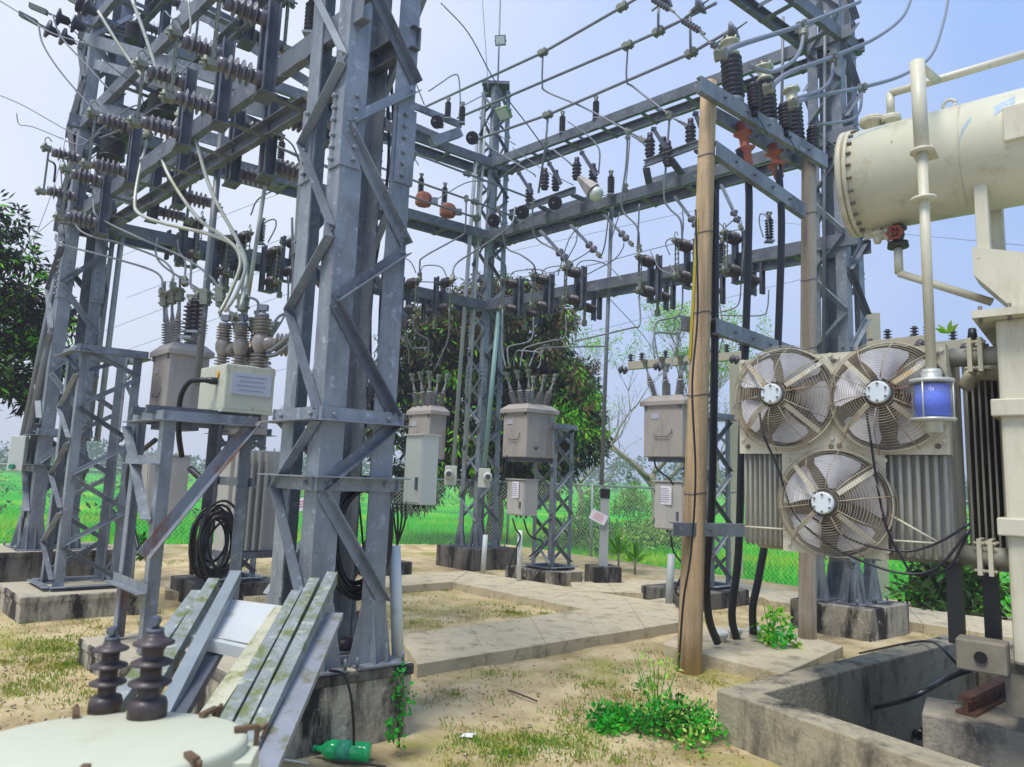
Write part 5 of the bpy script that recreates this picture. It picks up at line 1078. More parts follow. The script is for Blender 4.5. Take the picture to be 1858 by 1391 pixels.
# fans
GUARD = mat('rust_flecked_wire', lin((170, 160, 138)), .6, .1, .2, 8, stain=lin((136, 106, 78)), st=(.54, .62), ss=4)
def fan(px, py, ang0):
    c = pf(px, py, .055); u, v = tt, Z3; R_ = .36*5.0/5.0; R_ = fanR
    b = MB(); N_ = 36
    for r1, o1, r2, o2 in ((R_, -.01, R_, .03), (R_, .03, R_*.98, .03), (R_*.98, .03, R_*.98, -.005)):
        P1 = [c+(u*math.cos(2*math.pi*i/N_)+v*math.sin(2*math.pi*i/N_))*r1+nn*o1 for i in range(N_)]
        P2 = [c+(u*math.cos(2*math.pi*i/N_)+v*math.sin(2*math.pi*i/N_))*r2+nn*o2 for i in range(N_)]
        b.add(P1+P2, [(i, (i+1) % N_, N_+(i+1) % N_, N_+i) for i in range(N_)], True)
    for sx in (-1, 1):
        for sy in (-1, 1): b.lathe(c+u*sx*R_*.86+v*sy*R_*.8-nn*.012, nn, [(.015, 0), (.015, .02)], 8)
    F = b.build('fan', CREAMR, XF)
    F['label'] = FANL[0]; FANL.pop(0)
    # dark throat behind the blades
    b = MB(); b.lathe(c-nn*.006, nn, [(R_*.96, 0), (R_*.96, .002)], 36); b.build('throat', mat('fan_throat', lin((124, 118, 106)), .8, 0, .3, 9), F)
    bl = MB(); nb = 5
    for k in range(nb):
        a0 = ang0+2*math.pi*k/nb; rows = []
        for i in range(6):
            rr = .09+(R_*.9-.09)*i/5; w_ = .16+.30*(i/5)**.8 if i else .2
            w_ = min(w_*1.8, .98); row = []
            for j in range(6):
                a_ = a0+(j/5-.5)*w_*(1.35 if i < 5 else 1.1); dz = (j/5-.5)*.10
                row.append(c+(u*math.cos(a_)+v*math.sin(a_))*rr*(1-.03*abs(j-2.5)/2.5*(i == 5))+nn*(.045+dz*(1-.3*i/5)))
            rows.append(row)
        vs_ = [p for row in rows for p in row]; bl.add(vs_+[p-nn*.003 for p in vs_], [(i*6+j, i*6+j+1, (i+1)*6+j+1, (i+1)*6+j) for i in range(5) for j in range(5)]+[(36+i*6+j, 36+(i+1)*6+j, 36+(i+1)*6+j+1, 36+i*6+j+1) for i in range(5) for j in range(5)], True)
    bl.build('blades', BLADE, F)
    b = MB(); b.lathe(c+nn*.02, nn, [(.075, 0), (.078, .02), (.078, .21), (.06, .22)], 18)
    for k in range(18):
        a_ = 2*math.pi*k/18; x_ = u*math.cos(a_)+v*math.sin(a_); b.obox(c+x_*.082+nn*.13, x_*.01, nn*.09, x_.cross(nn)*.003)
    b.build('motor', MOTORD, F)
    b = MB(); b.lathe(c+nn*.24, nn, [(.05, 0), (.066, .005), (.068, .03), (.06, .042)], 18)
    b.build('motor_cap', MOTOR, F)
    b = MB()
    for k in range(6):
        a_ = 2*math.pi*k/6+.5; x_ = u*math.cos(a_)+v*math.sin(a_); b.cyl(c+x_*.052+nn*.275, c+x_*.052+nn*.292, .007, 6)
    b.build('cap_bolts', MOTORD, F)
    for a_ in (.7, 2.35, 3.85, 5.5):
        b = MB(); x_ = u*math.cos(a_)+v*math.sin(a_); b.bar(c+x_*R_*.98+nn*.06, c+x_*.09+nn*.2, .03, .008, nn); b.build('strut', CREAMR, F)
    g = MB(); NR = 19
    def gprof(q): return R_*(1.06-.80*q), .02+.235*math.sin(min(1, q*1.3)*math.pi/2)
    for k in range(NR):
        rr, oo = gprof(k/(NR-1)); rr *= 1+random.uniform(-.006, .006); th = random.uniform(-.006, .006)
        P = [c+(u*math.cos(2*math.pi*i/40)+v*math.sin(2*math.pi*i/40))*rr+nn*(oo+th*math.cos(2*math.pi*i/40)) for i in range(41)]
        g.tube(P, .0019, 4, 0, caps=False)
    for k in range(10):
        a_ = 2*math.pi*k/10+.16; x_ = u*math.cos(a_)+v*math.sin(a_)
        g.tube([c+x_*gprof(q/8)[0]+nn*(gprof(q/8)[1]+.004) for q in range(9)], .0036, 4, 0)
    g.build('wire_guard', GUARD, F)
    return c
fanR = .345
FANL = ['upper left fan, its cage rusted on top', 'upper right fan beside the blue breather', 'lower middle fan with a pale motor cap']
fc1 = fan(1425, 722, 1.1); fc2 = fan(1612, 720, 1.6); fc3 = fan(1516, 912, .2)
for s_, z in [(.06, ZT_-.05), (WF*.5, ZT_-.05), (WF-.05, ZT_-.06), (.06, zlow+.05), (WF*.48, zlow+.05), (WF*.52, zlow+.05), (WF-.06, zlow+.05)]:
    b = MB(); b.lathe(fp(s_, z, .049), nn, [(.016, 0), (.016, .012), (.008, .02)], 8); b.build('sheet_bolt', MOTORD, XF)
for a_, b_ in [((1617, 935), (1705, 985)), ((1617, 980), (1705, 986)), ((1352, 955), (1424, 960))]:
    b = MB(); b.cyl(pf(*a_, .07), pf(*b_, .07), .007, 6); b.build('brace_rod', CREAM, XF)
for L, o_ in [([(1378, 748), (1386, 790), (1412, 850), (1440, 930), (1500, 985), (1570, 1020), (1640, 1040), (1700, 1030), (1760, 960)], .22), ([(1572, 748), (1580, 800), (1592, 880), (1610, 960), (1640, 1018), (1660, 1042), (1720, 1030), (1760, 962)], .2), ([(1467, 935), (1500, 955), (1560, 985), (1640, 1000), (1700, 985), (1760, 950)], .2)]:
    n = len(L); b = MB(); b.tube([pf(x, y, o_-(i/(n-1))*.12) for i, (x, y) in enumerate(L)], .0075, 7); b.build('motor_cable', BLACKC, XF)
# tank
K = D(1805, 580, 4.05); K2 = V(K.x, K.y, 0); zt = K.z; zbn = D(1820, 1205, 4.05).z
tv = -nn
b = MB(); o = K2+tt*1.1+tv*.6; b.obox(V(o.x, o.y, (zt+zbn)/2), tt*1.1, tv*.6, Z3*(zt-zbn)/2); T_ = b.build('tank', CREAM, XF, bevel=.02)
b = MB(); b.obox(V(o.x, o.y, zt+.02), tt*1.2, tv*.72, Z3*.022); b.build('lid', CREAM, XF)
for py_ in (740, 955):
    zz = D(1816, py_, 4.05).z; b = MB(); b.obox(V(o.x, o.y, zz)+nn*.0, tt*1.14, tv*.64, Z3*.05); b.build('stiffener_band', CREAM, XF, bevel=.008)
for k in range(9):
    b = MB(); p = K2+tt*(k*.14-.06)-tv*.09; b.cyl(V(p.x, p.y, zt-.03), V(p.x, p.y, zt+.07), .011, 6); b.build('lid_bolt', MOTORD, XF)
# second dark radiator bank behind
for q, (a0, w0) in enumerate(((.20, .2), (.46, .34))):
    b = MB()
    for k in range(6):
        s_ = a0+k*.03; b.obox(fp(WF+.03+k*.035, (ZT_+ZB_)/2-.02, -.62-q*.45), tt*.006, nn*(.16), Z3*(HT/2-.06))
    b.build('rear_radiator', FINM, XF)
b = MB(); b.obox(fp(WF+.16, (ZT_+ZB_)/2, -1.3), tt*.22, nn*.3, Z3*(HT/2+.1)); b.build('rear_radiator', FINM, XF)
# pipes and flanges between radiator and tank
for z in (ZT_-.05, ZB_+.05):
    b = MB(); b.tube([fp(WF-.05, z, -.2), fp(WF+.5, z, -.2)], .058, 16, 0); P_ = b.build('oil_pipe', FINM, XF)
    for k, s_ in enumerate((.10, .155)):
        b = MB(); b.obox(fp(WF+s_, z, -.2), tt*.012, nn*.095, Z3*.105)
        for sy in (-1, 1):
            for sx in (-1, 1): b.cyl(fp(WF+s_-.03, z+sy*.08, -.2+sx*.07), fp(WF+s_+.03, z+sy*.08, -.2+sx*.07), .01, 6)
        b.build('flange', CREAM, P_)
b = MB(); b.cyl(fp(WF+.11, ZT_+.06, -.2), fp(WF+.11, ZT_+.13, -.2), .03, 10, .02); b.build('valve_stem', BLACK, XF)
b = MB(); b.tube([fp(WF+.02, ZT_-.2, -.5), fp(WF+.1, ZT_-.12, -.45), fp(WF+.35, ZT_-.15, -.4)], .05, 12); b.build('elbow_pipe', CREAM, XF)
# conservator
C0 = D(1546, 336, 4.95); CRd = .365; ct = tt
b = MB(); N_ = 48; b.lathe(C0, ct, [(CRd*.3, -.03), (CRd*.93, -.012), (CRd, 0), (CRd, 2.6), (CRd*.9, 2.62)], N_)
CONS = b.build('conservator', mat('scuffed_cream_paint', lin((204, 202, 178)), .46, 0, .1, 2, stain=lin((152, 142, 108)), st=(.5, .74), ss=3.5, bump=.04, bs=12, coat=.05, stain2=lin((118, 96, 72)), st2=(.66, .70), ss2=13), XF)
b = MB(); b.lathe(C0, ct, [(CRd, .03), (CRd*1.055, .03), (CRd*1.055, .055), (CRd*1.01, .057)], N_); b.lathe(C0, ct, [(CRd*.9, -.016), (CRd*1.055, -.016), (CRd*1.055, .02), (CRd, .02)], N_); b.build('end_flange', CREAM, CONS)
b = MB()
for k in range(26):
    a_ = 2*math.pi*k/26; x_, y_ = perp(ct); q = C0+(x_*math.cos(a_)+y_*math.sin(a_))*CRd*1.025; b = MB(); b.cyl(q+ct*.055, q+ct*.085, .010, 6); b.build('flange_bolt', MOTORD, CONS)
for s_ in (.72, 1.5):
    b = MB(); b.lathe(C0+ct*s_, ct, [(CRd, -.006), (CRd*1.006, -.003), (CRd*1.006, .003), (CRd, .006)], N_); b.build('weld_seam', CREAM, CONS)
SCRB = mat('faded_blue_scribble', lin((158, 178, 192)), .6, 0, .12, 12)
def smear(pts, w_):
    b = MB(); P = []
    for px_, an in pts:
        p = PL(px_, 300, (C0, ct)); s_ = (p-C0).dot(ct)
        for q in (-1, 1):
            a2 = an+q*w_; P.append(C0+ct*s_+(nn*math.sin(a2)+Z3*math.cos(a2))*(CRd+.0015))
    b.add(P, [(2*i, 2*i+1, 2*i+3, 2*i+2) for i in range(len(pts)-1)], True); b.build('paint_scribble', SCRB, CONS)
smear([(1538, 1.12), (1550, 1.02), (1566, .9), (1584, .8), (1604, .72), (1628, .66)], .035)
smear([(1757, 1.62), (1762, 1.45), (1770, 1.32), (1778, 1.22)], .05)
smear([(1818, 1.2), (1830, 1.12), (1845, 1.08), (1856, 1.0)], .11)
def on_cons(px, ang):        # point on the drum above/below pixel column px
    p = PL(px, 300, (C0, ct)); s_ = (p-C0).dot(ct); return C0+ct*s_+(nn*math.sin(ang)+Z3*math.cos(ang))*CRd
def flg(p, r_, h, parent, name='nozzle', m=CREAM, bolts=8, d=1):
    b = MB(); b.lathe(p-Z3*.03*d, Z3*d, [(r_*.62, 0), (r_*.62, h+.03), (r_, h+.03), (r_, h+.045), (r_*.98, h+.047), (r_, h+.049), (r_, h+.066)], 22); o = b.build(name, m, parent)
    b = MB()
    for k in range(bolts):
        a_ = 2*math.pi*k/bolts; q = p+V(math.cos(a_), math.sin(a_), 0)*r_*.84+Z3*d*(h-.01); b.cyl(q, q+Z3*d*.085, .009, 6)
    if name != 'valve': b.build('nozzle_bolts', mat('greenish_bolts', lin((92, 100, 70)), .7, .2, .3, 20), XF) if False else None
    return o
flg(on_cons(1585, 0), .085, .07, CONS); n2 = on_cons(1620, 0); flg(n2, .065, .05, CONS)
b = MB(); p0 = n2+Z3*.1; p1_ = V(n2.x, n2.y, PL(1619, 168, (C0, ct)).z); b.tube([p0, p1_], .027, 12, 0); b.tube([p1_-V(0, 0, .001), PL(1700, 145, (C0, ct), .05), PL(1900, 86, (C0, ct), .05)], .027, 12, 0); b.build('vent_pipe', CREAM, XF)
e_ = on_cons(1730, .15); b = MB(); b.tube([e_+Z3*.035+(ct*math.cos(t)+Z3*math.sin(t))*.035 for t in [i*math.pi/8 for i in range(17)]], .011, 8, 0); b.build('lifting_eye', CREAM, CONS)
b = MB(); p = PL(1858, 222, (C0, ct), CRd*.93); b.obox(p, ct*.10, nn*.05, Z3*.11); b.build('gauge_box', CREAM, CONS, bevel=.006)
# white breather pipe
yp = 4.02
A_ = [D(1664, 112, yp), D(1668, 250, yp), D(1673, 276, yp)]; b = MB(); b.tube([A_[0], A_[2]], .041, 14, 0); b.tube([A_[0]-Z3*.005, PL(1700, 145, (C0, ct), .06)], .026, 10, 0); b.build('breather_pipe', CREAM, XF)
b = MB(); b.tube([A_[2], D(1690, 676, yp)], .028, 14, 0); b.build('breather_pipe', CREAM, XF)
for py_, rr in ((274, .065), (361, .068)):
    p = D(1673 if py_ < 300 else 1676, py_, yp); b = MB(); b.lathe(p-Z3*.01, Z3, [(rr*.6, 0), (rr, .002), (rr, .018), (rr*.6, .02)], 18); b.build('pipe_flange', CREAMR, XF)
b = MB(); p = D(1673, 270, yp); b.obox(p-nn*.08, nn*.1, tt*.06, Z3*.008); b.build('pipe_bracket', CREAMR, XF)
br = D(1690, 676, yp)
b = MB(); b.lathe(br, Z3*-1, [(.045, -.02), (.055, 0), (.05, .03), (.08, .035), (.115, .04), (.118, .06), (.1, .062)], 24); b.build('breather_head', mat('breather_metal', lin((190, 194, 186)), .4, .3, .1, 8), XF)
GEL = mat('blue_silica_gel', lin((30, 78, 214)), .5, 0, .3, 90, c2=lin((50, 104, 235)), bump=.4, bs=200)
b = MB(); b.lathe(br-Z3*.075, Z3*-1, [(.09, 0), (.09, .18)], 24); b.build('silica_gel', GEL, XF)
gm = bpy.data.materials.new('clear_breather_glass'); gm.use_nodes = True; t_ = gm.node_tree; pb_ = t_.nodes['Principled BSDF']
pb_.inputs['Base Color'].default_value = (.85, .9, 1, 1); pb_.inputs['Roughness'].default_value = .05; pb_.inputs['Alpha'].default_value = .12; pb_.inputs['Coat Weight'].default_value = .6
b = MB(); b.lathe(br-Z3*.062, Z3*-1, [(.106, 0), (.106, .205)], 28); b.build('breather_glass', gm, XF)
b = MB(); b.lathe(br-Z3*.265, Z3*-1, [(.1, 0), (.118, .0), (.118, .014), (.06, .02), (.05, .025), (.052, .08), (.04, .085)], 24)
for k in range(4):
    a_ = .6+math.pi/2*k; q = br+V(math.cos(a_), math.sin(a_), 0)*.112; b.cyl(q-Z3*.05, q-Z3*.29, .005, 6)
b.build('breather_base', mat('breather_metal', lin((190, 194, 186))), XF)
# valves under the conservator
v1 = on_cons(1588, math.pi); b = MB(); b.lathe(v1+Z3*.02, Z3*-1, [(.03, 0), (.03, .05), (.055, .05), (.055, .065), (.03, .07), (.03, .1), (.02, .13)], 14); b.lathe(v1-Z3*.06, tt, [(.03, -.01), (.03, .06), (.05, .06), (.05, .075)], 12); b.build('drain_valve', CREAM, XF)
b = MB(); b.obox(v1-Z3*.03-tt*.06, tt*.03, nn*.006, Z3*.035); b.build('valve_tag', CREAM, XF)
v2 = on_cons(1624, math.pi)
b = MB(); b.lathe(v2+Z3*.02, Z3*-1, [(.03, 0), (.03, .04), (.06, .042), (.06, .056), (.04, .06), (.045, .1), (.03, .14), (.065, .145), (.065, .165), (.068, .167), (.068, .185)], 18); b.build('shutoff_valve', mat('valve_casting', lin((72, 76, 66)), .6, .2, .2, 12), XF)
b = MB(); hc = v2-Z3*.08+nn*.09; x_ = tt
P_ = [hc+(x_*math.cos(t)+Z3*math.sin(t))*(.042+.006*math.cos(t*6)) for t in [i*math.pi/18 for i in range(37)]]; b.tube(P_, .011, 8, 0)
for k in range(5): a_ = k*2*math.pi/5; b.cyl(hc, hc+(x_*math.cos(a_)+Z3*math.sin(a_))*.04, .006, 6)
b.cyl(hc-nn*.07, hc, .009, 8); b.build('hand_wheel', mat('faded_red_wheel', lin((150, 76, 62)), .6, 0, .2, 10), XF)
p1_ = v2-Z3*.17; zz = PL(1628, 496, (C0, ct)).z; p2_ = V(p1_.x, p1_.y, zz); b = MB(); b.tube([p1_, p2_], .028, 12, 0); b.tube([p2_, PL(1800, 548, (C0, ct))], .026, 12, 0); b.build('oil_line', CREAM, XF)
# supports
for px0, off in ((1782, .18), (1808, -.2)):
    top = PL(px0, 372, (C0, ct), off); bot = PL(px0, 470, (C0, ct), off)
    b = MB(); top.z = C0.z-CRd*.7; b.bar(top, V(top.x, top.y, bot.z), .11, .07, tt); b.build('conservator_post', CREAM, XF, bevel=.004)
sp0 = PL(1775, 470, (C0, ct), .18); e1 = V(sp0.x, sp0.y, sp0.z)
b = MB(); w_ = nn*.09
q = [sp0-tt*.02+Z3*.06, sp0+tt*.55+Z3*.0-Z3*.12, sp0+tt*.55-Z3*.42, sp0+tt*.22-Z3*.42, sp0-tt*.02-Z3*.12]
b.add([p+w_ for p in q]+[p-w_*2.2 for p in q], [(0, 1, 2, 3, 4), (9, 8, 7, 6, 5)]+[(i, i+5, (i+1) % 5+5, (i+1) % 5) for i in range(5)]); b.build('support_bracket', CREAM, XF)
for k in range(0):
    b = MB(); p = sp0+tt*(.06+k*.14)-Z3*(.12+.05*k); b.obox(p+nn*.1, nn*.03, tt*.008, Z3*.12); b.build('bracket_rib', CREAM, XF)
# feet and base
b = MB(); p = K2+tt*.9-tv*-.1; b.obox(V(p.x, p.y, zbn-.02)+tt*-.0+tv*.25, tt*.95, tv*.3, Z3*.05); b.build('base_beam', FINM, XF, bevel=.01)
for s_, o_ in ((-.28, .12), (-.12, .3)):
    p = K2+tt*s_+tv*o_; b = MB(); b.obox(V(p.x, p.y, (ZB_+zbn+.05)/2), tt*.04, tv*.04, Z3*(ZB_-zbn-.05)/2); b.build('radiator_leg', BLACK, XF)
p = K2-tt*.14-tv*.02; b = MB(); b.obox(V(p.x, p.y, zbn+.03), tt*.12, tv*.08, Z3*.085); b.build('jacking_bracket', mat('grimy_bracket', lin((128, 122, 106)), .7, .1, .25, 8), XF, bevel=.01)
b = MB(); b.lathe(V(p.x, p.y, zbn+.03)-tv*.088, nn, [(.032, 0), (.032, .006)], 14); b.build('hole_shade_disc', DARKH, XF)  # solid dark disc, the shade of a hole painted on the bracket
b = MB(); p = K2+tt*1.0+tv*.35; b.obox(V(p.x, p.y, (.345+zbn)/2), tt*1.05, tv*.3, Z3*(zbn-.345)/2); b.build('skid', mat('grimy_bracket', lin((128, 122, 106))), XF)
# ================================================================== FENCE
FW = mat('fence_wire', lin((176, 190, 170)), .5, .3, .1, 5)
FPM = mat('fence_rail_paint', lin((150, 166, 160)), .5, .2, .1, 5)
def fence(a_, b_, label):
    u = (b_-a_).normalized(); L = (b_-a_).length; z0, z1 = -.05, 1.45
    r = thing('chain_link_fence', label, 'fence', ((a_.x+b_.x)/2, (a_.y+b_.y)/2, -.3))
    m_ = MB(); sp = .085; h = z1-z0; w_ = .0027
    s_ = -h
    def seg(p, q):
        d = (q-p).normalized(); n = V(-u.y, u.x, 0); x = d.cross(n).normalized()*w_; y = n*w_
        vs = [p+x, p-x*.5+y, p-x*.5-y, q+x, q-x*.5+y, q-x*.5-y]; m_.add(vs, [(0, 1, 4, 3), (1, 2, 5, 4), (2, 0, 3, 5)])
    while s_ < L:
        for dr in (1, -1):
            s0, s1 = s_, s_+h; zz0, zz1 = (z0, z1) if dr == 1 else (z1, z0)
            t0 = max(0, -s0)/h; t1 = 1-max(0, s1-L)/h
            if t1 > t0: seg(a_+u*(s0+t0*h)+Z3*(zz0+(zz1-zz0)*t0), a_+u*(s0+t1*h)+Z3*(zz0+(zz1-zz0)*t1))
        s_ += sp
    m_.build('wire_mesh', FW, r)
    for z in (z0+.02, z1):
        b = MB(); b.tube([a_+Z3*z, b_+Z3*z], .02, 8, 0); b.build('rail', FPM, r)
    k = int(L/2.6)
    for i in range(k+1):
        p = a_.lerp(b_, i/k); b = MB(); b.tube([p-Z3*.3, p+Z3*1.5], .03, 8, 0); b.build('post', FPM, r)
    b = MB(); b.bar(a_-Z3*.19, b_-Z3*.19, .18, .34, Z3); b.build('footing', KERB, r)
fence(FC, FR, 'chain-link fence along the right side of the yard, green rice field behind it')
fence(FC, FL, 'chain-link fence along the back left side of the yard behind the left towers')

# ================================================================== LEAVES AND TREES
def leafmat(name, c, c2, rough=.55, sc=2.5, trans=.25):
    mt = bpy.data.materials.new(name); mt.use_nodes = True; t = mt.node_tree; N = t.nodes; L = t.links; b = N['Principled BSDF']
    b.inputs['Roughness'].default_value = rough; b.inputs['Specular IOR Level'].default_value = .3
    co = N.new('ShaderNodeTexCoord'); n = N.new('ShaderNodeTexNoise'); n.inputs['Scale'].default_value = sc; n.inputs['Detail'].default_value = 5
    L.new(co.outputs['Object'], n.inputs['Vector']); r = N.new('ShaderNodeValToRGB'); r.color_ramp.elements[0].position = .35; r.color_ramp.elements[1].position = .65
    r.color_ramp.elements[0].color = lin(c); r.color_ramp.elements[1].color = lin(c2); L.new(n.outputs[0], r.inputs[0]); L.new(r.outputs[0], b.inputs['Base Color'])
    tr = N.new('ShaderNodeBsdfTranslucent'); L.new(r.outputs[0], tr.inputs[0]); mx_ = N.new('ShaderNodeMixShader'); mx_.inputs[0].default_value = trans
    o = N['Material Output']; L.new(b.outputs[0], mx_.inputs[1]); L.new(tr.outputs[0], mx_.inputs[2]); L.new(mx_.outputs[0], o.inputs[0])
    return mt
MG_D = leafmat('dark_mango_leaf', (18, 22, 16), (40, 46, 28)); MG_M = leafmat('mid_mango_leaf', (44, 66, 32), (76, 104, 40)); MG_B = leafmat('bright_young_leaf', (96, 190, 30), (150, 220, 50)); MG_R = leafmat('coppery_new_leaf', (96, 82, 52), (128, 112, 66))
GRS = leafmat('dry_grass_blade', (160, 152, 56), (120, 150, 40), sc=1.2); GRG = leafmat('green_weed_leaf', (30, 150, 50), (70, 190, 40), sc=3); LITT = leafmat('dry_leaf_litter', (120, 92, 62), (164, 138, 96), sc=6, trans=.05)
SCR = leafmat('scrub_leaf', (60, 130, 50), (120, 170, 60), sc=1.5); PALE = leafmat('pale_spring_leaf', (150, 190, 70), (190, 215, 110), sc=1.5); FARG = leafmat('far_tree_leaf', (50, 92, 50), (84, 124, 66), sc=.2)
BARK = mat('pale_bark', lin((150, 142, 122)), .85, 0, .2, 6, stain=lin((98, 92, 80)), st=(.5, .65), ss=7, bump=.4)
BARKD = mat('dark_bark', lin((74, 66, 56)), .9, 0, .25, 6, bump=.4)
def leaves(P, Dn, ln, wd, mi, name, mats, parent=None, fold=.0):
    """P centres, Dn directions (n,3), one pointed four-corner leaf each"""
    n = len(P); Dn = Dn/np.linalg.norm(Dn, axis=1)[:, None]
    r_ = rng.normal(size=(n, 3)); s_ = np.cross(Dn, r_); s_ /= np.linalg.norm(s_, axis=1)[:, None]
    ln = np.asarray(ln).reshape(-1, 1)*np.ones((n, 1)); wd = np.asarray(wd).reshape(-1, 1)*np.ones((n, 1))
    v = np.stack([P, P+Dn*ln*.45+s_*wd/2, P+Dn*ln, P+Dn*ln*.45-s_*wd/2], 1).reshape(-1, 3)
    off = np.array(parent['_o']) if parent is not None else np.array([v[:, 0].mean(), v[:, 1].mean(), v[:, 2].min()])
    me = bpy.data.meshes.new(name); me.vertices.add(4*n); me.vertices.foreach_set('co', (v-off).ravel())
    me.loops.add(4*n); me.loops.foreach_set('vertex_index', np.arange(4*n)); me.polygons.add(n)
    me.polygons.foreach_set('loop_start', np.arange(n)*4); me.polygons.foreach_set('loop_total', np.full(n, 4))
    for m_ in mats: me.materials.append(m_)
    me.polygons.foreach_set('material_index', np.asarray(mi, dtype=np.int32)); me.update(calc_edges=True)
    o = bpy.data.objects.new(name, me); COL.objects.link(o); o['_o'] = tuple(off)
    if parent is not None: o.parent = parent
    else: o.location = off
    return o
def clumps(cs, rs, per, spread, ln, wd, droop, mats, probs, parent, name='crown', minz=-9):
    """leaf sprays: each clump has its own tone, direction and size"""
    P = []; Dn = []; MI = []; LL = []
    for c_, r_ in zip(cs, rs):
        m_ = rng.choice(len(mats), p=probs(c_) if callable(probs) else probs)
        k = int(per*rng.uniform(.6, 1.3)); d = rng.normal(size=(k, 3)); d /= np.linalg.norm(d, axis=1)[:, None]
        q = c_+d*r_*rng.uniform(.2, 1, (k, 1)); dd = d*(1-droop)+np.array([0, 0, -1])*droop+rng.normal(size=(k, 3))*.25
        P.append(q); Dn.append(dd); MI.append(np.where(rng.random(k) < .8, m_, rng.integers(0, len(mats), k))); LL.append(ln*rng.uniform(.6, 1.25, k))
    P = np.concatenate(P); Dn = np.concatenate(Dn); MI = np.concatenate(MI); LL = np.concatenate(LL)
    ok = P[:, 2] > minz
    return leaves(P[ok], Dn[ok], LL[ok], wd, MI[ok], name, mats, parent)
def branch(b, p, d, L, r, depth, tips, spread=.6, up=.25):
    n = 4; P = [p]; q = p.copy(); dd = d.copy()
    for i in range(n):
        dd = (dd+V(random.gauss(0, .13), random.gauss(0, .13), random.gauss(up*.2, .08))).normalized(); q = q+dd*L/n; P.append(q.copy())
    b.tube(P, lambda t: r*(1-.45*t), 6 if r > .02 else 4, 2 if r > .03 else 0)
    if depth == 0: tips.append(q); return
    for i in range(random.choice((2, 3, 3))):
        a_ = dd+V(random.gauss(0, spread), random.gauss(0, spread), random.gauss(up, spread*.5)); a_.normalize()
        branch(b, P[random.choice((3, 4, 4))], a_, L*random.uniform(.62, .85), r*.56, depth-1, tips, spread, up)
# the big dark mango tree behind the centre tower
tb = V(-.4, 19.2, -.35); r = thing('mango_tree', 'big dark broad-leaved tree with a bright green side, behind the back centre tower', 'tree', tb)
b = MB(); b.tube([tb, tb+V(.1, 0, 1.0), tb+V(-.05, 0, 2.0)], lambda t: .26-.08*t, 10); tips = []
for a_ in range(6): branch(b, tb+V(0, 0, 1.2+.15*a_), V(math.cos(a_*1.05+.3), .6*math.sin(a_*1.05+.3), .7).normalized(), 1.5, .12, 3, tips, .5, .3)
b.build('trunk', BARKD, r)
def mango_c(n):
    out = []; rr = []
    while len(out) < n:
        x, y, z = rng.uniform(-1, 1, 3)
        e = x*x+y*y+z*z
        if .25 < e < 1: out.append(V(x, y, z)); rr.append(1)
    return out
cs = []
for (cx_, cz_, rx_, rz_, n_) in [(778, 640, 1.25, 1.35, 80), (870, 600, 1.3, 1.45, 95), (950, 600, 1.35, 1.45, 90), (1010, 720, 1.15, 1.3, 80), (860, 770, 2.0, 1.7, 170), (1040, 790, .75, .95, 40), (730, 740, 1.1, 1.6, 70), (940, 850, 1.6, .75, 60), (740, 880, .75, .6, 24), (970, 690, 1.2, 1.2, 60)]:
    c0 = D(cx_, cz_, 19.2)
    for p in mango_c(int(n_*1.35)): cs.append(np.array((c0.x+p.x*rx_, 19.2+p.y*1.5, c0.z+p.z*rz_)))
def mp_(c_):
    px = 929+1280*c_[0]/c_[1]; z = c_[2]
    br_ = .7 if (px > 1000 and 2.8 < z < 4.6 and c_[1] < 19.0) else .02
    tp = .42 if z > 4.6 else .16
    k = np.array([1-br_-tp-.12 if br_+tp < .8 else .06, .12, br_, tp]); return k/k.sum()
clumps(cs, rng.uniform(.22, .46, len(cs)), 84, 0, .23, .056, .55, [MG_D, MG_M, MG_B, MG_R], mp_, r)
# left tree
tb = V(-9.9, 11.2, -.35); r = thing('leafy_tree', 'dark leafy tree cut by the left edge of the picture', 'tree', tb)
b = MB(); b.tube([tb, tb+V(.1, 0, 2), tb+V(.2, 0, 3.2)], lambda t: .2-.06*t, 10); tips = []
for a_ in range(6): branch(b, tb+V(.15, 0, 2.2+.2*a_), V(math.cos(a_*1.05), .6*math.sin(a_*1.05), .5).normalized(), 1.2, .09, 2, tips, .5, .3)
b.build('trunk', BARKD, r)
cs = []
for (cx_, cz_, rx_, rz_, n_) in [(-20, 620, 1.0, 1.0, 90), (30, 680, .62, .75, 50), (10, 520, .7, .6, 34), (60, 560, .35, .25, 12), (-30, 400, .42, .5, 14), (55, 470, .32, .18, 7), (-80, 500, .9, 1.4, 50)]:
    c0 = D(cx_, cz_, 11.0)
    for p in mango_c(n_): cs.append(np.array((c0.x+p.x*rx_, 11.0+p.y*1.0, c0.z+p.z*rz_)))
clumps(cs, rng.uniform(.12, .28, len(cs)), 52, 0, .16, .045, .35, [MG_D, MG_M, MG_B], [.82, .13, .05], r)
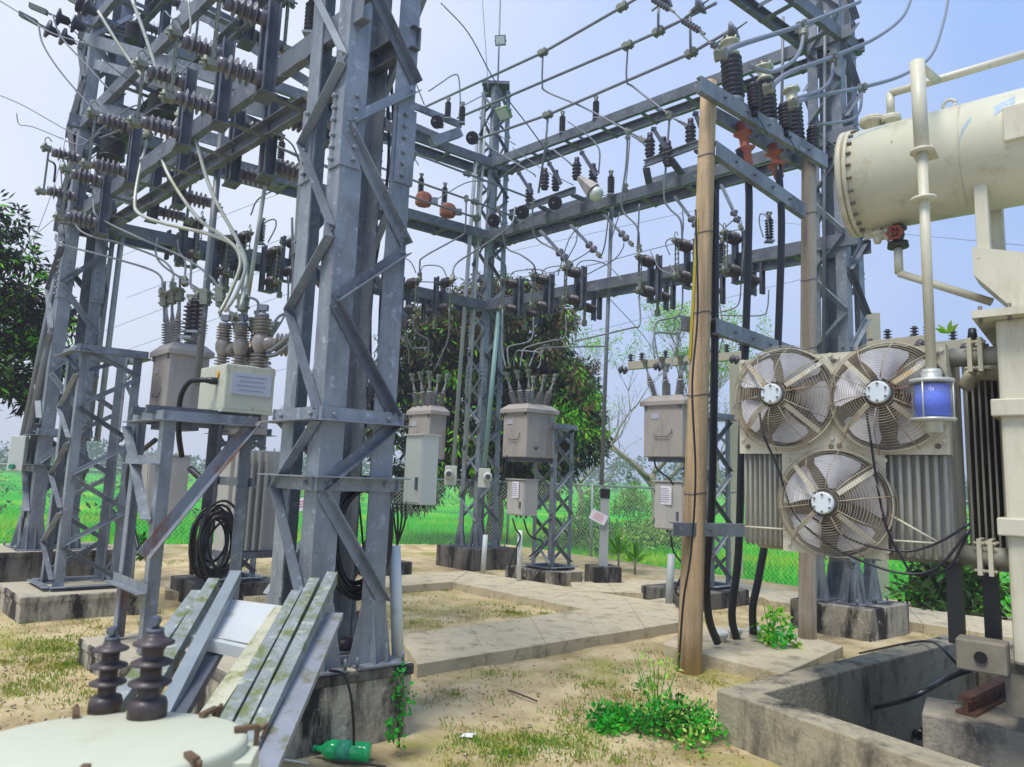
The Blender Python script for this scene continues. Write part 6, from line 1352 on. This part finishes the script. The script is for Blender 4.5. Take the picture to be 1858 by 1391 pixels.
# pale rain tree, thin crown
for (px, ya, yb, yd, sc_, lb, dp) in [(1185, 960, 690, 24, 1.0, 'pale bare-branched tree with a thin yellow-green crown left of the tan pole', 5), (1050, 960, 800, 30, .8, 'bare pale tree far behind the big dark tree', 4), (1325, 950, 830, 30, .8, 'thin leafless tree right of the tan pole in the haze', 4)]:
    tb = D(px, ya, yd); tb.z = -.35; r = thing('bare_tree', lb, 'tree', tb); b = MB(); tips = []
    h = 2.2*sc_; b.tube([tb, tb+V(.1, 0, h*.5), tb+V(-.05, 0, h)], lambda t: (.17-.05*t)*sc_, 8)
    for a_ in range(4): branch(b, tb+V(-.02, 0, h*(.7+.1*a_)), V(math.cos(a_*1.7+.4)*1.2, .5*math.sin(a_*1.7), .85).normalized(), 2.05*sc_, .085*sc_, dp, tips, .5, .26)
    b.build('trunk', BARK, r); cs = [np.array(t) for t in tips if t.z > 3.0*sc_]
    if cs: clumps(cs, np.full(len(cs), .22), 16 if dp > 4 else 3, 0, .1, .045, .1, [PALE, MG_B, SCR], [.6, .25, .15], r)
def shrub(p, w_, h, n, lb, mats, probs, ln=.1, wd=.03, nm='shrub', cat='shrub', droop=.0):
    r = thing(nm, lb, cat, p); b = MB()
    for k in range(7): a_ = random.uniform(0, 6.28); b.tube([p, p+V(math.cos(a_)*w_*.25, math.sin(a_)*w_*.25, h*.5), p+V(math.cos(a_)*w_*.4, math.sin(a_)*w_*.4, h*.85)], lambda t: (.012 if h > .5 else .005)*(1-.7*t), 5)
    b.build('stems', BARKD if h > .7 else GRG, r); cs = []
    for _ in range(n):
        a_, q = rng.uniform(0, 6.28), rng.uniform(0, 1)**.6; z = rng.uniform(.08, 1); cs.append(np.array(p)+np.array([math.cos(a_)*q*w_*.5*(1.15-.5*z), math.sin(a_)*q*w_*.5*(1.15-.5*z), z*h*(1-.35*q)]))
    clumps(cs, np.full(n, w_*.09+.03), 26, 0, ln, wd, droop, mats, probs, r, 'foliage'); return r
for k, (px, py, w_, h, yd) in enumerate([(1040, 925, 1.9, .95, 19), (1110, 935, 2.2, .8, 18.5), (1180, 920, 2.0, 1.0, 20), (1150, 868, 1.6, 2.2, 26), (1075, 860, 1.3, 1.8, 27), (1240, 915, 2.0, .9, 21)]):
    p = D(px, py, yd); p.z = -.35
    shrub(p, w_, h, 60, f'scrubby bush in the field beyond the fence, {["left of the lamp pipe", "right behind the lamp pipe", "between lamp pipe and tan pole", "taller pale one under the bare tree", "tall one left of the lamp pipe", "just left of the tan pole"][k]}', [SCR, MG_M, PALE], [.5, .3, .2], .14, .05)
# grassy cordyline-like plants at the fence foot
def spiky(p, h, n, lb, m_=(MG_B, SCR)):
    r = thing('spiky_plant', lb, 'plant', p); b = MB(); b.tube([p, p+Z3*h*.4], .018, 6, 0); b.build('stem', BARK, r)
    P = np.array([tuple(p+Z3*h*random.uniform(.3, .5)) for _ in range(n)]); d = rng.normal(size=(n, 3)); d[:, 2] = np.abs(d[:, 2])*1.1+.35
    leaves(P, d, rng.uniform(.4, .7, n)*h, .05, rng.integers(0, len(m_), n), 'fronds', list(m_), r)
spiky(G(1122, 1035, 0), .75, 34, 'spiky young plant at the fence foot, left of two beside the small plinth'); spiky(G(1152, 1042, 0), .6, 30, 'spiky young plant at the fence foot, right of two beside the small plinth')
shrub(G(1728, 1112, 0), 1.25, .95, 60, 'leafy bush with yellow-tinted leaves by the fence, left of the transformer', [MG_M, SCR, MG_D], [.5, .25, .25], .16, .055)
shrub(G(1405, 1180, .05), .34, .5, 12, 'tall thin weed with bright leaves left of the rear tan pole', [MG_B, GRG, PALE], [.4, .3, .3], .06, .04, 'weed', 'weed')
wb = G(1212, 1345, 0); shrub(wb+V(.08, .1, 0), 0.56, .2, 80, 'low bright green weed clump against the pit wall', [GRG, MG_M, PALE], [.66, .2, .14], .036, .02, 'weed', 'weed')
shrub(G(1110, 1320, 0), .34, .1, 26, 'small green weed patch left of the weed clump', [GRG, SCR], [.8, .2], .05, .025, 'weed', 'weed')
shrub(wb+V(.0, .35, 0), .4, .5, 9, 'tall wispy yellowish weed rising before the tan pole foot', [PALE, SCR], [.7, .3], .05, .015, 'weed', 'weed')
shrub(G(255, 1010, .3)*1.0, .35, .3, 10, 'small weed growing on the plinth beside the left lattice stand', [GRG, MG_M], [.5, .5], .08, .04, 'weed', 'weed')
for px, py, y, lb in ((1720, 605, 4.3, 'small bright seedling growing on top of the radiator pipe'),):
    p = D(px, py, y); r = thing('seedling', lb, 'plant', p); n = 14; d = rng.normal(size=(n, 3)); d[:, 2] = np.abs(d[:, 2])+.3
    leaves(np.tile(np.array(p), (n, 1)), d, .09, .03, rng.integers(0, 2, n), 'leaves', [MG_B, PALE], r)
# creeper on the front plinth
cp = []
for (x, y) in [(728, 1228), (735, 1245), (722, 1262), (728, 1280), (715, 1300), (735, 1290), (722, 1320), (712, 1335), (742, 1260), (730, 1215), (718, 1340)]:
    for _ in range(2): cp.append(np.array(D(x+random.uniform(-8, 8), y+random.uniform(-8, 8), 4.13)))
r = thing('creeper', 'bright green creeper climbing the right corner of the front plinth', 'creeper', G(728, 1362, 0))
b = MB(); b.tube([G(725, 1355, 0), D(722, 1310, 4.16), D(730, 1260, 4.2), D(732, 1215, 4.25)], .005, 5); b.build('stem', BARKD, r)
clumps(cp, np.full(len(cp), .04), 9, 0, .034, .024, .3, [GRG, MG_M], [.8, .2], r, 'foliage')
# grass, litter and stones of the yard
POLYW = [[tuple(p)[:2] for p in q] for q, _, _ in w1+w2+w3+w4+w5+w6]
def blocked(x, y):
    if any(inside(x, y, q) for q in POLYW) or not inside(x, y, yard): return True
    if any((V(x, y, 0)-TW[k]).length < .75 for k in TW): return True
    return inside(x, y, [tuple(pw(-.05, -.05))[:2], tuple(pw(4, -.05))[:2], tuple(pw(4, 4))[:2], tuple(pw(-.05, 4))[:2]])
P = []; MI = []; LL = []; DD = []
patches = [((640, 1062), (1060, 1140), 110), ((870, 1088), (1040, 1118), 60), ((0, 1130), (180, 1280), 150), ((0, 1200), (140, 1240), 50), ((100, 1110), (340, 1180), 50), ((1000, 1240), (1200, 1385), 90), ((780, 1330), (1000, 1391), 50), ((1180, 1180), (1300, 1260), 22), ((1000, 1075), (1330, 1120), 24), ((0, 1010), (500, 1060), 40), ((760, 1200), (1230, 1391), 60), ((1620, 1150), (1760, 1190), 10), ((560, 1375), (740, 1391), 10)]
for (x0, y0), (x1, y1), n_ in patches:
    for _ in range(n_):
        c_ = G(random.uniform(x0, x1), random.uniform(y0, y1), 0)
        if mnoise.noise(V(c_.x*1.4, c_.y*1.4, 9)) < -.12 and random.random() < .8: continue
        dens = random.choice((8, 24, 50)); rad_ = random.uniform(.03, .13)
        for _ in range(dens):
            x, y = c_.x+random.gauss(0, rad_), c_.y+random.gauss(0, rad_)
            if blocked(x, y): continue
            P.append((x, y, gz(x, y)-.006)); DD.append((random.gauss(0, .5), random.gauss(0, .5), 1)); LL.append(random.uniform(.015, .05)); MI.append(0 if random.random() < .8 else 1)
o = leaves(np.array(P), np.array(DD), LL, .008, MI, 'grass', [GRS, SCR]); struct(o, 'stuff')
P = []; DD = []; LL = []
for _ in range(1500):
    c_ = G(random.uniform(-20, 1860), random.triangular(1085, 1391, 1390), 0)
    if blocked(c_.x, c_.y) and not (abs(c_.x) < 4 and random.random() < .08): continue
    z = gz(c_.x, c_.y) if not blocked(c_.x, c_.y) else .105
    P.append((c_.x, c_.y, z+.002)); DD.append((random.gauss(0, 1), random.gauss(0, 1), random.uniform(0, .35))); LL.append(random.uniform(.01, .04))
o = leaves(np.array(P), np.array(DD), LL, .011, np.zeros(len(P)), 'leaf_litter', [LITT]); struct(o, 'stuff')
b = MB()
for _ in range(3600):
    c_ = G(random.uniform(-20, 1860), random.triangular(1085, 1391, 1300), 0)
    if mnoise.noise(V(c_.x*1.1, c_.y*1.1, 4)) < 0 and random.random() < .7: continue
    if blocked(c_.x, c_.y): continue
    s_ = random.choice((.004, .006, .009, .016))*random.uniform(.6, 1.2); p = V(c_.x, c_.y, gz(c_.x, c_.y)+s_*.2)
    vs_ = [p+V(random.uniform(.6, 1)*s_*x, random.uniform(.6, 1)*s_*y, random.uniform(.3, .6)*s_*z) for x, y, z in ((1, 0, 0), (0, 1, 0), (-1, 0, 0), (0, -1, 0), (0, 0, 1), (0, 0, -1))]
    b.add(vs_, [(0, 1, 4), (1, 2, 4), (2, 3, 4), (3, 0, 4), (1, 0, 5), (2, 1, 5), (3, 2, 5), (0, 3, 5)], True)
struct(b.build('pebbles', mat('pebble_stone', lin((176, 164, 140)), .9, 0, .4, 9), origin=V(0, 0, 0)), 'stuff')
# rice plants of the near field
P = []; DD = []; LL = []; MI = []
nrm_r = V(-(FR-FC).y, (FR-FC).x, 0).normalized(); nrm_r = nrm_r if nrm_r.y > 0 else -nrm_r
nrm_l = V(-(FL-FC).y, (FL-FC).x, 0).normalized(); nrm_l = nrm_l if nrm_l.y > 0 else -nrm_l
for A_, nr_ in ((FR, nrm_r), (FL, nrm_l)):
    for _ in range(9000):
        p = FC.lerp(A_, random.uniform(-.3, 1))+nr_*(.3+14*random.random()**1.6)
        if p.y < 0: continue
        g_ = mnoise.noise(V(p.x*.25, p.y*.25, 7)); k = 3
        for _ in range(k):
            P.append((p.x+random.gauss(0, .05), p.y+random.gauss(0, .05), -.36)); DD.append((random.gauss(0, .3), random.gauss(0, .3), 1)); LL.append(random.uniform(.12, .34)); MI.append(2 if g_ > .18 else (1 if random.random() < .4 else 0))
RC1 = leafmat('rice_blade', (14, 176, 24), (50, 210, 24), sc=.6); RC2 = leafmat('lime_rice_blade', (80, 214, 20), (130, 222, 16), sc=.6); RC3 = leafmat('ripening_rice_blade', (150, 214, 16), (190, 216, 30), sc=.6)  # second tone is a lime green blade, mixed in at random
o = leaves(np.array(P), np.array(DD), LL, .022, MI, 'rice_plants', [RC1, RC2, RC3]); struct(o, 'stuff')
cs = []
for (x0, y0, x1, y1, n_) in [(-40, 34, 60, 60, 200), (-60, 62, 30, 48, 160), (4, 26, 34, 20, 70), (-30, 28, -10, 24, 40), (-90, 90, 80, 84, 240)]:
    for _ in range(n_):
        t = random.random(); cs.append(np.array((x0+(x1-x0)*t+random.gauss(0, .5), y0+(y1-y0)*t+random.gauss(0, .4), -.3+random.random()*random.choice((.2, .3, .7)))))
o = clumps(cs, rng.uniform(.2, .5, len(cs)), 16, 0, .28, .12, .0, [SCR, MG_M, RC3], [.5, .3, .2], None, 'field_margin_scrub'); struct(o, 'stuff')
# far tree line
P = []; MI = []
cs = []
for _ in range(520):
    a_ = rng.uniform(-.95, .95); dist = rng.uniform(120, 150); x, y = math.sin(a_)*dist*1.1, math.cos(a_)*dist
    h = 3.5+2.5*mnoise.noise(V(a_*9, 0, 2))+1.2*mnoise.noise(V(a_*40, 0, 2))+(2.5 if .02 < a_ < .3 else 0)
    for _ in range(4): cs.append(np.array((x+rng.normal()*2.5, y+rng.normal()*2, rng.uniform(.1, 1)*max(h, 1.6))))
o = clumps(cs, rng.uniform(.8, 1.7, len(cs)), 18, 0, .8, .4, .1, [FARG], [1.], None, 'distant_trees'); struct(o, 'stuff')
p = D(88, 835, 60); p.z = -.35; r = thing('palm_tree', 'distant palm on the horizon between the legs of the left tower', 'tree', p)
b = MB(); b.tube([p, p+Z3*2.5], .15, 8, 0); b.build('trunk', BARKD, r); n = 60; d = rng.normal(size=(n, 3)); d[:, 2] = d[:, 2]*.5+.25
leaves(np.tile(np.array(p+Z3*2.5), (n, 1)), d, rng.uniform(1.2, 2.0, n), .16, np.zeros(n), 'fronds', [FARG], r)
# far line poles beyond the fence
CB = mat('far_pole_concrete', lin((176, 168, 146)), .85, 0, .1, 4)
def farpole(px, y, arms, stub, lb):
    b0 = D(px, 900, y); b0.z = -.35; t_ = D(px, stub, y); r = thing('line_pole', lb, 'utility pole', b0)
    b = MB(); b.bar(b0, V(b0.x, b0.y, t_.z), .2, .2, V(0, 1, 0)); b.build('post', CB, r)
    for (a_, c_) in arms:
        p, q = D(*a_, y-.15), D(*c_, y-.15-.8); b = MB(); b.bar(p, q, .14, .16, Z3); A_ = b.build('crossarm', CB, r)
        for t in (.02, .12, .33, .6, .85, .97):
            s_ = p.lerp(q, t); b = MB(); b.ins(s_+Z3*.08, s_+Z3*.26, .03, .07, 3, 10); b.build('pin_insulator', POLY, r)
            if t in (.02, .33, .97): b = MB(); b.lathe(s_-V(.12, .1, .12), V(-1, 0, .2), [(.02, -.05), (.09, 0), (.09, .03), (.03, .05), (.09, .08), (.09, .11), (.02, .16)], 12); b.build('bell_insulator', POLY, r)
farpole(1336, 15, [((1140, 664), (1352, 644))], 640, 'concrete line pole with a long crossarm beyond the fence behind the thick tan pole')
farpole(1592, 12.5, [((1490, 650), (1775, 622)), ((1500, 636), (1690, 616))], 570, 'square concrete line pole peeking over the fan radiators')
# ================================================================== FOREGROUND
# oval tank with two brown bushings, lower left
dc = D(205, 1342, 1.72); ua = V(.98, .16, 0).normalized(); va = V(-ua.y, ua.x, 0); RX, RY = .292, .2
DP = mat('chalky_pale_tank_paint', lin((194, 196, 174)), .55, 0, .05, 3, stain=lin((168, 168, 140)), st=(.58, .75), ss=5, stain2=lin((120, 112, 92)), st2=(.7, .74), ss2=16)
r = thing('oval_tank', 'pale oval oil tank at the near lower left, two brown bushings on its lid', 'oil tank', (dc.x, dc.y, 0))
def oval(s_, z, n=56): return [V(dc.x, dc.y, 0)+ua*math.cos(t)*RX*s_+va*math.sin(t)*RY*s_+Z3*z for t in [2*math.pi*i/n for i in range(n)]]
def loft(rings):
    b = MB(); n = len(rings[0]); vs = [p for R_ in rings for p in R_]
    fs = [(k*n+i, k*n+(i+1) % n, (k+1)*n+(i+1) % n, (k+1)*n+i) for k in range(len(rings)-1) for i in range(n)]
    b.add(vs, fs, True); b.f.append([i for i in range(n)][::-1]); b.m.append(0); b.sm.append(False); b.f.append([(len(rings)-1)*n+i for i in range(n)]); b.m.append(0); b.sm.append(False); return b
zt_ = dc.z
loft([oval(.93, 0), oval(.93, zt_-.05)]).build('tank_body', DP, r)
loft([oval(1.0, zt_-.045), oval(1.015, zt_-.04), oval(1.015, zt_-.012), oval(1.0, zt_-.002), oval(.96, zt_), oval(.5, zt_+.006), oval(.05, zt_+.008)]).build('lid', DP, r)
for k, a_ in enumerate((.18, .95, 2.1, 3.1, 3.9, 4.75, 5.5)):
    p = V(dc.x, dc.y, zt_)+ua*math.cos(a_)*RX*1.02+va*math.sin(a_)*RY*1.02; d = (ua*math.cos(a_)*RY+va*math.sin(a_)*RX).normalized()
    b = MB(); b.bar(p-d*.035+Z3*.008, p+d*.02+Z3*.01, .016, .01, Z3); b.bar(p+d*.018+Z3*.012, p+d*.018-Z3*.05, .012, .012, d); b.tube([p+d*.022+Z3*.0, p+d*.04+Z3*.012, p+d*.03-Z3*.02], .005, 6); b.build('lid_clamp', mat('rusted_clamp', lin((110, 88, 66)), .7, .2, .3, 20), r)
lg = V(dc.x, dc.y, zt_-.09)+ua*RX*.98-va*.02; b = MB(); b.obox(lg, ua*.035, va*.05, Z3*.06); L_ = b.build('side_lug', DP, r, bevel=.004)
b = MB(); b.lathe(lg+ua*.0-va*.05, va*-1, [(.012, 0), (.012, .004)], 12); b.build('bolt', GALVD, L_)
BRN = mat('matt_brown_bushing', lin((64, 54, 54)), .5, 0, .3, 8, coat=.08, stain=lin((92, 84, 80)), st=(.5, .7), ss=9)
for (px, py, y, s_, lb) in ((266, 1302, 1.76, .86, 'front'), (190, 1289, 1.9, .74, 'rear')):
    p = G(px, py, zt_); p.z = zt_+.002 if lb == 'front' else zt_-.002
    H_ = .225*s_; R_ = .0535*s_
    b = MB(); pr = [(R_*1.0, 0), (R_*1.0, .035*s_), (R_*.9, .05*s_), (R_*.58, .056*s_)]
    for k in range(3):
        h = (.062+.056*k)*s_; pr += [(R_*.54, h), (R_*.56, h+.026*s_), (R_*(1.10-.02*k), h+.032*s_), (R_*(1.10-.02*k), h+.037*s_), (R_*.66, h+.047*s_), (R_*.54, h+.051*s_)]
    pr += [(R_*.5, .232*s_), (R_*.42, .24*s_)]
    b.lathe(p, Z3, pr, 28); B_ = b.build('bushing', BRN, r)
    b = MB(); b.cyl(p+Z3*.238*s_, p+Z3*.25*s_, R_*.46, 16); b.cyl(p+Z3*.25*s_, p+Z3*.285*s_, R_*.2, 10); b.lathe(p+Z3*.272*s_-V(.0, .016, 0), V(0, 1, 0), [(R_*.28, 0), (R_*.28, .02)], 8); b.build('terminal_bolt', GALVD, B_)
# leaning stack of mossy channels with a pale cross plate
r = thing('steel_arm_stack', 'stack of mossy galvanised channels with a pale cross plate leaning in the foreground', 'steel frame', G(400, 1391, 0))
def arm(a_, b_, ya, yb, w_, h, m=GALVM, slots=True):
    p, q = D(*a_, ya), D(*b_, yb); d = (q-p).normalized(); p = p-d*(p.z/d.z)*1.0 if d.z > .05 else p
    x = d.cross(Z3).normalized(); y = x.cross(d)
    b = MB(); t_ = .006
    b.obox((p+q)/2+y*(h/2-t_/2), d*(q-p).length/2, x*w_/2, y*t_/2); b.obox((p+q)/2-y*(h/2-t_/2), d*(q-p).length/2, x*w_/2, y*t_/2)
    b.obox((p+q)/2+x*(w_/2+.003), d*(q-p).length/2, x*.003, y*h/2); b.obox((p+q)/2-x*(w_/2+.003), d*(q-p).length/2, x*.003, y*h/2)
    if slots: b.obox((p+q)/2, d*((q-p).length/2-.002), x*.003, y*(h/2-t_)); b.obox((p+q)/2, d*((q-p).length/2-.002), x*(w_/2), y*.003)
    o = b.build('channel', m, r)
    if slots: b = MB(); b.obox(q-d*.03, x*(w_/2-.002), y*(h/2-t_-.001), d*.004); b.build('painted_end_shade', DARKH, o)  # dark plate across the open end paints the shade inside the channel
    return o
arm((216, 1275), (358, 1080), 2.9, 3.75, .045, .06); arm((262, 1275), (388, 1058), 2.9, 3.85, .045, .06); arm((304, 1285), (428, 1044), 2.87, 3.95, .045, .06, mat('clean_galvanised', lin((146, 156, 160)), .5, .3, .15, 6))
arm((318, 1300), (402, 1160), 2.85, 3.6, .07, .04, GALVD, False)
arm((384, 1298), (512, 1108), 2.85, 3.65, .06, .05, mat('cream_mossy_steel', lin((186, 184, 158)), .6, .1, .15, 5, stain=lin((128, 130, 72)), st=(.48, .64), ss=10), False)
arm((418, 1302), (538, 1080), 2.85, 3.75, .04, .06); arm((442, 1318), (571, 1057), 2.8, 3.85, .042, .06); arm((466, 1338), (603, 1047), 2.75, 3.95, .046, .065); arm((484, 1391), (607, 1116), 2.62, 3.75, .075, .03, mat('lilac_grey_steel', lin((146, 150, 158)), .55, .2, .15, 6, stain=lin((112, 110, 70)), st=(.5, .66), ss=10), False)
WP = mat('white_plate_paint', lin((196, 200, 198)), .5, 0, .06, 4, stain=lin((166, 164, 140)), st=(.56, .72), ss=5)
q = [D(368, 1080, 3.8), D(560, 1105, 3.8), D(520, 1180, 3.42), D(305, 1140, 3.42)]; dn = V(0, .35, -.94)*.012
b = MB(); b.add(q+[p+dn for p in q], [(0, 1, 2, 3), (7, 6, 5, 4)]+[(i, i+4, (i+1) % 4+4, (i+1) % 4) for i in range(4)]); b.build('cross_plate', WP, r)
a_, c_ = D(300, 1142, 3.4), D(505, 1188, 3.38); b = MB(); b.bar(a_-Z3*.02, c_-Z3*.02, .05, .05, Z3); b.build('cross_rail', WP, r)
# green bottle, paper scraps, sticks
p = G(622, 1380, 0)+Z3*.052; d = V(-1, .12, 0).normalized(); b = MB(); pr = [(.01, -.15), (.048, -.145), (.052, -.13), (.052, -.05), (.048, -.045), (.048, .03), (.052, .04), (.052, .07), (.04, .1), (.016, .125), (.014, .15)]
b.lathe(p, d, pr, 20); o = tag(b.build('plastic_bottle', BOTTLE), 'crumpled green plastic bottle lying at the foot of the front plinth', 'bottle')
b = MB(); b.lathe(p, d, [(.0525, -.045), (.0525, .03)], 20); b.build('wrapper', mat('bottle_wrap', lin((60, 170, 130)), .4, 0, .4, 30), o)
b = MB(); b.cyl(p+d*.15, p+d*.17, .017, 12); b.build('cap', GREENK, o)
for k, (px, py, s_) in enumerate([(848, 1336, .05), (1312, 1212, .03)]):
    p = G(px, py, .012); b = MB(); b.add([p+V(-s_, -.01, 0), p+V(s_*.6, -s_*.5, .004), p+V(s_, s_*.4, .015), p+V(-s_*.5, s_*.5, .006), p+V(0, 0, .02)], [(0, 1, 4), (1, 2, 4), (2, 3, 4), (3, 0, 4)]); tag(b.build('paper_scrap', PAPER), ['white paper scrap on the sandy ground in the foreground', 'small pale scrap near the cable slab'][k], 'litter')
for k, (a_, c_) in enumerate([((922, 1252), (975, 1272)), ((1215, 1108), (1250, 1118)), ((905, 1150), (935, 1160)), ((480, 1375), (560, 1385)), ((600, 1380), (700, 1391))]):
    b = MB(); b.tube([G(*a_, .012), (G(*a_, .02)+G(*c_, .02))/2+V(0, .01, 0), G(*c_, .012)], .006, 6); tag(b.build('stick', BARKD if k != 3 else PVC), f'thin dry stick on the ground, {["in the open sand", "left of the tan pole", "on the walkway edge", "pale one beside the green bottle", "under the green bottle"][k]}', 'stick')
b = MB(); p = D(33, 822, 8.5); b.box(p, (.16, .12, .42), .3); o = tag(b.build('junction_box', WHITEB, bevel=.01), 'pale junction box with a green cap at the far left edge', 'junction box')
b = MB(); b.cyl(p+V(0, -.06, -.16), p+V(0, -.1, -.16), .03, 10); b.build('green_cap', GREENK, o)
# ================================================================== HAZE
hb = MB(); hb.box((0, 100, 10), (460, 320, 23)); hz = hb.build('haze', None if False else GALV, origin=V(0, 0, 0)); hz['kind'] = 'stuff'
hm = bpy.data.materials.new('humid_air'); hm.use_nodes = True; ht = hm.node_tree; ht.nodes.clear()
pv_ = ht.nodes.new('ShaderNodeVolumePrincipled'); pv_.inputs['Color'].default_value = (.92, .95, 1, 1); pv_.inputs['Density'].default_value = .003; pv_.inputs['Anisotropy'].default_value = .2
ho = ht.nodes.new('ShaderNodeOutputMaterial'); ht.links.new(pv_.outputs[0], ho.inputs['Volume']); hz.data.materials.clear(); hz.data.materials.append(hm)
# strip the helper property
for o in bpy.data.objects:
    if '_o' in o: del o['_o']
